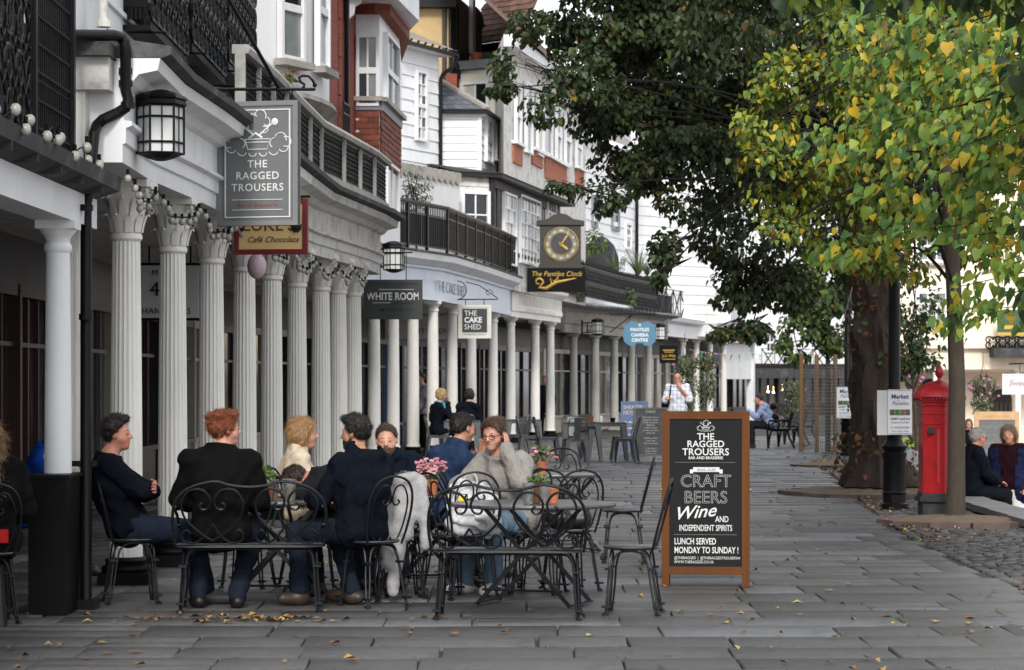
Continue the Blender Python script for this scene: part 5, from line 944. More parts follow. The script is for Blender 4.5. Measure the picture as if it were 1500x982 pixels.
def fixworld(o):  # geometry given in world space under a rotated thing
    p = o.parent; M_ = Matrix.Translation(p.location) @ p.rotation_euler.to_matrix().to_4x4(); o.data.transform(M_.inverted() @ Matrix.Translation(wloc(p)))
fixworld(luk)
DKG = mat('sign_charcoal', (.035, .042, .042), .5, .08); 
t = thing('white_room_sign', 'dark grey hanging sign lettered White Room below a lantern', 'sign'); wv, h, y = signbox(t, 533, 619, 410, 468, 95, .07, DKG, mat('sign_charcoal_face', (.045, .052, .052), .6, .05), .06)
stx(t, 'WHITE ROOM', 0, .3, .115, SWH, y, bold=.003, wx=.78, spacing=1.02); bars(t, [(-.22, .32, .455, .463), (-.32, -.04, .25, .257)], SWH, y); stx(t, '01892 531871', .1, .12, .05, mat('sign_dim', (.01, .012, .012), .5), y, spacing=1.1); bars(t, [(-.2, -.14, .12, .16)], INK, y, 'phone_emblem'); bars(t, [(-.04, .32, .245, .252)], INK, y)
m = MB()
for dx in (-.2, .2): m.tube([(dx, 0, h), (dx, 0, h + .42)], .008, 5)
m.tube([(-.75, 0, h + .42), (.3, 0, h + .42)], .012, 6); m.build('chain', BLACK, t, world=False)
t = thing('cake_shed_sign', 'square white framed hanging sign lettered The Cake Shed', 'sign'); wv, h, y = signbox(t, 671, 720, 447, 496, 68, .07, mat('sign_cream', (.66, .64, .58), .6, .06), mat('sign_cream2', (.62, .6, .55), .6), .05, R(-6)); bars(t, [(-.27, .27, .13, .64)], mat('sign_slate', (.05, .05, .055), .6), y, 'plate')
for b_, z_, o_ in (('THE', .49, 0), ('CAKE', .345, .006), ('SHED', .195, 0)): stx(t, b_, -.225, z_, .115, SWH, y - .006, align='LEFT', bold=o_, wx=.95)
stx(t, 'TUNBRIDGE WELLS', 0, .07, .035, SGR, y, spacing=1.2)
m = MB(); m.tube([(-.6, 0, h + .12), (.5, 0, h + .12)], .014, 6); m.tube([(-.2, 0, h), (-.2, 0, h + .12)], .01, 5); m.tube([(.2, 0, h), (.2, 0, h + .12)], .01, 5); m.tube([(-.38 + .2 * math.cos(q * .4), 0, h + .32 + .2 * math.sin(q * .4)) for q in range(17)], .01, 5); m.tube([(-.2, 0, h + .5), (.1, 0, h + .42), (.5, 0, h + .14)], .01, 5); m.tube([(.3 + .1 * (1 - q / 14) * math.cos(q * .5), 0, h + .25 + .1 * (1 - q / 14) * math.sin(q * .5)) for q in range(13)], .008, 5); m.build('bracket', BLACK, t, world=False)
# fascia lettering of the curved building
FL = mat('fascia_letter', (.33, .37, .43), .7); fa_, fb_ = Fc(pw[5], pw[6]), Fc(pw[6], pw[8])
text('THE CAKE SHED', .33, FL, W_, Matrix.Translation(-wloc(W_)) @ fa_.M(fa_.L * .55, 3.56, .19), wx=1.5); text('HUNGERFORD', .3, FL, W_, Matrix.Translation(-wloc(W_)) @ fb_.M(fb_.L * .45, 3.58, .2), wx=1.1)
kb = thing('shop_board', 'pale shop board lettered Kitchens inside the arcade', 'sign', tuple(P(650, 494, 60))); m = MB(); p0, p1 = P(560, 497, 60), P(668, 462, 60); m.box(p0.x, p1.x, p0.y, p0.y + .05, p0.z, p1.z); m.build('panel', mat('kitchen_board', (.5, .48, .44), .6), kb, smooth=0); ptxt('KITCHENS', 634, 489, 60, 8, INK, kb, spacing=1.2); ptxt('01892', 540, 489, 60, 7, INK, kb)
m = MB(); m.tube([(p0.x + .2, p0.y, p1.z), (p0.x + .2, p0.y, 3.42)], .01, 5); m.tube([(p1.x - .2, p0.y, p1.z), (p1.x - .2, p0.y, 3.42)], .01, 5); m.build('chain', BLACK, kb)
# camera centre shield
t = thing('camera_shop_sign', 'blue shield-shaped hanging sign lettered Pantiles Camera Centre', 'sign', tuple(P(937, 507, 49))); SBL = mat('sign_blue', (.08, .2, .3), .6, .06); m = MB(); W2_, H2 = .51, .75; ol = [(-.3, 0), (-.13, .01), (-.1, .08), (.1, .08), (.13, .01), (.3, 0), (.46, .12), (.51, .32), (.46, .5), (.5, .62), (.34, .68), (.26, .75), (.1, .7), (-.1, .7), (-.26, .75), (-.34, .68), (-.5, .62), (-.46, .5), (-.51, .32), (-.46, .12)]; m.prism(ol, -.03, .03, frame((0, 0, 0), (1, 0, 0), (0, 0, 1))); m.build('panel', SBL, t, world=False, smooth=0)
for b_, z_, sz in (('22', .6, .055), ('PANTILES', .44, .1), ('CAMERA', .28, .1), ('CENTRE', .13, .1)): stx(t, b_, 0, z_, sz, SWH, -.034, bold=.004, wx=.95)
m = MB(); m.tube([(-.9, 0, .95), (.5, 0, .95)], .02, 6); m.tube([(-.3, 0, .75), (-.3, 0, .95)], .01, 5); m.tube([(.3, 0, .75), (.3, 0, .95)], .01, 5); m.tube([(-.9, 0, .4), (-.2, 0, .94)], .015, 5); m.build('bracket', BLACK, t, world=False)
t = thing('black_shop_sign', 'small black hanging sign with gold lettering beside the hanging baskets', 'sign'); wv, h, y = signbox(t, 966, 993, 506, 532, 43, .06, BLKP, BLKP, .04); stx(t, 'Jack Wills', 0, .2, .1, GOLD, y, wx=.85); bars(t, [(-.2, .2, .42, .45), (-.15, .15, .36, .38), (-.22, .22, .12, .14)], GOLD, y)
m = MB(); m.tube([(-.2, 0, h), (-.2, 0, h + .25)], .01, 5); m.tube([(.2, 0, h), (.2, 0, h + .25)], .01, 5); m.build('chain', BLACK, t, world=False)
t = thing('lower_walk_sign', 'pale grey hanging sign in front of the cream building at the right edge', 'sign'); wv, h, y = signbox(t, 1468, 1520, 548, 578, 52, .05, SWH, mat('sign_pale', (.6, .6, .6), .6), .03); stx(t, 'Sweet', -.05, .25, .16, mat('sign_pink', (.35, .2, .2), .7), y, shear=.3); m = MB(); m.tube([(0, 0, h), (0, 0, h + .3)], .012, 5); m.tube([(-.3, .0, h + .3), (.6, 0, h + .3)], .014, 5); m.tube([(.45, 0, h + .3), (.45, 4, h + .3)], .014, 5); m.build('bracket', BLACK, t, world=False)
# ================================================================== lanterns
FROST = mat('frosted_glass', (.62, .63, .62), .35, .06, 6, 0, spec=.5)
def lantern(label, x, y0, y1, s, arm, wpx):
    c = P(x, y1, s); hh = (y1 - y0) / s; r = wpx / s / 2; t = thing('wall_lantern', label, 'lantern', tuple(c), R(12), 'black wall lanterns'); n = 6; m = MB()
    for i in range(n):
        for a in (i, i + .5):
            q = 2 * math.pi * a / n; k = r * (.93 if a == i else .93 * math.cos(math.pi / n)); m.tube([(k * math.cos(q), k * math.sin(q), hh * .1), (k * math.cos(q), k * math.sin(q), hh * .76)], r * (.05 if a == i else .03), 5)
    for z in (.1, .25, .6, .76): m.lathe([(r * .95, hh * z - r * .04), (r * .98, hh * z), (r * .95, hh * z + r * .04), (r * .88, hh * z)], n)
    m.build('cage', BLACK, t, world=False, smooth=0); m = MB(); m.lathe([(r * .98, hh * .76), (r * 1.05, hh * .78), (r * 1.0, hh * .84), (r * 1.08, hh * .86), (r * 1.0, hh * .9), (r * .5, hh * .97), (r * .06, hh)], n); m.build('roof', BLACK, t, world=False, smooth=0); m = MB(); m.lathe([(r * .2, 0), (r * .5, hh * .03), (r * .95, hh * .1)], n); m.build('base_cap', BLACK, t, world=False, smooth=0)
    for i in range(n):
        q0, q1 = 2 * math.pi * i / n, 2 * math.pi * (i + 1) / n; k = r * .86; m = MB(); m.add([(k * math.cos(q0), k * math.sin(q0), hh * .1), (k * math.cos(q1), k * math.sin(q1), hh * .1), (k * math.cos(q1), k * math.sin(q1), hh * .76), (k * math.cos(q0), k * math.sin(q0), hh * .76)], [(0, 1, 2, 3)]); m.build('pane', FROST, t, world=False, smooth=0)
    Mi = Euler((0, 0, -R(12))).to_matrix().to_4x4(); m = MB(); v = [Mi @ Vector(p) for p in ((-arm, 0, hh * .15), (-r * .8, 0, hh * .2), (-arm, 0, hh * .72), (-r * .8, 0, hh * .74), (-arm, 0, 0), (-arm, 0, hh * .9))]; w = .012 if s > 100 else .02
    m.tube(v[0:2], w, 6); m.tube(v[2:4], w, 6); m.tube(v[4:6], w * 1.4, 6); m.tube([(v[0] + v[1]) / 2, (v[2] + v[3]) / 2], w, 5)
    for sg in (-1, 1): m.tube([Mi @ Vector((-arm * .6 + sg * (.035 - .03 * math.cos(q * .5) * (1 - q / 14)), 0, hh * .28 + .03 * math.sin(q * .5))) for q in range(12)], w * .6, 5)
    m.build('bracket', BLACK, t, world=False); return t
lantern('large black lantern with frosted panes beside the drainpipe', 235, 131, 236, 190, .44, 74); lantern('black lantern with frosted panes above the White Room sign', 577, 353, 400, 90, .42, 33); lantern('black lantern half hidden behind the grey pub sign', 452, 298, 350, 112, .35, 24); lantern('black lantern left of the blue shield sign', 876, 466, 492, 47, .5, 19); lantern('black lantern right of the blue shield sign', 968, 473, 500, 44, .3, 17)
t = thing('paper_lantern', 'pale pink egg-shaped paper lantern hanging between the fluted columns', 'lantern', tuple(P(376, 408, 140))); m = MB(); c = P(376, 390, 140); m.ball(c, (.1, .1, .135), 16, 12); m.build('shade', mat('pink_paper', (.55, .42, .47), .8, .1, 40, .3, 60), t); m = MB(); m.tube([c + Vector((0, 0, .13)), (c.x, c.y, 3.27)], .004, 4); m.build('cord', BLKP, t)
# ================================================================== clock
t = thing('street_clock', 'black and gold clock in a pedimented case above a lettered board', 'clock', tuple(P(822, 430, 57))); c = P(822, 358, 57); CK = mat('clock_case', (.035, .03, .026), .5, .2, 8); yb = c.y
def pbox(mb, x0, x1, y0, y1, s, d0, d1): a = P(x0, y1, s); b = P(x1, y0, s); mb.box(a.x, b.x, yb + d0, yb + d1, a.z, b.z)
m = MB(); pbox(m, 791, 851, 329, 393, 57, 0, .5); pbox(m, 786, 856, 324, 330, 57, -.06, .56); pbox(m, 789, 854, 388, 394, 57, -.05, .5); a = P(786, 324, 57); b = P(856, 324, 57); m.prism([(a.x, 0), (b.x, 0), (b.x - .28, .05), (b.x - .45, .16), ((a.x + b.x) / 2, .2), (a.x + .45, .16), (a.x + .28, .05)], -.5, .06, frame((0, yb, a.z), (1, 0, 0), (0, 0, 1))); pbox(m, 797, 846, 382, 388, 57, -.03, .0); m.build('case', CK, t, smooth=0)
Mf = frame((c.x, yb - .006, c.z), (1, 0, 0), (0, 0, 1)); m = MB(); m.lathe([(.43, 0), (.43, .03), (.405, .035), (.395, .012), (.01, .012)], 40, M=Mf); m.build('dial', mat('clock_dial', (.045, .045, .05), .4), t); m = MB(); m.lathe([(.435, .0), (.445, .03), (.425, .045), (.415, .03)], 40, M=Mf, cap=False); m.lathe([(.275, .02), (.285, .026), (.29, .02)], 40, M=Mf, cap=False); m.build('gold_ring', GOLD, t)
CRM = mat('clock_chapter', (.6, .52, .36), .5); m = MB(); m.lathe([(.3, .014), (.3, .02), (.4, .02), (.4, .014)], 40, M=Mf, cap=False); m.build('chapter_ring', mat('chapter_grey', (.2, .2, .19), .5), t)
for i, rm in enumerate(('XII', 'I', 'II', 'III', 'IIII', 'V', 'VI', 'VII', 'VIII', 'IX', 'X', 'XI')): a = R(-30 * i); text(rm, .12, CRM, t, Matrix.Translation(-wloc(t)) @ Mf @ Matrix.Rotation(a, 4, 'Z') @ Matrix.Translation((0, .312, .024)), wx=.8, name='numeral', bold=.003)
for ang, L, wd in ((-128, 0.24, .022), (-35, .35, .014)): m = MB(); m.prism([(-wd, -.06), (wd, -.06), (wd * 1.5, L * .7), (0, L), (-wd * 1.5, L * .7)], .03, .04, Mf @ Matrix.Rotation(R(ang), 4, 'Z')); m.build('hand', GOLD, t, smooth=0)
m = MB(); pbox(m, 772, 857, 393, 428, 57, -.1, -.02); m.build('name_board', BLKP, t, smooth=0); text('The Pantiles Clock', .18, GOLD, t, Matrix.Translation(-wloc(t)) @ frame(P(815, 405, 57) - Vector((0, .115 + (P(815, 405, 57).y - yb), 0)), (1, 0, 0), (0, 0, 1)), shear=.25, wx=.95)
m = MB(); g = lambda x, y: P(x, y, 57) + Vector((0, -.115, 0)); pts = [g(789 + 6 * math.cos(q * .5) * (1.1 - q / 14), 414 - 6 * math.sin(q * .5) * (1.1 - q / 14)) for q in range(12)][::-1] + [g(x, y) for x, y in ((790, 422), (800, 423), (815, 414), (830, 411), (844, 408))]; m.tube(pts, [.015] * 6 + [.03] * 6 + [.05, .05, .045, .03, .012], 6); m.tube([g(808, 417), g(806, 408), g(812, 413), g(818, 405), g(817, 413)], .02, 5); m.build('gold_scroll', GOLD, t)
# ================================================================== lamp posts with market posters
def lamp_post(label, x, s, yb, H=4.6):
    q = XY(x, s); t = thing('lamp_post', label, 'lamp post', (q.x, q.y, gz(q.y)), 0, 'black lamp posts'); m = MB(); m.lathe([(.17, 0), (.17, .06), (.145, .08), (.145, .18), (.16, .2), (.145, .22), (.14, .62), (.15, .64), (.16, .7), (.13, .72), (.17, .78), (.12, .82), (.1, .86), (.095, .9)], 24, rad=lambda j, z: 1 if j % 3 else .95); m.build('pedestal', BLACK, t, world=False, smooth=30)
    m = MB(); m.lathe([(.095, .9), (.105, 1.0), (.1, 1.35), (.12, 1.4), (.075, 1.48), (.07, H)], 20); 
    for k in range(10): m.lathe([(.012, .95), (.02, 1.15), (.012, 1.35)], 6, (.1 * math.cos(k * .628), .1 * math.sin(k * .628), 0))
    m.build('shaft', BLACK, t, world=False, smooth=30); m = MB(); m.lathe([(.07, H), (.12, H + .05), (.2, H + .1), (.27, H + .55), (.3, H + .58), (.1, H + .8), (.02, H + .9)], 8); m.build('lamp_head', BLACK, t, world=False, smooth=20); return t
lp1 = lamp_post('black fluted lamp post in front of the big lime trunk', 1310, 117, 753); lp2 = lamp_post('black lamp post farther off beside the wire tree guard', 1242, 70, 683)
POS = mat('poster_white', (.72, .73, .74), .6, .04); NAVY = mat('poster_navy', (.03, .05, .14), .6)
def poster(label, x0, x1, y0, y1, s, side):
    t = thing('market_poster', label, 'poster', group='market posters on lamp posts'); p0, p1 = P(x0, y1, s), P(x1, y0, s); wv, h = p1.x - p0.x, p1.z - p0.z; t.location = (p0.x + wv / 2, p0.y, p0.z); t.rotation_euler = (0, 0, R(8)); m = MB(); m.box(-wv / 2, wv / 2, -.012, .012, 0, h); m.build('sheet', POS, t, world=False, smooth=0); y = -.0135
    bars(t, [(-wv / 2 + .01, wv / 2 - .01, .01, .014), (-wv / 2 + .01, wv / 2 - .01, h - .014, h - .01)], NAVY, y, th=.002); k = wv / .3
    stx(t, 'Market', 0, h * .8, .055 * k, NAVY, y, bold=.002, wx=1.0, extrude=.0008); stx(t, 'Pantiles', .0, h * .655, .05 * k, NAVY, y, shear=.35, extrude=.0008); stx(t, 'on the', -.02, h * .745, .012 * k, NAVY, y, extrude=.0008)
    for i, c_ in enumerate(((.12, .08, .06), (.05, .16, .04), (.2, .12, .1), (.12, .1, .09))): bars(t, [(-wv * .43 + i * wv * .215, -wv * .43 + (i + 1) * wv * .215 - .004, h * .43, h * .56)], mat('photo_%d' % i, c_, .6, .8, 60), y, 'picture', .0015)
    stx(t, 'EVERY 1st & 3rd', 0, h * .325, .03 * k, NAVY, y, wx=.85, extrude=.0008, bold=.001); stx(t, 'Weekend of the Month', 0, h * .255, .019 * k, NAVY, y, wx=.9, extrude=.0008); stx(t, 'An All Day Event', 0, h * .14, .028 * k, NAVY, y, wx=.85, extrude=.0008); stx(t, 'Food - Vintage - Crafts', 0, h * .06, .018 * k, NAVY, y, wx=.9, extrude=.0008)
    if side: m = MB(); m.prism([(-wv / 2 - .002, .012), (-wv / 2 - .12, .06), (-wv / 2 - .11, .08), (-wv / 2 + .02, .03)], -.005, h * .985); m.build('rear_sheet', POS, t, world=False, smooth=0)
    m = MB(); m.tube([(0, .05, h * .96), (.05, .12, h * 1.01)], .003, 4); m.build('cable_tie', BLKP, t, world=False); return t
poster('white market poster on the nearer lamp post', 1300, 1336, 571, 637, 118, True); poster('white market poster on the farther lamp post, partly behind the tree', 1225, 1258, 567, 613, 71, False)
# ================================================================== pillar box
PB = mat('post_red', (.3, .006, .01), .38, .18, 5, .1, 40, dirt_reflect=(.07, .015, .012), dirt_reflect_scale=3, dirt_reflect_amt=.6, coat=.12); PBK = mat('plinth_black', (.03, .03, .032), .6, .3, 6, .2, 30, dirt_reflect=(.12, .12, .12))
q = XY(1376, 125); t = thing('pillar_box', 'red hexagonal pillar box with domed cap and acorn finial', 'pillar box', (q.x, q.y, gz(q.y)), R(4)); hx = lambda r: [(r * math.cos(R(60 * i + 30)), r * math.sin(R(60 * i + 30))) for i in range(6)]
m = MB(); m.prism(hx(.26), 0, .2); m.prism(hx(.3), .2, .26); m.prism(hx(.27), .26, .3); m.build('plinth', PBK, t, world=False, smooth=0)
m = MB(); m.prism(hx(.255), .3, 1.32); m.prism(hx(.265), .3, .33); m.prism(hx(.265), 1.1, 1.115); m.prism(hx(.265), 1.22, 1.235); m.prism(hx(.275), 1.32, 1.36); m.build('body', PB, t, world=False, smooth=0)
m = MB(); m.prism(hx(.3), 1.36, 1.385); m.prism(hx(.325), 1.4, 1.42)
for i in range(6):
    a, b = Vector(hx(.312)[i]), Vector(hx(.312)[(i + 1) % 6])
    for k in range(7): c_ = a.lerp(b, (k + .5) / 7); m.ball((c_.x, c_.y, 1.392), .016, 6, 4)
m.lathe([(.325, 1.42), (.31, 1.46), (.265, 1.515), (.19, 1.565), (.1, 1.597), (.03, 1.615)], 24, rad=lambda j, z: 1 if j % 4 else .95); m.build('cap', PB, t, world=False, smooth=30)
m = MB(); m.lathe([(.03, 1.61), (.022, 1.64), (.03, 1.65), (.05, 1.68), (.052, 1.72), (.035, 1.76), (.008, 1.8)], 14); m.build('finial', PB, t, world=False)
m = MB(); m.box(-.19, -.11, -.235, -.222, 1.0, 1.07); m.build('aperture', INK, t, world=False, smooth=0); m = MB(); m.box(-.085, .085, -.228, -.2215, .42, 1.04); m.build('door', PB, t, world=False, smooth=0); m = MB(); m.box(-.1, -.085, -.236, -.228, .62, .66); m.build('lock', INK, t, world=False, smooth=0)
stx(t, 'OFFICE', -.0, 1.14, .04, mat('post_red_relief', (.3, .008, .01), .4), -.2225, extrude=.006, wx=1.1); stx(t, 'POST', -.0, 1.2, .03, MATS['post_red_relief'], -.2225, extrude=.006)
# ================================================================== A-boards
OAK = mat('board_oak', (.1, .033, .007), .6, .3, 6, .15, 40, stretch=(1, 1, .12), dirt_reflect=(.05, .016, .005), dirt_reflect_amt=.5, spec=.15); BB = mat('chalk_black', (.014, .0145, .016), .75, .15, 4, .03, dirt_reflect=(.024, .024, .024), dirt_reflect_amt=.3, spec=.12)
def aboard(label, x0, x1, y0, y1, s, frame_m, face_m, leg=.11, rz=0, lean=.16, rim=.06):
    p0 = P(x0, y1, s); wv = (x1 - x0) / s; g = gz(p0.y); h = P(x0, y0, s).z - g; t = thing('pavement_board', label, 'sign board', (p0.x + wv / 2, p0.y, g), rz); Mt = Matrix.Rotation(lean * .62, 4, 'X')
    def leaf(Mx, nm):
        m = MB(); m.box(-wv / 2, -wv / 2 + rim, -.02, .02, 0, h, Mx); m.box(wv / 2 - rim, wv / 2, -.02, .02, 0, h, Mx); m.box(-wv / 2 + rim, wv / 2 - rim, -.019, .019, h - rim, h, Mx); m.box(-wv / 2 + rim, wv / 2 - rim, -.019, .019, leg, leg + rim, Mx); m.build(nm, frame_m, t, world=False, smooth=0)
        m = MB(); m.box(-wv / 2 + rim, wv / 2 - rim, -.008, .008, leg + rim, h - rim, Mx); m.build('blackboard', face_m, t, world=False, smooth=0)
        for sx in (-1, 1): m = MB(); m.box(sx * (wv / 2 - rim / 2) - rim * .3, sx * (wv / 2 - rim / 2) + rim * .3, -.015, .015, -.012, .0, Mx); m.build('foot', BLKP, t, world=False, smooth=0)
    Mf_ = Matrix.Rotation(-lean, 4, 'X'); Mb = Matrix.Translation((0, 2 * h * math.sin(lean) + .03, 0)) @ Matrix.Rotation(lean, 4, 'X'); leaf(Mf_, 'front_frame'); leaf(Mb, 'rear_frame')
    for sx in (-1, 1): m = MB(); m.ball((sx * (wv / 2 + .006), .06, h * .55), .014, 8, 6); m.build('hinge_knob', mat('brass', (.4, .28, .1), .4, .1, metal=.8), t, world=False)
    def wr(body, x, z, size, mt, **k): return text(body, size / .72, mt, t, Mf_ @ frame((x, -.0095, z), (1, 0, 0), (0, 0, 1)), **{'extrude': .001, **k})
    return t, wv, h, Mf_, wr
t, wv, h, Mf_, wr = aboard('tall oak-framed blackboard advertising craft beers and wine', 969, 1098, 602, 860, 184, OAK, BB, .1, R(-5), .1, .062)
K_ = h / 260
for o in emblem(t, .0, 0, .2, CHALK, 0): o.data.transform(Mf_ @ Matrix.Translation((0, -.0105, h - 23.5 * K_)))
for b_, z_, sz in (('THE', 42, 11.5), ('RAGGED', 53, 11.5), ('TROUSERS', 65, 12)): wr(b_, 0, h - z_ * K_ * 1.0, sz * K_ * .86, CHALK, bold=.001, spacing=1.02)
wr('BAR AND BRASSERIE', 0, h - 71 * K_, 4.2 * K_, CHALK, wx=.95, bold=.0006)
for zz, a, b in ((76, -.24, .24), (183, -.25, .25)): m = MB(); [m.box(a + (b - a) * i / 60, a + (b - a) * (i + .5) / 60, -.011, -.009, h - zz * K_, h - zz * K_ + .003, Mf_) for i in range(60)]; struct(m.build('dotted_rule', mat('chalk_dim', (.35, .35, .35), .8), t, world=False, smooth=0), 'stuff')
m = MB(); z0 = h - 90 * K_; m.box(-.1, .11, -.0105, -.009, z0, z0 + .038, Mf_); m.box(-.125, -.1, -.0104, -.009, z0 - .012, z0 + .02, Mf_); m.box(.11, .135, -.0104, -.009, z0 - .012, z0 + .02, Mf_); m.build('banner', CHALK, t, world=False, smooth=0); wr('REAL ALES', .005, z0 + .008, .021, mat('chalk_grey', (.12, .12, .12), .8), wx=1.1).data.transform(Matrix.Translation((0, -.0025, 0)))
for b_, x_, z_, sz in (('CRAFT', .0, 112, 20), ('BEERS', .0, 136, 20)): wr(b_, x_, h - z_ * K_, sz * K_ * .92, CHALK, outline=.0016, spacing=1.02, wx=.95)
o = wr('Wine', -.03, h - 157 * K_, 19 * K_, CHALK, shear=.45, bold=.0015, wx=1.05); o.data.transform(Mf_ @ Matrix.Translation((0, -.003, 0)) @ Matrix.Rotation(R(-6), 4, 'Y') @ Mf_.inverted())
wr('AND', .13, h - 164 * K_, 9 * K_, CHALK, bold=.0008, wx=.72); wr('INDEPENDENT SPIRITS', 0, h - 177 * K_, 9 * K_, CHALK, bold=.0008, wx=.62)
wr('LUNCH SERVED', -.25, h - 197 * K_, 9.5 * K_, CHALK, bold=.0012, wx=.66, align='LEFT'); wr('MONDAY TO SUNDAY !', -.25, h - 210 * K_, 9.5 * K_, CHALK, bold=.0012, wx=.66, align='LEFT')
wr('@THERAGGED  |  @THERAGGEDTROUSERS44', -.25, h - 219 * K_, 4.2 * K_, CHALK, wx=.8, align='LEFT'); wr('WWW.THERAGGED.CO.UK', -.25, h - 225 * K_, 4.2 * K_, CHALK, wx=.8, align='LEFT')
GW = mat('grey_oak', (.22, .19, .16), .8, .25, 8, .2, 40); GB = mat('grey_chalkboard', (.13, .135, .135), .8, .25, 3, .03, dirt_reflect=(.2, .2, .2), dirt_reflect_amt=.4)
t, wv, h, Mf_, wr = aboard('grey chalkboard listing cakes and coffee, just behind the oak board', 929, 978, 597, 678, 76.5, GW, GB, .12, R(3), .1, .035)
for i, b_ in enumerate(('CAKE', '', 'We make all our', 'gorgeous cakes,', 'lovely sandwich', 'fillings &', 'winter soups', 'on the premises', 'every day', '', 'Perfect coffee', 'Leaf Teas', 'Hot chocolate', '', 'Craft Beers', 'house wines', 'Soft drinks')): 
    if b_: wr(b_, 0, h - .1 - i * .05, .05 if i == 0 else .03, CHALK, bold=.001, wx=1.1)
BLU = mat('board_blue', (.09, .14, .27), .6, .08); t, wv, h, Mf_, wr = aboard('blue board with cream lettering half hidden behind the grey chalkboard', 910, 950, 588, 668, 70, mat('board_blue_frame', (.12, .17, .29), .6), BLU, .1, 0, .1, .025); CRL = mat('cream_letter', (.6, .5, .35), .7)
wr('SHRAGER', -.24, h - .16, .08, CRL, align='LEFT', wx=.85); wr('PÂTISSERIE', -.24, h - .28, .08, CRL, align='LEFT', wx=.85); 
for i in range(4): m = MB(); [m.box(-.22 + .09 * k, -.22 + .09 * k + random.uniform(.05, .075), -.011, -.009, h - .45 - .13 * i, h - .42 - .13 * i, Mf_) for k in range(4)]; struct(m.build('faint_lettering', CRL, t, world=False, smooth=0), 'stuff')
LOAK = mat('light_oak', (.5, .32, .17), .6, .2, 6); q = P(1460, 708, 53)
t = thing('lower_blackboard', 'light oak framed blackboard on the lower walk behind the walking woman', 'sign board', (q.x, q.y, -.65)); m = MB(); wq = .62
for a, b, c_, d in ((-wq, -wq + .12, 0, 1.55), (wq - .12, wq, 0, 1.55), (-wq + .12, wq - .12, 1.32, 1.55), (-wq + .12, wq - .12, .1, .24)): m.box(a, b, -.03, .03, c_, d)
m.build('frame', LOAK, t, world=False, smooth=0); m = MB(); m.box(-wq + .12, wq - .12, -.01, .01, .24, 1.32); m.build('blackboard', GB, t, world=False, smooth=0); m = MB(); m.bar((-.5, .03, 1.3), (-.5, .5, 0), .05, .05); m.bar((.5, .03, 1.3), (.5, .5, 0), .05, .05); m.build('strut', LOAK, t, world=False, smooth=0)
for i in range(4): strokes(t, [[(-.4 + .02 * k, 1.12 - i * .22 + .035 * math.sin(k * 1.7 + i) + .02 * math.sin(k * .6)) for k in range(random.randint(20, 38))]], mat('chalk_faint', (.3, .3, .3), .9), -.013, .006, 'chalk_scribble')
strokes(t, [[(-.4 + .025 * k, 1.42 + .03 * math.sin(k * 1.9)) for k in range(30)]], mat('oak_letter', (.6, .36, .12), .6), -.034, .008, 'faint_lettering')
t = thing('green_banner', 'lime green cafe windbreak banner behind the pillar box', 'banner', tuple(P(1338, 692, 60))); t.location.z = -.65; q = t.location; m = MB(); m.box(-.35, .6, -.01, .01, .25, 1.0); m.build('cloth', mat('lime_cloth', (.17, .3, .04), .8, .1), t, world=False); m = MB(); m.tube([(-.35, 0, 0), (-.35, 0, 1.1)], .02, 6); m.tube([(.6, 0, 0), (.6, 0, 1.1)], .02, 6); m.build('pole', LOAK, t, world=False); stx(t, 'Gusto', .05, .65, .1, mat('green_letter', (.08, .14, .02), .8), -.013)
# ================================================================== hanging baskets, bunting, benches
def basket(label, x, y, s, r, drop, flow):
    c = P(x, y, s); t = thing('hanging_basket', label, 'hanging basket', tuple(c), group='hanging flower baskets'); m = MB(); m.lathe([(.05, -.3), (.2, -.22), (.28, 0), (.26, .0)], 14, tuple(c)); m.build('basket', mat('basket_liner', (.08, .06, .04), .9), t); m = MB()
    for i in range(3): m.tube([c + Vector((.26 * math.cos(i * 2.1), .26 * math.sin(i * 2.1), 0)), c + Vector((0, 0, .7))], .006, 4)
    m.tube([c + Vector((0, 0, .7)), c + Vector((0, 0, 1.1))], .008, 4); m.build('chain', BLACK, t)
    lb = [(tuple(c + Vector((0, 0, .05))), (r, r, r * .7)), (tuple(c + Vector((0, 0, -drop * .5))), (r * .8, r * .8, drop * .55)), (tuple(c + Vector((-r * .3, 0, -drop * .85))), (r * .4, r * .4, drop * .4)), (tuple(c + Vector((r * .3, 0, -drop * .75))), (r * .35, r * .35, drop * .45))]; pt = lobe_pts(lb, 900, .5); n = len(pt); d = pt[:, 3:]; V, Q, k = leaf_arrays(pt[:, :3], d * .4 + np.array([0, 0, -.9]) + rng.normal(0, .3, (n, 3)), d + rng.normal(0, .3, (n, 3)), rng.uniform(.05, .1, n)); o = npmesh('trailing_leaves', V - np.array(c), Q, LEAFM, t, attr=np.repeat(pal(n, [(.1, .12, .06), (.07, .09, .04), (.14, .15, .08)], [1, 1, 1]), k, 0)); o['kind'] = 'stuff'
    for i in range(flow): a = random.uniform(math.pi, 2 * math.pi); p = c + Vector((r * 1.02 * math.cos(a), r * 1.02 * math.sin(a), random.uniform(-drop * .4, r * .6))); m = MB(); m.ball(p, (.055, .04, .045), 6, 4); m.build('flower', mat('pink_flower', (.42, .15, .34), .7, .2), t)
basket('large trailing basket with pink flowers by the black gold-lettered sign', 1003, 535, 42, .55, 1.5, 2); basket('trailing basket with purple flowers right of the black sign', 1035, 530, 40, .5, 1.4, 5); basket('wide trailing basket hanging above the benches', 1163, 572, 33, .65, 1.6, 3); basket('basket with pink flowers between the two white columns of the cream building', 1440, 566, 46, .48, .9, 10); basket('basket with pink flowers just right of the big lime trunk', 1338, 560, 46, .3, .7, 8)
BC_ = [(.5, .05, .08), (.05, .3, .15), (.5, .42, .06), (.06, .1, .35), (.5, .08, .25)]
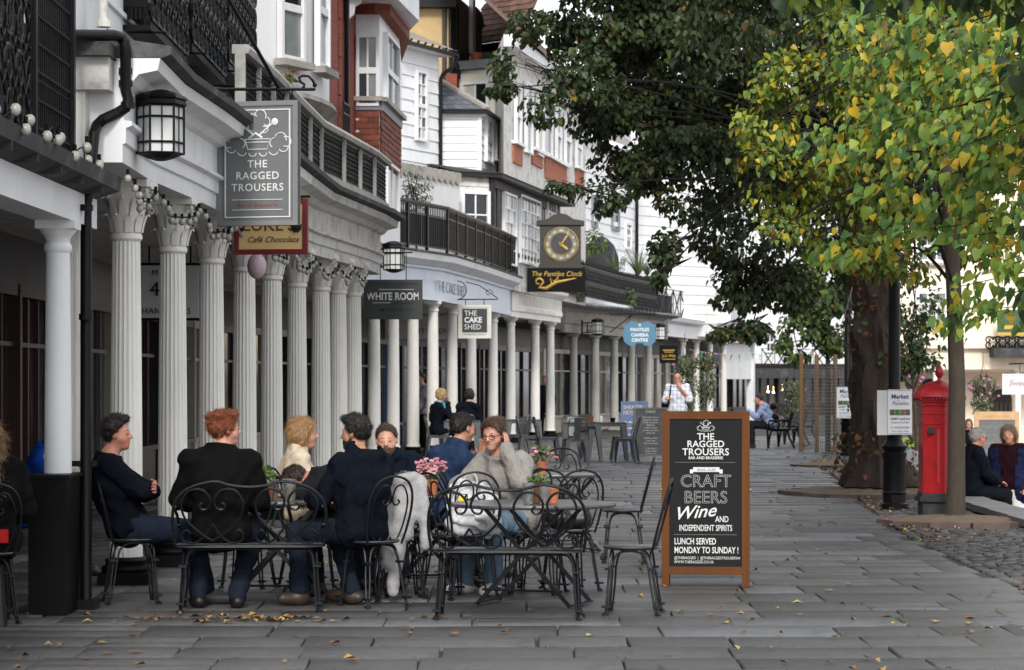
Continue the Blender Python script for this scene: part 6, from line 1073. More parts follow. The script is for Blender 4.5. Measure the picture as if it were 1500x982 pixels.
def bunting(label, a, b, n, sag, sz):
    a, b = Vector(a), Vector(b); t = thing('bunting', label, 'bunting', tuple(a.lerp(b, .5)), group='strings of bunting'); pts = [a.lerp(b, i / n) - Vector((0, 0, sag * 4 * (i / n) * (1 - i / n))) for i in range(n + 1)]; m = MB(); m.tube(pts, .006, 4); m.build('string', SWH, t); d = (b - a).normalized()
    for i in range(n): p = pts[i].lerp(pts[i + 1], .5); tw = Vector((random.gauss(0, .1), random.gauss(0, .1), 0)) * sz; m = MB(); m.prism([(-sz * .42, 0), (sz * .42, 0), (0, -sz)], -.002, .002, frame(p + tw * .2, (d.x, d.y, d.z), (random.gauss(0, .15), random.gauss(0, .15), 1))); m.build('pennant', mat('pennant_%d' % (i % 5), BC_[i % 5], .8), t, smooth=0)
bunting('bright bunting across the far white colonnade', P(1010, 512, 41), P(1108, 517, 37), 9, .12, .3); bunting('bright bunting along the far cross-braced balcony', P(1108, 519, 37), P(1210, 508, 44), 9, .2, .26); bunting('tangle of bright bunting caught on the big lime trunk', P(1222, 500, 84), P(1252, 405, 104), 9, .1, .16)
def bench(label, x, s, rz):
    q = XY(x, s); t = thing('park_bench', label, 'bench', (q.x, q.y, gz(q.y)), rz, 'black park benches')
    for sx in (-.75, .75):
        m = MB(); m.tube([(sx, .28, 0), (sx, .25, .25), (sx, .2, .42), (sx, -.2, .42), (sx, -.3, .85)], .03, 6); m.tube([(sx, -.35, 0), (sx, -.22, .25), (sx, -.18, .42)], .03, 6); m.tube([(sx, .28, .0), (sx, .3, .45), (sx, .25, .64), (sx, -.25, .66)], .025, 6); m.tube([(sx, .1 + .1 * math.cos(k * .5), .53 + .08 * math.sin(k * .5)) for k in range(13)], .018, 5); m.build('cast_end', BLACK, t, world=False)
    for k in range(5): m = MB(); m.box(-.85, .85, -.17 + k * .085, -.1 + k * .085, .43, .46); m.build('seat_slat', BLKP, t, world=False, smooth=0)
    for k in range(4): m = MB(); z = .53 + k * .09; m.box(-.85, .85, -.22 - k * .025, -.19 - k * .025, z, z + .065); m.build('back_slat', BLKP, t, world=False, smooth=0)
    return t
bench('black slatted bench on which the man in the blue shirt sits', 1150, 62, R(75)); bench('empty black slatted bench right behind the occupied one', 1172, 58, R(75))
# ================================================================== wrought iron chairs, benches and tables
def spiral(cx_, cz, r, a0, turns, n=14, sgn=1): return [(cx_ + r * (1 - .85 * i / n) * math.cos(R(a0) + sgn * turns * 2 * math.pi * i / n), cz + r * (1 - .85 * i / n) * math.sin(R(a0) + sgn * turns * 2 * math.pi * i / n)) for i in range(n + 1)]
def smoothp(pts, k=4):
    pts = [Vector(p) for p in pts]; out = []
    for i in range(len(pts) - 1):
        a, b, c, d = pts[max(i - 1, 0)], pts[i], pts[i + 1], pts[min(i + 2, len(pts) - 1)]
        for j in range(k): t = j / k; out.append(.5 * ((2 * b) + (c - a) * t + (2 * a - 5 * b + 4 * c - d) * t * t + (3 * b - a - 3 * c + d) * t ** 3))
    return out + [pts[-1]]
SEATM = mat('chair_seat', (.03, .033, .036), .28, .25, 10, .1, 60, spec=.7)
def arches(t, feet, tops, r=.0075, mid=.445):
    n = len(feet)
    for i in range(n):
        a, b = Vector(feet[i]), Vector(feet[(i + 1) % n]); ta, tb = Vector(tops[i]), Vector(tops[(i + 1) % n]); e = (tb - ta).normalized() * .022; L = (tb - ta).length
        m = MB(); m.tube(smoothp([a + e * .6, a.lerp(ta, .5) + e, ta.lerp(a, .2) + e, ta + e * 2.2 + Vector((0, 0, .02)), ta + (tb - ta).normalized() * min(L * .5, .16) + Vector((0, 0, .045 if L < .4 else .04)), *([tb - (tb - ta).normalized() * .16 + Vector((0, 0, .04))] if L > .4 else []), tb - e * 2.2 + Vector((0, 0, .02)), tb.lerp(b, .2) - e, b.lerp(tb, .5) - e, b - e * .6]), r, 6); m.build('leg_arch', IRON, t, world=False)
    for a, b in zip(feet, tops):
        a, b = Vector(a), Vector(b)
        for q in (.15, .8): c = a.lerp(b, q); m = MB(); m.box(c.x - .028, c.x + .028, c.y - .028, c.y + .028, c.z - .008, c.z + .008); m.build('leg_clamp', IRON, t, world=False, smooth=0)
        m = MB(); m.lathe([(.024, 0), (.024, .006), (.012, .02)], 8, tuple(a)); m.build('foot', IRON, t, world=False, smooth=0)
def bistro_chair():
    t = thing('bistro_chair', '', 'chair'); m = MB(); m.lathe([(.012, .452), (.16, .45), (.195, .458), (.205, .468), (.2, .476), (.185, .47), (.15, .461), (.012, .459)], 28); m.build('seat', SEATM, t, world=False)
    ft = [(.17, .17, 0), (-.17, .17, 0), (-.18, -.2, 0), (.18, -.2, 0)]; tp = [(.14, .14, .4), (-.14, .14, .4), (-.14, -.14, .4), (.14, -.14, .4)]; arches(t, ft, tp)
    B = lambda x, z: (x, -.16 - (z - .46) * .26, z)
    m = MB(); m.tube(smoothp([B(*q) for q in ((-.15, .45), (-.175, .56), (-.19, .7), (-.178, .82), (-.12, .91), (0, .945), (.12, .91), (.178, .82), (.19, .7), (.175, .56), (.15, .45))]), .0092, 8); m.build('back_frame', IRON, t, world=False)
    for sx in (-1, 1):
        m = MB(); pts = [(sx * .04, .5), (sx * .06, .47), (sx * .1, .485), (sx * .13, .56), (sx * .15, .7), (sx * .138, .8), (sx * .09, .875), (sx * .035, .87), (sx * .012, .81), (sx * .02, .755), (sx * .05, .735), (sx * .075, .755), (sx * .06, .775)]; m.tube(smoothp([B(*q) for q in pts]), .007, 6); m.build('back_scroll', IRON, t, world=False)
    return t
def settee():
    t = thing('iron_settee', '', 'bench'); W = .52; m = MB(); pl = []
    for i in range(28): a = 2 * math.pi * i / 28; pl.append((max(-1, min(1, 1.25 * math.cos(a))) * W, max(-1, min(1, 1.2 * math.sin(a))) * .2))
    m.prism(pl, .452, .47); m.build('seat', SEATM, t, world=False)
    ft = [(W - .03, .2, 0), (-W + .03, .2, 0), (-W + .03, -.24, 0), (W - .03, -.24, 0)]; tp = [(W - .05, .15, .4), (-W + .05, .15, .4), (-W + .05, -.15, .4), (W - .05, -.15, .4)]; arches(t, ft, tp, .0095)
    B = lambda x, z: (x, -.19 - (z - .46) * .28, z); top = [(-W, .46), (-W - .02, .62), (-W, .78), (-W + .1, .88), (-W + .27, .925), (-.14, .9), (0, .885), (.14, .9), (W - .27, .925), (W - .1, .88), (W, .78), (W + .02, .62), (W, .46)]
    m = MB(); m.tube(smoothp([B(*q) for q in top]), .011, 8); m.tube([B(-W, .475), B(W, .475)], .009, 6); m.build('back_frame', IRON, t, world=False)
    for c in (-.26, .26):
        for sx in (-1, 1):
            m = MB(); pts = [(c, .5), (c + sx * .09, .56), (c + sx * .19, .66), (c + sx * .215, .77), (c + sx * .16, .86), (c + sx * .07, .865), (c + sx * .015, .8), (c + sx * .03, .735), (c + sx * .075, .725), (c + sx * .09, .755), (c + sx * .065, .775)]; m.tube(smoothp([B(*q) for q in pts]), .009, 6); m.build('heart_scroll', IRON, t, world=False)
            m = MB(); pts = [(c, .62), (c + sx * .06, .535), (c + sx * .13, .485), (c + sx * .2, .5), (c + sx * .215, .55), (c + sx * .18, .58), (c + sx * .155, .555)]; m.tube(smoothp([B(*q) for q in pts]), .008, 6); m.build('base_scroll', IRON, t, world=False)
    for sx in (-1, 1): m = MB(); m.tube(smoothp([B(sx * W, .75), (sx * (W + .02), -.1, .72), (sx * (W + .02), .1, .7), (sx * (W + .01), .2, .66), (sx * W, .19, .58), (sx * W, .13, .6)]), .01, 6); m.tube(smoothp([(sx * (W + .02), .08, .7), (sx * (W - .01), .15, .58), (sx * (W - .03), .16, .46)]), .009, 6); m.build('arm', IRON, t, world=False)
    return t
TTOP = mat('table_top', (.06, .062, .06), .3, .25, 5, .08, 60, spec=.7, dirt_reflect=(.1, .1, .09))
def round_table(r):
    t = thing('cafe_table', '', 'table'); m = MB(); m.lathe([(.02, .722), (r - .01, .718), (r, .724), (r + .003, .735), (r, .744), (r - .012, .746), (.02, .744)], 56); m.build('table_top', TTOP, t, world=False, smooth=50)
    for sy in (-.22, .22):
        m = MB(); d = .012 if sy > 0 else -.012; m.bar((-.36, sy, .012), (.3, sy, .715), .012, .03); m.bar((.36, sy + d, .012), (-.3, sy + d, .715), .012, .03); m.build('cross_leg', IRON, t, world=False, smooth=0)
    for x in (-.36, .36): m = MB(); m.bar((x, -.24, .02), (x, .24, .02), .03, .014); m.build('floor_bar', IRON, t, world=False, smooth=0)
    for x in (-.31, .31): m = MB(); m.bar((x * .2, -.24, .36 + x * .0), (x * .2, .24, .36), .02, .012); m.build('stretcher', IRON, t, world=False, smooth=0)
    m = MB(); m.tube([(-.3, -.22, .12), (.3, -.22, .12)], .009, 6); m.build('tie_bar', IRON, t, world=False); return t
PROTO = {}
def place(kind, maker, label, x, y, rz, group, z=None):
    first = kind not in PROTO; o = maker() if first else dup(PROTO[kind]); PROTO.setdefault(kind, o); o.location = (x, y, gz(y) + .006 if z is None else z); o.rotation_euler = (0, 0, R(rz)); o['label'] = label; o['group'] = group; return o
CG = 'wrought iron bistro chairs'; SG = 'wrought iron two-seat settees'; TG = 'round cafe tables'
# facing angle: 0 looks away from the camera, -90 looks right, 90 looks left, 180 looks at the camera
place('settee', settee, 'iron settee whose back is to us, carrying the red-haired man', -1.87, 18.55, 4, SG); place('settee', settee, 'empty iron settee whose back is to us in front of the right-hand table', -.02, 17.95, -3, SG)
for lab, x, y, rz in (('bistro chair on which the man in the navy jumper leans back', -2.8, 19.15, -75), ('bistro chair carrying the man in the black hoodie', -1.02, 18.9, 38), ('empty bistro chair standing alone left of the oak blackboard', .84, 18.2, 82), ('empty bistro chair behind the right-hand table, turned sideways', 1.0, 23.4, 88), ('bistro chair of the woman in the cream jumper', -1.62, 20.62, -70), ('bistro chair at the left of the bearded man', -1.5, 21.6, 175), ('bistro chair of the bearded man in the dark puffer jacket', -1.06, 20.98, 172), ('bistro chair holding the white carrier bag', -.3, 19.85, 5), ('bistro chair of the man in the blue jumper', -.5, 21.5, -40), ('bistro chair of the young woman in the grey jumper', .0, 20.25, 125), ('bistro chair on which the black handbag lies', .45, 20.35, 20), ('bistro chair facing us beyond the farther round table', .47, 25.9, 172), ('bistro chair tucked under the left of the right-hand table', -.42, 19.6, -50), ('bistro chair tucked behind the right-hand table', .2, 19.95, 165), ('bistro chair standing behind the navy-jumper man\'s table', -2.1, 20.6, 170), ('bistro chair beside the pink flowers', -.62, 21.3, -160), ('bistro chair of the slumped person in the dark T-shirt', -1.12, 19.8, 84)): place('bistro', bistro_chair, lab, x, y, rz, CG)
for lab, x, y, r in (('round cafe table with beer and herbs between the men at the left', -1.74, 19.4, .42), ('large round cafe table in front, behind the empty settee', .16, 18.95, .6), ('round cafe table with pink flowers in the middle', -.66, 20.5, .42), ('round cafe table at the right with the small potted plant', .42, 24.7, .42)):
    t = round_table(r); t.location = (x, y, gz(y) + .004); t.rotation_euler = (0, 0, R(random.uniform(-25, 25))); t['label'] = lab; t['group'] = TG
# ---- metal cafe chairs and tables farther off
GUN = mat('gunmetal', (.075, .08, .085), .38, .2, 6, .05, 40, metal=.5)
def metal_chair():
    t = thing('metal_chair', '', 'chair'); m = MB(); m.prism([(-.18, -.17), (-.15, -.19), (.15, -.19), (.18, -.17), (.19, .16), (.16, .19), (-.16, .19), (-.19, .16)], .44, .46); m.box(-.17, .17, -.17, .17, .4, .44); m.build('seat', GUN, t, world=False, smooth=0)
    for sx in (-1, 1):
        for sy in (-1, 1): m = MB(); a, b = Vector((sx * .165, sy * .165, .44)), Vector((sx * .22, sy * .23, 0)); m.hexa([b + Vector((-.02, -.014, 0)), b + Vector((.02, -.014, 0)), b + Vector((.02, .014, 0)), b + Vector((-.02, .014, 0)), a + Vector((-.045, -.02, 0)), a + Vector((.045, -.02, 0)), a + Vector((.045, .02, 0)), a + Vector((-.045, .02, 0))]); m.build('leg', GUN, t, world=False, smooth=0)
    m = MB(); m.tube(smoothp([(-.16, -.17, .44), (-.18, -.22, .65), (-.16, -.255, .8), (-.1, -.265, .845), (.1, -.265, .845), (.16, -.255, .8), (.18, -.22, .65), (.16, -.17, .44)]), .011, 6); m.build('back_hoop', GUN, t, world=False); m = MB(); m.hexa([Vector(p) for p in ((-.05, -.19, .45), (.05, -.19, .45), (.05, -.18, .45), (-.05, -.18, .45), (-.07, -.275, .84), (.07, -.275, .84), (.07, -.265, .84), (-.07, -.265, .84))]); m.build('back_splat', GUN, t, world=False, smooth=0); return t
def metal_table():
    t = thing('metal_table', '', 'table'); m = MB(); m.box(-.35, .35, -.35, .35, .735, .75); m.box(-.33, .33, -.33, .33, .67, .735); m.build('table_top', GUN, t, world=False, smooth=0)
    for sx in (-1, 1):
        for sy in (-1, 1): m = MB(); a, b = Vector((sx * .3, sy * .3, .735)), Vector((sx * .37, sy * .37, 0)); m.hexa([b + Vector((-.025, -.02, 0)), b + Vector((.025, -.02, 0)), b + Vector((.025, .02, 0)), b + Vector((-.025, .02, 0)), a + Vector((-.06, -.03, 0)), a + Vector((.06, -.03, 0)), a + Vector((.06, .03, 0)), a + Vector((-.06, .03, 0))]); m.build('leg', GUN, t, world=False, smooth=0)
    return t
MG = 'gunmetal cafe chairs'; MT = 'gunmetal cafe tables'
for lab, x, y, rz in (('gunmetal chair with its back to us at the metal tables', 1.2, 48.9, 8), ('gunmetal chair left of the metal tables, turned right', .68, 50, -80), ('gunmetal chair at far left of the metal tables', .35, 51.5, -85), ('gunmetal chair right of the metal tables, turned left', 2.15, 49.2, 78), ('gunmetal chair tucked behind the right metal table', 2.2, 51.0, 100), ('gunmetal chair behind the left metal table facing us', 1.15, 51.5, 175), ('gunmetal chair of the blonde woman', -1.5, 52.4, -82), ('gunmetal chair of the person seen from behind', -.92, 54.2, -5), ('gunmetal chair beside the third metal table', .1, 53.0, 80)): place('metalchair', metal_chair, lab, x, y, rz, MG)
for lab, x, y in (('left one of the paired gunmetal tables', 1.35, 50.2), ('right one of the paired gunmetal tables', 1.85, 50.3), ('gunmetal table in front of the blonde woman', -1.0, 52.6), ('third gunmetal table by the round columns', .25, 54.2)): place('metaltable', metal_table, lab, x, y, 0, MT)
# ---- things on the tables
CLEAR = mat('beer_glass', (.55, .58, .58), .08, .05, 4, 0, spec=.8); n_ = CLEAR.node_tree.nodes['Principled BSDF']; n_.inputs['Transmission Weight'].default_value = .85
BEER = mat('beer', (.5, .22, .03), .2, .1); FOAM = mat('beer_foam', (.7, .66, .55), .7)
def glass(label, x, y, z, full=0, h=.15, r=.04):
    t = thing('glass', label, 'glass', (x, y, z), 0, 'glasses on the tables'); m = MB(); m.lathe([(r * .8, .0), (r, h), (r * .93, h), (r * .76, .012)], 18); m.build('tumbler', CLEAR, t, world=False)
    if full: m = MB(); m.lathe([(r * .74, .013), (r * .74 + r * .16 * full, h * full)], 16); m.build('drink', BEER, t, world=False); m = MB(); m.lathe([(r * .74 + r * .16 * full, h * full + .001), (r * .76 + r * .16 * full, h * full + .014)], 16); m.build('foam', FOAM, t, world=False)
TZ = .752
glass('half-full glass of amber beer on the left table', -1.64, 19.2, TZ, .62, .16, .045); glass('empty tumbler beside the herb planter on the left table', -1.78, 19.4, TZ, 0); glass('amber half-full tumbler right behind the herb planter', -1.7, 19.6, TZ, .5); glass('tall glass beside the bearded man', -.96, 20.55, TZ, .3, .16); glass('tall glass of beer left of the pink flowers', -.84, 20.45, TZ, .4, .18, .045); glass('empty glass beside the pink flowers', -.77, 20.25, TZ, 0, .15); glass('empty glass on the big right-hand table', .12, 18.75, TZ, 0, .15, .045); glass('clear glass beside the terracotta pot on the right-hand table', .235, 18.68, TZ, 0, .13, .04)
TERRA = mat('terracotta', (.4, .13, .06), .85, .2, 9, .2, 40); WOODP = mat('planter_wood', (.13, .045, .02), .7, .3, 9, .2, 40)
def planter(label, x, y, box, cols, h=.2, flowers=0, z=TZ):
    t = thing('table_planter', label, 'planter', (x, y, z), 0, 'planters on the tables'); m = MB()
    if box: m.hexa([Vector(p) for p in ((-.065, -.06, 0), (.065, -.06, 0), (.065, .06, 0), (-.065, .06, 0), (-.075, -.07, .11), (.075, -.07, .11), (.075, .07, .11), (-.075, .07, .11))])
    else: m.lathe([(.04, 0), (.052, .1), (.056, .1), (.056, .12), (.045, .12)], 16)
    m.build('pot', WOODP if box else TERRA, t, world=False, smooth=20)
    if cols:
        lb = [((0, 0, .12 + h * .35), (.08, .08, h * .4))]; pt = lobe_pts(lb, 9000, .9); n = len(pt); d = pt[:, 3:]; V, Q, k = leaf_arrays(pt[:, :3], d + rng.normal(0, .3, (n, 3)), d * .3 + np.array([0, -.2, .8]) + rng.normal(0, .3, (n, 3)), rng.uniform(.02, .05, n)); o = npmesh('leaves', V, Q, LEAFM, t, attr=np.repeat(pal(n, cols, [1] * len(cols)), k, 0)); o['kind'] = 'stuff'
    for i in range(flowers):
        a = random.uniform(0, 6.28); rr = .12 * math.sqrt(random.random()); p = Vector((rr * math.cos(a), rr * math.sin(a), .2 + random.uniform(0, .1) - rr * .4)); m = MB()
        for q in range(5): m.ball(p + Vector((random.gauss(0, .012), random.gauss(0, .012), random.gauss(0, .008))), (.014, .014, .01), 5, 3)
        m.tube([(0, 0, .11), p], .003, 4); m.build('blossom', mat('blossom_%d' % (i % 3), ((.6, .25, .3), (.65, .38, .4), (.5, .18, .22))[i % 3], .7), t, world=False)
HB = [(.1, .16, .04), (.14, .2, .06)]
planter('wooden herb planter on the left table', -1.84, 19.25, True, HB, .2); planter('terracotta pot of pink blossom on the middle table', -.63, 20.3, False, HB, .12, 34); planter('small terracotta pot on the big right-hand table', .29, 18.8, False, None); planter('dark wooden pot on the big right-hand table', .2, 18.9, True, HB, .1); planter('potted plant with pink flowers on the farther right table', .28, 24.45, False, HB, .2, 8, .77); planter('small wooden planter at the left rim of the left table', -2.02, 19.45, True, HB, .1, 0); planter('dark planter on the paired metal tables', 1.5, 50.2, True, None, z=.91)
m = MB(); m.lathe([(.04, 0), (.055, .08), (.05, .09)], 12, (1.95, 50.2, .901)); tag(m.build('black_bowl', BLKP), 'small black bowl on the right metal table', 'bowl'); m = MB(); m.lathe([(.03, 0), (.035, .1), (.02, .13)], 12, (1.72, 50.1, .901)); tag(m.build('sugar_jar', FROST), 'small pale jar on the metal tables', 'jar')
m = MB(); m.box(-1.56, -1.49, 19.25, 19.31, TZ, TZ + .012); tag(m.build('phone', BLKP), 'dark phone lying on the left table', 'phone')
# ================================================================== people: one smooth body each, clothes, hair and face parts as children
def surfnet(D, org, h):
    neg = D < 0; c = np.zeros(tuple(n - 1 for n in D.shape), np.int8); sl = lambda i, n: slice(i, n - 1 + i)
    nx, ny, nz = D.shape
    for i in (0, 1):
        for j in (0, 1):
            for k in (0, 1): c += neg[sl(i, nx), sl(j, ny), sl(k, nz)]
    I = np.argwhere((c > 0) & (c < 8)); idx = np.full(c.shape, -1, np.int32); idx[I[:, 0], I[:, 1], I[:, 2]] = np.arange(len(I))
    co = [(i, j, k) for i in (0, 1) for j in (0, 1) for k in (0, 1)]; val = np.stack([D[I[:, 0] + a, I[:, 1] + b, I[:, 2] + g] for a, b, g in co], 1); acc = np.zeros((len(I), 3)); cnt = np.zeros(len(I))
    for a in range(8):
        for b in range(a + 1, 8):
            if sum(abs(co[a][q] - co[b][q]) for q in range(3)) != 1: continue
            va, vb = val[:, a], val[:, b]; s = (va < 0) != (vb < 0); t = np.where(s, va / np.where(s, va - vb, 1), 0); p = np.array(co[a])[None] + t[:, None] * (np.array(co[b]) - np.array(co[a]))[None]; acc += p * s[:, None]; cnt += s
    V = org + h * (I + acc / cnt[:, None]); Q = []
    for ax in range(3):
        s0 = [slice(None)] * 3; s1 = [slice(None)] * 3; s0[ax] = slice(0, -1); s1[ax] = slice(1, None); E = np.argwhere(neg[tuple(s0)] != neg[tuple(s1)]); b, g = [q for q in range(3) if q != ax]
        ok = (E[:, b] > 0) & (E[:, g] > 0) & (E[:, b] < c.shape[b]) & (E[:, g] < c.shape[g]); E = E[ok]
        def cell(db, dg): q = E.copy(); q[:, b] -= db; q[:, g] -= dg; return idx[q[:, 0], q[:, 1], q[:, 2]]
        q = np.stack([cell(1, 1), cell(0, 1), cell(0, 0), cell(1, 0)], 1); fl = neg[E[:, 0], E[:, 1], E[:, 2]] ^ (ax == 1); q[~fl] = q[~fl][:, ::-1]; Q.append(q)
    Q = np.vstack(Q); return V, Q[(Q >= 0).all(1)]
def cap(a, b, ra, rb=None, k=.035): return ('c', np.array(a, float), np.array(b, float), ra, ra if rb is None else rb, k)
def ell(c, r, Rm=None, k=.02): return ('e', np.array(c, float), np.array(r, float), np.eye(3) if Rm is None else Rm, 0, k)
def sdf_mesh(prims, h, grow=0, wr=0, cuts=(), seed=0, wf=30):
    lo = np.full(3, 9.); hi = -lo
    for p in prims:
        if p[0] == 'c': r = max(p[3], p[4]) + grow; lo = np.minimum(lo, np.minimum(p[1], p[2]) - r); hi = np.maximum(hi, np.maximum(p[1], p[2]) + r)
        else: r = p[2].max() + grow; lo = np.minimum(lo, p[1] - r); hi = np.maximum(hi, p[1] + r)
    mg = .03; lo -= mg; hi += mg; n = np.ceil((hi - lo) / h).astype(int) + 1; ax = [lo[i] + h * np.arange(n[i]) for i in range(3)]; D = np.full(tuple(n), .08, np.float32)
    for p in prims:
        if p[0] == 'c': r = max(p[3], p[4]) + grow; a = np.minimum(p[1], p[2]) - r; b = np.maximum(p[1], p[2]) + r
        else: r = p[2].max() + grow; a = p[1] - r; b = p[1] + r
        i0 = np.clip(np.floor((a - .05 - lo) / h).astype(int), 0, n); i1 = np.clip(np.ceil((b + .05 - lo) / h).astype(int) + 1, 0, n); sl = tuple(slice(i0[i], i1[i]) for i in range(3))
        X, Y, Z = np.meshgrid(*[ax[i][sl[i]].astype(np.float32) for i in range(3)], indexing='ij', sparse=True)
        if p[0] == 'c':
            A, B = p[1], p[2]; ba = B - A; L = max(ba @ ba, 1e-9); t = np.clip(((X - A[0]) * ba[0] + (Y - A[1]) * ba[1] + (Z - A[2]) * ba[2]) / L, 0, 1)
            d = np.sqrt((X - A[0] - t * ba[0]) ** 2 + (Y - A[1] - t * ba[1]) ** 2 + (Z - A[2] - t * ba[2]) ** 2) - (p[3] + (p[4] - p[3]) * t) - grow
        else:
            Rm = p[3]; x = X - p[1][0]; y = Y - p[1][1]; z = Z - p[1][2]; u = [(Rm[0, i] * x + Rm[1, i] * y + Rm[2, i] * z) / (p[2][i] + grow) for i in range(3)]; k0 = np.sqrt(u[0] ** 2 + u[1] ** 2 + u[2] ** 2); d = (k0 - 1) * (p[2] + grow).min() * np.where(k0 > 1, 1.0, 1.0)
        cur = D[sl]; k = p[5]; hh = np.maximum(k - np.abs(cur - d), 0) / k; D[sl] = np.minimum(cur, d) - hh * hh * k * .25
    G = np.meshgrid(*[q.astype(np.float32) for q in ax], indexing='ij', sparse=True)
    if wr:
        r_ = np.random.default_rng(seed)
        S = np.zeros_like(D)
        for _ in range(7): q = r_.normal(size=3); q /= np.linalg.norm(q); f = wf * r_.uniform(.5, 1.8); S += np.sin(f * (q[0] * G[0] + q[1] * G[1] + q[2] * G[2]) + r_.uniform(0, 6)).astype(np.float32)
        D += wr * np.tanh(S * .55)
    if wr: D -= wr * .55
    for cu in cuts: D = np.maximum(D, cu(*G).astype(np.float32))
    return surfnet(D, lo, h)
SKINS = {k: mat('skin_' + k, c, .48, .14, 26, .06, 120, spec=.35, dirt_reflect=(c[0] * .9, c[1] * .6, c[2] * .55), dirt_reflect_scale=14, dirt_reflect_amt=.5) for k, c in (('fair', (.52, .27, .19)), ('tan', (.42, .21, .13)), ('ruddy', (.5, .22, .15)))}
def cloth(name, c, b=.5, bs=26, var=.15): return mat('cloth_' + name, tuple(q * .62 for q in c) if max(c) < .13 else c, .9, var, 14, b if b > .45 else .5, 26, spec=.06)
LIP = mat('lips', (.32, .09, .08), .5); EYEW = mat('eye_white', (.32, .29, .27), .4); IRIS = mat('iris', (.02, .015, .012), .2)
def hand_prims(w, d, nrm, side, curl=.5):
    w = Vector(w); d = Vector(d).normalized(); n = Vector(nrm); n = (n - d * n.dot(d)).normalized(); s = d.cross(n) * side; P_ = []
    for q in (-.026, 0, .026): P_.append(cap(w + s * q * .5, w + d * .085 + s * q, .014, .013, .012))
    for i, (q, L) in enumerate(((-.032, .062), (-.011, .075), (.011, .078), (.031, .068))):
        b = w + d * .085 + s * q; m_ = b + (d * math.cos(curl * .6) + n * math.sin(curl * .6)) * L * .5; e = m_ + (d * math.cos(curl * 1.5) + n * math.sin(curl * 1.5)) * L * .5; P_ += [cap(b, m_, .0095, .0085, .004), cap(m_, e, .0085, .007, .004)]
    b = w + d * .03 + s * .03; m_ = b + (d * .5 + s * .7 + n * .3).normalized() * .042; P_ += [cap(b, m_, .013, .0105, .008), cap(m_, m_ + (d * .85 + s * .15 + n * .4).normalized() * .034, .0105, .008, .004)]
    return P_
SIT = dict(pel=(0, -.02, .565), che=(0, -.1, .98), nec=(0, -.08, 1.1), hed=(0, -.03, 1.245), shL=(-.175, -.1, 1.02), elL=(-.25, -.02, .76), wrL=(-.16, .2, .72), shR=(.175, -.1, 1.02), elR=(.25, -.02, .76), wrR=(.16, .2, .72), hiL=(-.095, 0, .54), knL=(-.13, .42, .54), anL=(-.13, .4, .09), toL=(-.15, .56, .035), hiR=(.095, 0, .54), knR=(.13, .42, .54), anR=(.13, .4, .09), toR=(.15, .56, .035))
STAND = dict(pel=(0, 0, .95), che=(0, -.02, 1.36), nec=(0, -.01, 1.48), hed=(0, .03, 1.625), shL=(-.19, -.02, 1.41), elL=(-.25, -.04, 1.12), wrL=(-.24, .06, .88), shR=(.19, -.02, 1.41), elR=(.25, -.04, 1.12), wrR=(.24, .06, .88), hiL=(-.095, 0, .92), knL=(-.11, .03, .5), anL=(-.12, -.02, .09), toL=(-.15, .14, .035), hiR=(.095, 0, .92), knR=(.11, .03, .5), anR=(.12, -.02, .09), toR=(.15, .14, .035))
HAIRM = mat('hair_strand', (.1, .05, .03), .45, .15, 40, attr='tint', spec=.4)
def strands(t, V, Q, flow, col, n, L, curl=.3):
    N = np.zeros_like(V); fn = np.cross(V[Q[:, 2]] - V[Q[:, 0]], V[Q[:, 3]] - V[Q[:, 1]])
    for k in range(4): np.add.at(N, Q[:, k], fn)
    N = norm(N); i = rng.integers(0, len(V), n); p, nn = V[i], N[i]; f = np.array(flow)[None] + rng.normal(0, curl, (n, 3)); d = norm(f - nn * (f * nn).sum(1, keepdims=True)); Ls = L * rng.uniform(.5, 1.2, (n, 1)); sd = np.cross(d, nn) * rng.uniform(.0008, .0018, (n, 1))
    p0 = p - nn * .002; p1 = p0 + d * Ls * .5 + nn * rng.uniform(.003, .011, (n, 1)); p2 = p0 + d * Ls + nn * rng.uniform(-.002, .012, (n, 1)) + rng.normal(0, .004, (n, 3))
    W_s = np.stack([p0 - sd, p0 + sd, p1 - sd, p1 + sd, p2 - sd * .3, p2 + sd * .3], 1).reshape(-1, 3); q = (np.arange(n)[:, None, None] * 6 + np.array([(0, 1, 3, 2), (2, 3, 5, 4)])[None]).reshape(-1, 4)
    c = np.array(col)[None] * rng.uniform(.5, 1.9, (n, 1)); o = npmesh('hair_strands', W_s, q, HAIRM, t, attr=np.repeat(c, 6, 0)); o['kind'] = 'stuff'
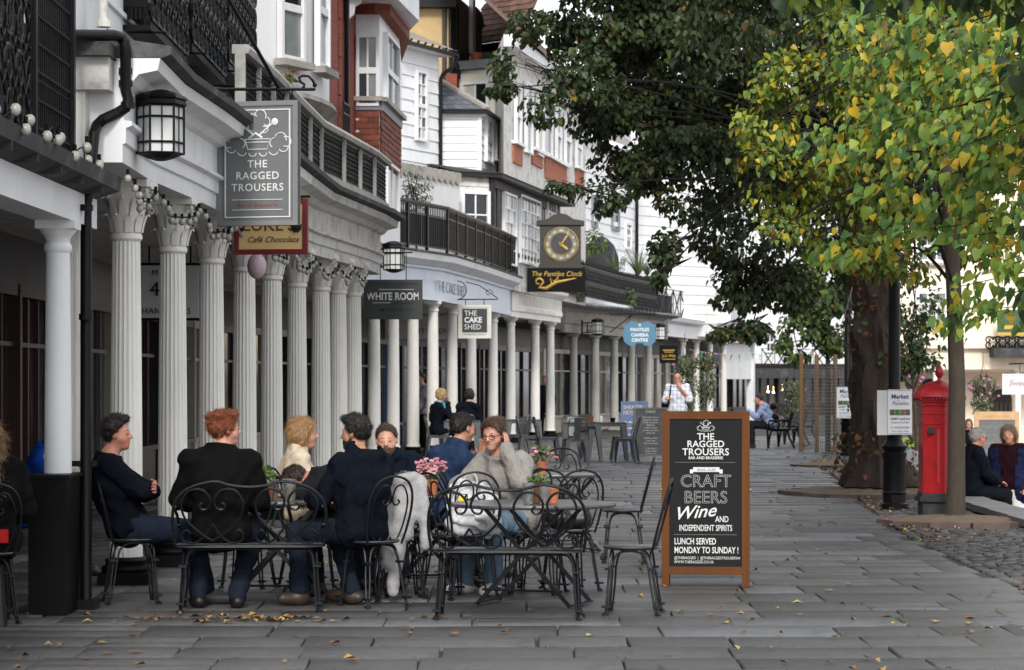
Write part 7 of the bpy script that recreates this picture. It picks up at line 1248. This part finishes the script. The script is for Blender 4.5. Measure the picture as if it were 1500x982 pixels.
def person(label, x, y, rz, base=SIT, J=None, z=None, top=(.02, .02, .025), bottom=(.03, .04, .06), shoe=(.02, .018, .016), skin='fair', hair=('short', (.03, .02, .015)), face=(0, 0, 0), h=.011, bulk=.0, handR=((0, 1, -.2), (0, 0, -1), .6), handL=((0, 1, -.2), (0, 0, -1), .6), sleeve=1.0, fem=False, beard=None, collar=None, hood=False, glasses=False, topmat=None, scale=1.0, botmat=None, extra=None, legs=True):
    j = dict(base); j.update(J or {}); j = {k: np.array(v, float) for k, v in j.items()}; t = thing('person', label, 'person', (x, y, gz(y) if z is None else z), R(rz)); t.scale = (scale,) * 3; sk = SKINS[skin]; seed = int(abs(x) * 100 + y * 10) % 997
    Hm = np.array(Euler((R(face[1]), R(face[2]), R(face[0])), 'XYZ').to_matrix()); hc = j['hed']; hp = lambda *q: hc + Hm @ np.array(q, float); sw = .9 if fem else 1
    # --- anatomy
    head = [ell(hp(0, -.014, .03), (.075, .094, .088), Hm), ell(hp(0, .016, -.03), (.06, .074, .085), Hm, .03), ell(hp(0, .056, -.092), (.03, .026, .024), Hm, .03), cap(hp(-.034, .068, .012), hp(.034, .068, .012), .014, .014, .02), cap(hp(0, .086, .004), hp(0, .107, -.026), .008, .0125, .01), cap(hp(-.012, .094, -.03), hp(.012, .094, -.03), .008, .008, .008), cap(hp(-.016, .078, -.062), hp(.016, .078, -.062), .009, .009, .01), cap(hp(-.045, .04, -.035), hp(-.035, .05, -.04), .024, .022, .03), cap(hp(.045, .04, -.035), hp(.035, .05, -.04), .024, .022, .03)]
    for s in (-1, 1): head += [ell(hp(s * .081, -.006, -.006), (.01, .019, .03), Hm, .008)]
    neck = [cap(j['nec'] - np.array([0, .0, .05]), hp(0, -.018, -.06), .056 * sw, .05 * sw, .03)]
    ax = norm(j['shR'] - j['shL']); mid = (j['pel'] + j['che']) / 2
    tors = [cap(j['pel'] - ax * .07, j['pel'] + ax * .07, .125 if not fem else .13, None, .06), cap(mid - ax * .05, mid + ax * .05, .118 * sw, None, .08), cap(j['che'] - ax * .075 - np.array([0, 0, .08]), j['che'] + ax * .075 - np.array([0, 0, .08]), .122 * sw, None, .08), cap(j['che'] - ax * .1, j['che'] + ax * .1, .078 * sw, None, .06), cap(j['nec'] - np.array([0, 0, .035]), j['shL'] + np.array([0, 0, .005]), .05 * sw, .05 * sw, .04), cap(j['nec'] - np.array([0, 0, .035]), j['shR'] + np.array([0, 0, .005]), .05 * sw, .05 * sw, .04), cap(j['che'], j['nec'], .085, .06, .05), cap(j['pel'], j['che'] - np.array([0, 0, .1]), .125 * sw, .12 * sw, .06)]
    arms = []; fore = []
    for s in 'LR': arms += [cap(j['sh' + s], j['el' + s], .056 * sw, .043 * sw, .05)]; fore += [cap(j['el' + s], j['wr' + s], .042 * sw, .029 * sw, .02)]
    hands = hand_prims(j['wrR'], handR[0], handR[1], 1, handR[2]) + hand_prims(j['wrL'], handL[0], handL[1], -1, handL[2])
    legp = []
    for s in 'LR': legp += [cap(j['hi' + s], j['kn' + s], .088, .06, .06), cap(j['kn' + s], j['an' + s], .058, .04, .03)]
    foot = {s: [cap(j['an' + s] + np.array([0, 0, -.045]), j['to' + s] + np.array([0, 0, .005]), .042, .034, .03), cap(j['an' + s], j['an' + s] + np.array([0, 0, -.04]), .038, .042, .03), cap(j['an' + s] + np.array([0, 0, -.05]) + (j['an' + s] - j['to' + s]) * np.array([.3, .3, 0]), j['an' + s] + np.array([0, 0, -.05]), .034, .036, .03)] for s in 'LR'}
    thin = [p[:3] + (p[3] * .88, p[4] * .88, p[5]) for p in tors + arms + legp]; V, Q = sdf_mesh(head + neck + thin + fore + hands + foot['L'] + foot['R'], h if h > .012 else .0085); npmesh('body', V, Q, sk, t, smooth=True)
    # --- clothes
    tm = topmat or cloth('top_%d' % seed, top); sl = [(cap(f[1], f[1] + (f[2] - f[1]) * sleeve, f[3] + .006, f[3] + (f[4] - f[3]) * sleeve + .008, f[5])) for f in fore]
    coll = hp(0, -.02, -.115); nv = norm(hp(0, 0, .1) - j['nec']); nk = j['nec'] + nv * (.005 if not collar else .045); ncut = lambda X, Y, Z: np.where((X - nk[0]) ** 2 + (Y - nk[1]) ** 2 + (Z - nk[2]) ** 2 < .16 ** 2, (X - nk[0]) * nv[0] + (Y - nk[1]) * nv[1] + (Z - nk[2]) * nv[2], -1)
    tp = tors + arms + sl + ([cap(j['nec'] - np.array([0, 0, .03]), nk, .068, .07, .03)] if collar else [cap(j['nec'] - nv * .05, nk + nv * .02, .062, .062, .03)])
    if hood: e = -norm(np.cross(ax, nv)); hb = j['nec'] + e * (.06 if np.dot(e, [0, -1, 0]) > 0 else -.06); tp += [cap(hb - ax * .08, hb + ax * .08, .055, None, .05), cap(hb - ax * .06 - np.array([0, 0, .06]), hb + ax * .06 - np.array([0, 0, .06]), .05, None, .05), cap(j['nec'] + ax * .07, hb + ax * .07, .04, None, .04), cap(j['nec'] - ax * .07, hb - ax * .07, .04, None, .04)]
    V, Q = sdf_mesh(tp, h, .014 + bulk * .7, .0105, (ncut,), seed, 38); npmesh('top', V, Q, tm, t, smooth=True)
    if legs:
        lg = [cap(tors[0][1] - np.array([0, 0, .01]), tors[0][2] - np.array([0, 0, .01]), tors[0][3] - .022, None, .06)] + [cap(p[1], p[2] if i % 2 == 0 else p[2] + np.array([0, 0, .0]), p[3], p[4] * (1 if i % 2 == 0 else 1.12), p[5]) for i, p in enumerate(legp)]; V, Q = sdf_mesh(lg, h, .016, .008, (), seed + 1, 40); npmesh('trousers', V, Q, botmat or cloth('bottom_%d' % seed, bottom, .3, 150), t, smooth=True)
        for s in 'LR': V, Q = sdf_mesh(foot[s], h, .01); npmesh('shoe', V, Q, mat('shoe_%d' % seed, shoe, .45, .2, 9), t, smooth=True)
    # --- hair
    st, hcol = hair; hm = mat('hair_%d' % seed, hcol, .5, .4, 30, .9, 110, stretch=(1, 1, .35), spec=.35)
    def lc(f): return lambda X, Y, Z: f(Hm[0, 0] * (X - hc[0]) + Hm[1, 0] * (Y - hc[1]) + Hm[2, 0] * (Z - hc[2]), Hm[0, 1] * (X - hc[0]) + Hm[1, 1] * (Y - hc[1]) + Hm[2, 1] * (Z - hc[2]), Hm[0, 2] * (X - hc[0]) + Hm[1, 2] * (Y - hc[1]) + Hm[2, 2] * (Z - hc[2]))
    hp_, cuts, wv, wf = [], [], .0035, 150
    cap0 = ell(hp(0, -.016, .036), (.085, .104, .094), Hm)
    if st == 'short': hp_ = [ell(hp(0, -.018, .036), (.078, .1, .09), Hm)]; cuts = [lc(lambda a, b, c: .8 * b - .6 * c + .004), lc(lambda a, b, c: -c - .055 + .9 * np.maximum(b + .03, 0))]
    elif st == 'quiff': hp_ = [cap0, cap(hp(-.03, .06, .1), hp(.03, .06, .1), .028, .028, .03), cap(hp(-.03, .0, .115), hp(.03, .0, .115), .025, .025, .03)]; cuts = [lc(lambda a, b, c: .78 * b - .62 * c - .0), lc(lambda a, b, c: -c - .06 + .8 * np.maximum(b + .03, 0))]; wv = .005
    elif st == 'curly': hp_ = [ell(hp(0, -.018, .036), (.086, .104, .093), Hm)] + [ell(hp(.06 * math.sin(q * 1.7), -.03 + .07 * math.cos(q * 2.3), .06 + .045 * math.sin(q)), (.03, .03, .027), Hm) for q in range(9)]; cuts = [lc(lambda a, b, c: .85 * b - .52 * c - .02), lc(lambda a, b, c: -c - .06)]; wv = .008; wf = 130
    elif st == 'bob': hp_ = [ell(hp(0, -.022, .035), (.094, .112, .1), Hm), cap(hp(-.072, -.02, -.01), hp(-.066, -.02, -.07), .032, .024, .04), cap(hp(.072, -.02, -.01), hp(.066, -.02, -.07), .032, .024, .04), cap(hp(-.03, -.075, -.03), hp(.03, -.075, -.03), .045, .045, .04)]; cuts = [lc(lambda a, b, c: .86 * b - .5 * c - .028)]; wv = .0045
    elif st == 'bun': hp_ = [ell(hp(0, -.014, .034), (.082, .102, .092), Hm), ell(hp(0, -.115, .075), (.042, .04, .04), Hm, .02)]; cuts = [lc(lambda a, b, c: .8 * b - .6 * c - .008), lc(lambda a, b, c: -c - .05)]
    elif st == 'long': hp_ = [ell(hp(0, -.02, .036), (.092, .108, .098), Hm), cap(hp(-.06, -.03, -.02), j['che'] + np.array([-.07, -.09, -.1]), .05, .03, .05), cap(hp(.06, -.03, -.02), j['che'] + np.array([.07, -.09, -.1]), .05, .03, .05), cap(hp(0, -.06, -.02), j['che'] + np.array([0, -.11, -.12]), .06, .045, .05)]; cuts = [lc(lambda a, b, c: .86 * b - .5 * c - .03)]; wv = .007
    elif st == 'bald': hp_ = [ell(hp(0, -.022, .02), (.083, .1, .08), Hm)]; cuts = [lc(lambda a, b, c: .75 * b + .3 * c + .0), lc(lambda a, b, c: -c - .06), lc(lambda a, b, c: c - .065)]
    V, Q = sdf_mesh(hp_, min(h, .0065), .005, wv, cuts, seed + 2, wf); npmesh('hair', V, Q, hm, t, smooth=True)
    if h <= .0125: strands(t, V, Q, Hm @ np.array([0, .15, .3]) if st == 'quiff' else Hm @ np.array([0, -.4, -.9]), hcol, 2600, {'long': .09, 'bob': .06, 'bun': .05, 'curly': .035, 'quiff': .03}.get(st, .026), {'curly': 1.2, 'quiff': .8}.get(st, .35))
    if beard:
        V, Q = sdf_mesh([ell(hp(0, .018, -.05), (.067, .072, .075), Hm), ell(hp(0, .058, -.098), (.036, .03, .028), Hm, .03)], min(h, .008), 0, .003, [lc(lambda a, b, c: c + .045 + .5 * np.abs(b - .06) * 0 - .9 * np.abs(a) * .35), lc(lambda a, b, c: -b + .0)], seed, 120); npmesh('beard', V, Q, mat('beard_%d' % seed, beard, .8, .3, 40, .6, 120), t, smooth=True)
    # --- face
    W = lambda *q: tuple(hp(*q))
    for s in (-1, 1):
        m = MB(); m.ball(W(s * .031, .0765, -.002), (.0105, .0105, .007), 10, 7); m.build('eye', EYEW, t, world=False); m = MB(); m.ball(W(s * .031, .0835, -.002), (.0062, .0062, .0062), 8, 6); m.build('iris', IRIS, t, world=False)
        m = MB(); m.tube([W(s * .014, .084, .02), W(s * .03, .083, .026), W(s * .048, .07, .02)], .0042, 5); m.build('eyebrow', hm, t, world=False)
    m = MB(); m.tube([W(-.024, .079, -.061), W(-.01, .0875, -.0595), W(.01, .0875, -.0595), W(.024, .079, -.061)], .0048, 6); m.build('lips', LIP, t, world=False)
    if glasses:
        m = MB()
        for s in (-1, 1): m.tube([W(s * .032 + .024 * math.cos(q * .5236), .094, -.004 + .019 * math.sin(q * .5236)) for q in range(12)], .0028, 5, True); m.tube([W(s * .056, .092, .004), W(s * .08, .06, .006), W(s * .083, -.005, .004)], .0026, 5)
        m.tube([W(-.009, .097, .002), W(.009, .097, .002)], .0026, 5); m.build('glasses', BLKP, t, world=False)
    j['_tors'] = tors + arms + sl
    if extra: extra(t, j, W, ax)
    return t
# ---- the cast
def striped(t, j, W, ax):
    for s, q in (('L', -1), ('R', 1)):
        m = MB(); a, b, c = Vector(j['sh' + s]), Vector(j['el' + s]), Vector(j['wr' + s])
        for o in (-.02, 0, .02): e = Vector((q * .075, .03, o)); e2 = Vector((q * .055, o, .04)); m.tube([a + Vector((q * .03, o, .075)), a + e, a.lerp(b, .5) + e, b + e * .9], .005, 4)
        m.build('sleeve_stripes', SWH, t, world=False)
person('man in a navy jumper leaning back with folded arms at the far left table', -2.79, 19.2, -82, J=dict(pel=(0, -.05, .57), che=(0, -.2, .99), nec=(0, -.19, 1.1), hed=(0, -.13, 1.245), shL=(-.185, -.19, 1.02), shR=(.185, -.19, 1.02), elL=(-.21, .06, .83), elR=(.21, .05, .82), wrL=(.09, .13, .84), wrR=(-.08, .15, .82), knL=(-.12, .42, .53), knR=(.14, .44, .53), anR=(.2, .52, .09), toR=(.24, .68, .04), anL=(-.1, .46, .09), toL=(-.1, .62, .04)), top=(.008, .01, .018), bottom=(.022, .032, .055), shoe=(.07, .07, .075), skin='ruddy', hair=('quiff', (.018, .013, .011)), handR=((-1, .2, .1), (0, -1, 0), .5), handL=((1, .2, .1), (0, -1, 0), .5), face=(-12, 3, 0), sleeve=.75, h=.01)
person('red-haired man in a black coat seen from behind on the settee', -2.1, 18.68, 2, J=dict(pel=(0, -.04, .57), che=(0, -.06, 1.02), nec=(.01, -.04, 1.14), hed=(.04, 0, 1.29), shL=(-.2, -.07, 1.06), shR=(.2, -.07, 1.06), elL=(-.29, .02, .78), elR=(.29, .02, .78), wrL=(-.18, .25, .75), wrR=(.18, .25, .75), knL=(-.18, .34, .54), knR=(.22, .34, .54), anL=(-.16, .04, .1), toL=(-.2, .18, .04), anR=(.12, .02, .1), toR=(.1, .17, .04)), top=(.008, .008, .008), bottom=(.02, .028, .045), shoe=(.008, .007, .007), skin='fair', hair=('curly', (.17, .048, .018)), face=(-68, 2, 0), bulk=.016, collar=True, h=.01)
person('fair-haired woman in a cream ribbed jumper at the left table', -1.62, 20.62, -72, J=dict(che=(0, -.1, .97), nec=(0, -.09, 1.09), hed=(0, -.03, 1.225), shL=(-.165, -.1, 1.0), shR=(.165, -.1, 1.0), wrL=(-.1, .3, .78), wrR=(.1, .3, .78)), top=(.55, .46, .35), bottom=(.04, .04, .05), hair=('bob', (.3, .17, .075)), face=(-5, 0, 0), fem=True, collar=True)
person('man in a black hooded top seen from behind on the right-hand chair', -1.13, 18.93, 42, J=dict(pel=(0, -.05, .57), che=(0, -.06, .99), nec=(0, -.03, 1.1), hed=(.02, .05, 1.255), shL=(-.19, -.06, 1.03), shR=(.19, -.06, 1.03), elL=(-.27, .08, .77), elR=(.27, .06, .77), wrL=(-.14, .34, .76), wrR=(.14, .34, .76), knL=(-.22, .42, .53), knR=(.16, .46, .53), anL=(-.3, .3, .1), toL=(-.42, .34, .05), anR=(.05, .12, .1), toR=(.0, .3, .05)), top=(.008, .011, .018), bottom=(.02, .028, .045), shoe=(.04, .025, .018), skin='tan', hair=('quiff', (.012, .01, .009)), face=(28, -2, 0), beard=(.02, .014, .01), hood=True, bulk=.01, h=.01)
person('smiling bearded man in a dark puffer jacket facing the camera', -1.0, 20.98, 178, J=dict(che=(0, .06, .93), nec=(0, .1, 1.04), hed=(.0, .17, 1.165), shL=(-.18, .06, .97), shR=(.18, .06, .97), elL=(-.33, .3, .79), elR=(.33, .3, .79), wrL=(-.1, .42, .79), wrR=(.1, .42, .79)), top=(.008, .013, .022), bottom=(.03, .04, .06), skin='fair', hair=('short', (.045, .025, .015)), face=(0, -4, 4), beard=(.07, .035, .018), bulk=.025, collar=True, h=.01)
person('person in a dark T-shirt slumped forward with head on the left table', -1.13, 19.8, 84, J=dict(pel=(0, -.02, .565), che=(0, .3, .88), nec=(0, .4, .9), hed=(0, .52, .86), shL=(-.17, .3, .9), shR=(.17, .3, .9), elL=(-.3, .45, .78), elR=(.3, .45, .78), wrL=(-.1, .58, .78), wrR=(.12, .6, .78)), top=(.02, .021, .024), bottom=(.02, .022, .026), skin='ruddy', hair=('short', (.03, .018, .012)), face=(0, -62, 0), sleeve=.1)
person('man in a blue marl jumper leaning towards the young woman', -.56, 21.5, -52, J=dict(che=(0, .06, 1.0), nec=(0, .12, 1.11), hed=(0, .2, 1.25), shL=(-.19, .05, 1.0), shR=(.19, .05, 1.0), elL=(-.27, .3, .82), elR=(.27, .3, .8), wrL=(-.06, .42, 1.0), wrR=(.08, .5, .8)), top=(.03, .055, .12), bottom=(.03, .035, .05), skin='tan', hair=('short', (.015, .011, .009)), face=(-4, -6, 0), bulk=.008, topmat=cloth('blue_marl', (.03, .055, .12), .5, 90, .45), collar=True, handL=((.1, .2, 1), (0, -1, 0), .4))
person('young woman with glasses in a grey jumper resting cheek on hand', -.04, 20.3, 148, J=dict(pel=(0, -.06, .565), che=(0, .06, .97), nec=(0, .12, 1.08), hed=(0, .2, 1.225), shL=(-.165, .05, 1.0), shR=(.165, .05, 1.0), elL=(-.27, .22, .85), elR=(.26, .28, .82), wrL=(-.115, .19, 1.1), wrR=(.06, .45, .82), knL=(-.12, .4, .53), knR=(.12, .4, .53)), top=(.24, .225, .21), bottom=(.1, .15, .2), shoe=(.5, .48, .46), skin='fair', hair=('bun', (.055, .026, .014)), face=(6, -10, 0), fem=True, glasses=True, bulk=.018, handL=((.1, -.2, 1), (1, .1, .1), .3), topmat=cloth('grey_knit', (.25, .235, .215), .7, 60, .12), h=.01)
def scarf(t, j, W, ax): m = MB(); n = Vector(j['nec']); m.tube([n + Vector((.075 * math.cos(q), .07 * math.sin(q), .01)) for q in [i * .52 for i in range(12)]], .028, 6, True); m.tube([n + Vector((.03, .08, 0)), n + Vector((.03, .14, -.12)), n + Vector((.02, .15, -.26))], .025, 6); m.build('scarf', cloth('turquoise', (.12, .42, .52)), t, world=False); m = MB(); m.ball((.1, .2, .62), (.1, .13, .11), 12, 8); m.build('bag', cloth('teal_bag', (.12, .2, .22)), t, world=False)
person('blonde woman in navy with turquoise scarf, chin on hand', -1.5, 52.4, -72, J=dict(che=(0, -.02, 1.0), nec=(0, .02, 1.12), hed=(0, .09, 1.27), shL=(-.16, -.02, 1.03), shR=(.16, -.02, 1.03), elR=(.18, .2, .84), wrR=(.06, .2, 1.1), elL=(-.2, .2, .82), wrL=(-.05, .42, .86)), top=(.01, .011, .02), bottom=(.012, .012, .016), hair=('bob', (.42, .28, .13)), face=(-2, -6, 0), fem=True, glasses=True, h=.014, handR=((0, .1, 1), (0, -1, 0), .8), extra=scarf)
person('dark-haired person in navy seen from behind at the metal table', -.9, 54.1, -12, J=dict(che=(0, 0, 1.0), nec=(0, .02, 1.12), hed=(0, .06, 1.27)), top=(.01, .012, .022), bottom=(.02, .02, .022), hair=('bob', (.02, .012, .01)), h=.014, fem=True)
def chk():
    m = cloth('check_shirt', (.62, .64, .68), .2); n = m.node_tree; L = n.links.new; b = n.nodes['Principled BSDF']; tc = n.nodes.new('ShaderNodeTexCoord'); sp = n.nodes.new('ShaderNodeSeparateXYZ'); L(tc.outputs['Object'], sp.inputs[0]); ou = []
    for ch in 'XZ':
        a = n.nodes.new('ShaderNodeMath'); a.operation = 'PINGPONG'; a.inputs[1].default_value = .045; L(sp.outputs[ch], a.inputs[0]); c = n.nodes.new('ShaderNodeMath'); c.operation = 'LESS_THAN'; c.inputs[1].default_value = .009; L(a.outputs[0], c.inputs[0]); ou.append(c.outputs[0])
    a = n.nodes.new('ShaderNodeMath'); a.operation = 'ADD'; L(ou[0], a.inputs[0]); L(ou[1], a.inputs[1]); d = n.nodes.new('ShaderNodeMath'); d.operation = 'MULTIPLY'; d.inputs[1].default_value = .45; L(a.outputs[0], d.inputs[0]); mi = n.nodes.new('ShaderNodeMix'); mi.data_type = 'RGBA'; mi.inputs['A'].default_value = (.64, .66, .7, 1); mi.inputs['B'].default_value = (.1, .14, .3, 1); L(d.outputs[0], mi.inputs['Factor']); L(mi.outputs['Result'], b.inputs['Base Color']); return m
def strap(t, j, W, ax): s = Vector(j['shR']); m = MB(); m.tube([s + Vector((-.05, .1, .07)), s + Vector((-.04, .15, -.1)), s + Vector((0, .12, -.35))], .018, 6); m.build('strap', BLKP, t, world=False); m = MB(); m.ball((.25, -.06, 1.02), (.11, .14, .17), 12, 8); m.build('shoulder_bag', BLKP, t, world=False)
person('man in a checked short-sleeved shirt standing with hand at his mouth', 3.7, 58, 172, base=STAND, J=dict(elL=(-.27, .1, 1.16), wrL=(-.06, .22, 1.43), elR=(.27, .02, 1.13), wrR=(.2, .2, 1.2)), topmat=chk(), bottom=(.5, .48, .43), skin='ruddy', hair=('bald', (.05, .04, .035)), face=(5, 6, 0), sleeve=.05, h=.014, bulk=.02, handL=((.3, -.2, 1), (0, -1, 0), 1), extra=strap, glasses=True)
def rucksack(t, j, W, ax): m = MB(); V, Q = sdf_mesh([cap([-.08, -.14, .72], [.08, -.14, .72], .085, None, .05), cap([-.08, -.1, .98], [.08, -.1, .98], .08, None, .06)], .014, 0, .005); npmesh('rucksack', V, Q, BLKP, t, smooth=True)
person('man in a blue shirt with a black rucksack bending forward on the bench', 6.05, 61.0, 82, J=dict(che=(0, .1, .93), nec=(0, .16, 1.03), hed=(0, .25, 1.14), shL=(-.18, .1, .97), shR=(.18, .1, .97), elL=(-.24, .3, .72), elR=(.24, .3, .72), wrL=(-.06, .48, .86), wrR=(.08, .48, .84)), top=(.22, .27, .42), bottom=(.02, .024, .03), skin='ruddy', hair=('short', (.02, .014, .012)), face=(0, -10, 0), h=.014, extra=rucksack)
def tie(t, j, W, ax): m = MB(); n = Vector(j['nec']); m.tube([n + Vector((.02, .08, .0)), n + Vector((.02, .13, -.1)), n + Vector((.01, .15, -.24))], .022, 6); m.build('red_lanyard', cloth('red', (.45, .02, .02)), t, world=False)
person('grey-haired man with glasses in a dark suit sitting on the low wall', 6.0, 33.8, -68, z=-.42, J=dict(pel=(0, -.04, .68), che=(0, -.02, 1.1), nec=(0, .02, 1.21), hed=(0, .09, 1.35), shL=(-.185, -.02, 1.14), shR=(.185, -.02, 1.14), elL=(-.25, .06, .88), elR=(.25, .06, .88), wrL=(-.08, .32, .78), wrR=(.1, .32, .78), hiL=(-.095, 0, .66), hiR=(.095, 0, .66), knL=(-.12, .44, .62), knR=(.12, .44, .6), anL=(-.12, .46, -.12), toL=(-.12, .62, -.19), anR=(.12, .46, -.12), toR=(.12, .62, -.19)), top=(.009, .011, .019), bottom=(.012, .013, .018), skin='ruddy', hair=('short', (.3, .29, .28)), face=(-8, -2, 0), glasses=True, bulk=.012, collar=True, extra=tie, h=.012)
def cardigan(t, j, W, ax):
    V, Q = sdf_mesh(j['_tors'] + [cap([-.09, -.02, 1.2], [-.14, -.01, .8], .11, .1), cap([.09, -.02, 1.2], [.14, -.01, .8], .11, .1)], .012, .03, .006, (lambda X, Y, Z: np.where((Y > 0) & (np.abs(X) < .2), .125 - np.abs(X) - .03 * (Z < 1.2), -1) + 0 * Z, lambda X, Y, Z: Z - 1.43 + 0 * X + 0 * Y)); npmesh('cardigan', V, Q, cloth('floral_navy', (.015, .02, .06), .4, 60, .9), t, smooth=True)
person('woman walking in white trousers and a navy patterned cardigan', 6.63, 34.6, 160, base=STAND, z=-.65, J=dict(hed=(0, .04, 1.6)), top=(.022, .006, .012), bottom=(.62, .61, .6), hair=('bob', (.14, .09, .06)), skin='tan', face=(-4, 0, 8), fem=True, extra=cardigan, h=.012)
place('metalchair', metal_chair, 'gunmetal chair on the lower walk under the woman in black', 12.15, 69, 175, MG, z=-.65)
person('woman in black with sunglasses on the lower walk behind the old man', 12.15, 69, 178, z=-.65, top=(.008, .008, .009), bottom=(.01, .01, .01), hair=('long', (.12, .07, .04)), fem=True, glasses=True, h=.016)
place('bistro', bistro_chair, 'bistro chair at the left edge under the long-haired woman', -3.55, 17.55, 20, CG)
person('woman with long light brown hair in a dark coat at the left edge', -3.56, 17.6, 15, J=dict(), top=(.012, .012, .012), bottom=(.02, .02, .022), hair=('long', (.2, .11, .055)), face=(10, -5, 0), fem=True, bulk=.02)
m = MB(); m.box(-3.72, -3.38, 17.38, 17.42, .55, .64); tag(m.build('red_scarf_end', cloth('red', (.45, .02, .02))), 'red cloth strip on the back of the chair at the left edge', 'cloth')
m = MB(); m.hexa([Vector(p) for p in ((-3.6, 17.2, .006), (-3.37, 17.2, .006), (-3.37, 17.34, .006), (-3.6, 17.34, .006), (-3.57, 17.22, .4), (-3.4, 17.22, .4), (-3.4, 17.32, .4), (-3.57, 17.32, .4))]); m.tube([(-3.55, 17.27, .4), (-3.52, 17.27, .54), (-3.45, 17.27, .54), (-3.42, 17.27, .4)], .01, 6); tag(m.build('handbag', mat('bag_leather', (.012, .011, .011), .4)), 'black leather handbag on the ground at the left edge', 'handbag')
place('bistro', bistro_chair, 'bistro chair under the person in the blue tracksuit', -4.1, 21.9, -80, CG)
person('person in a bright blue tracksuit top with white stripes behind the boxed column', -4.1, 21.9, -80, J=dict(che=(0, .12, .94), nec=(0, .2, 1.03), hed=(0, .31, 1.11), shL=(-.18, .12, .97), shR=(.18, .12, .97), elL=(-.26, .24, .72), elR=(.26, .24, .72), wrL=(-.1, .46, .76), wrR=(.1, .46, .76)), top=(.012, .05, .3), bottom=(.015, .018, .03), hair=('short', (.02, .014, .012)), face=(0, -20, 0), hood=True, extra=striped)
person('figure in a dark jacket and blue shirt standing in the arcade shade', .95, 74.3, 165, base=STAND, top=(.02, .022, .03), bottom=(.012, .012, .014), hair=('short', (.1, .08, .07)), h=.018)
person('figure in a pale shirt standing in the arcade by the round columns', -2.0, 57.5, 120, base=STAND, top=(.5, .45, .5), bottom=(.012, .012, .014), hair=('short', (.05, .03, .02)), h=.018)
# ---- grey hooded top draped over a chair, carrier bag, handbag
t = thing('draped_hoodie', 'light grey hooded top draped over the chair of the man in black', 'clothing', (-.83, 19.35, 0)); b = np.array([-.83, 19.3, 0])
place('bistro', bistro_chair, 'bistro chair hidden under the grey hooded top', -.86, 19.62, 10, CG)
V, Q = sdf_mesh([cap(b + [-.16, 0, .87], b + [.14, 0, .9], .035, .04, .04), cap(b + [.02, -.02, .9], b + [.1, -.03, .93], .045, .04, .04)] + [cap(b + [-.17 + .055 * k, -.01 - .012 * (k % 2), .87], b + [-.22 + .055 * k, -.05 - .02 * (k % 2), .44 + .03 * (k % 3)], .032, .04, .022) for k in range(6)] + [cap(b + [.0, -.05, .5], b + [-.05, -.09, .14], .055, .04, .05), cap(b + [-.05, -.09, .14], b + [-.05, -.09, .08], .034, .036, .02), cap(b + [-.12, -.05, .5], b + [-.1, -.08, .3], .05, .045, .05), cap(b + [.15, -.02, .86], b + [.19, -.05, .46], .05, .04, .04), cap(b + [.19, -.05, .46], b + [.19, -.055, .42], .034, .036, .02)], .009, 0, .006, (), 4, 40); npmesh('hooded_top', V - b - [0, .05, 0], Q, cloth('grey_jersey', (.34, .335, .335), .6, 40), t, smooth=True)
t = bagt = thing('carrier_bag', 'white plastic carrier bag with a round yellow emblem on a bistro chair', 'bag', (-.3, 19.72, .48)); b = np.array([0, 0, 0.]); V, Q = sdf_mesh([cap([-.13, 0, .1], [.13, 0, .1], .1, None, .08), cap([-.14, 0, .3], [.12, 0, .3], .085, None, .08), cap([-.12, 0, .43], [.08, 0, .41], .05, None, .05), cap([.1, -.02, .2], [.16, -.05, .06], .08, .07, .06), cap([-.08, -.05, .12], [-.08, -.08, .02], .08, .06, .06)], .008, 0, .02, (), 9, 42); npmesh('plastic', V, Q, mat('bag_white', (.5, .5, .51), .35, .08, 8, .3, 25), t, smooth=True)
m = MB(); m.box(-.13, -.04, -.118, -.11, .27, .36); m.build('emblem_square', mat('bag_blue', (.02, .05, .3), .5), t, world=False, smooth=0); m = MB(); m.lathe([(.04, 0), (.04, .008), (.01, .01)], 20, M=frame((-.085, -.118, .315), (1, 0, 0), (0, 0, 1))); m.build('emblem_disc', mat('bag_yellow', (.75, .55, .02), .5), t, world=False)
m = MB(); m.tube(smoothp([(-.07, 0, .44), (-.06, 0, .52), (.02, 0, .53), (.05, 0, .43)]), .008, 5); m.build('handle', MATS['bag_white'], t, world=False)
t = thing('black_handbag', 'black leather handbag lying on a bistro chair at the right table', 'handbag', (.45, 20.35, .485)); V, Q = sdf_mesh([cap([-.1, 0, .08], [.1, 0, .08], .08, None, .05), cap([-.08, 0, .2], [.09, 0, .19], .06, None, .06)], .01, 0, .006); npmesh('bag_body', V, Q, mat('bag_leather', (.012, .011, .011), .4), t, smooth=True); m = MB(); m.tube(smoothp([(-.09, -.05, .2), (-.05, -.08, .34), (.05, -.08, .34), (.1, -.05, .2)]), .01, 6); m.build('handle', MATS['bag_leather'], t, world=False)

bagt.scale = (.85, .85, .85)
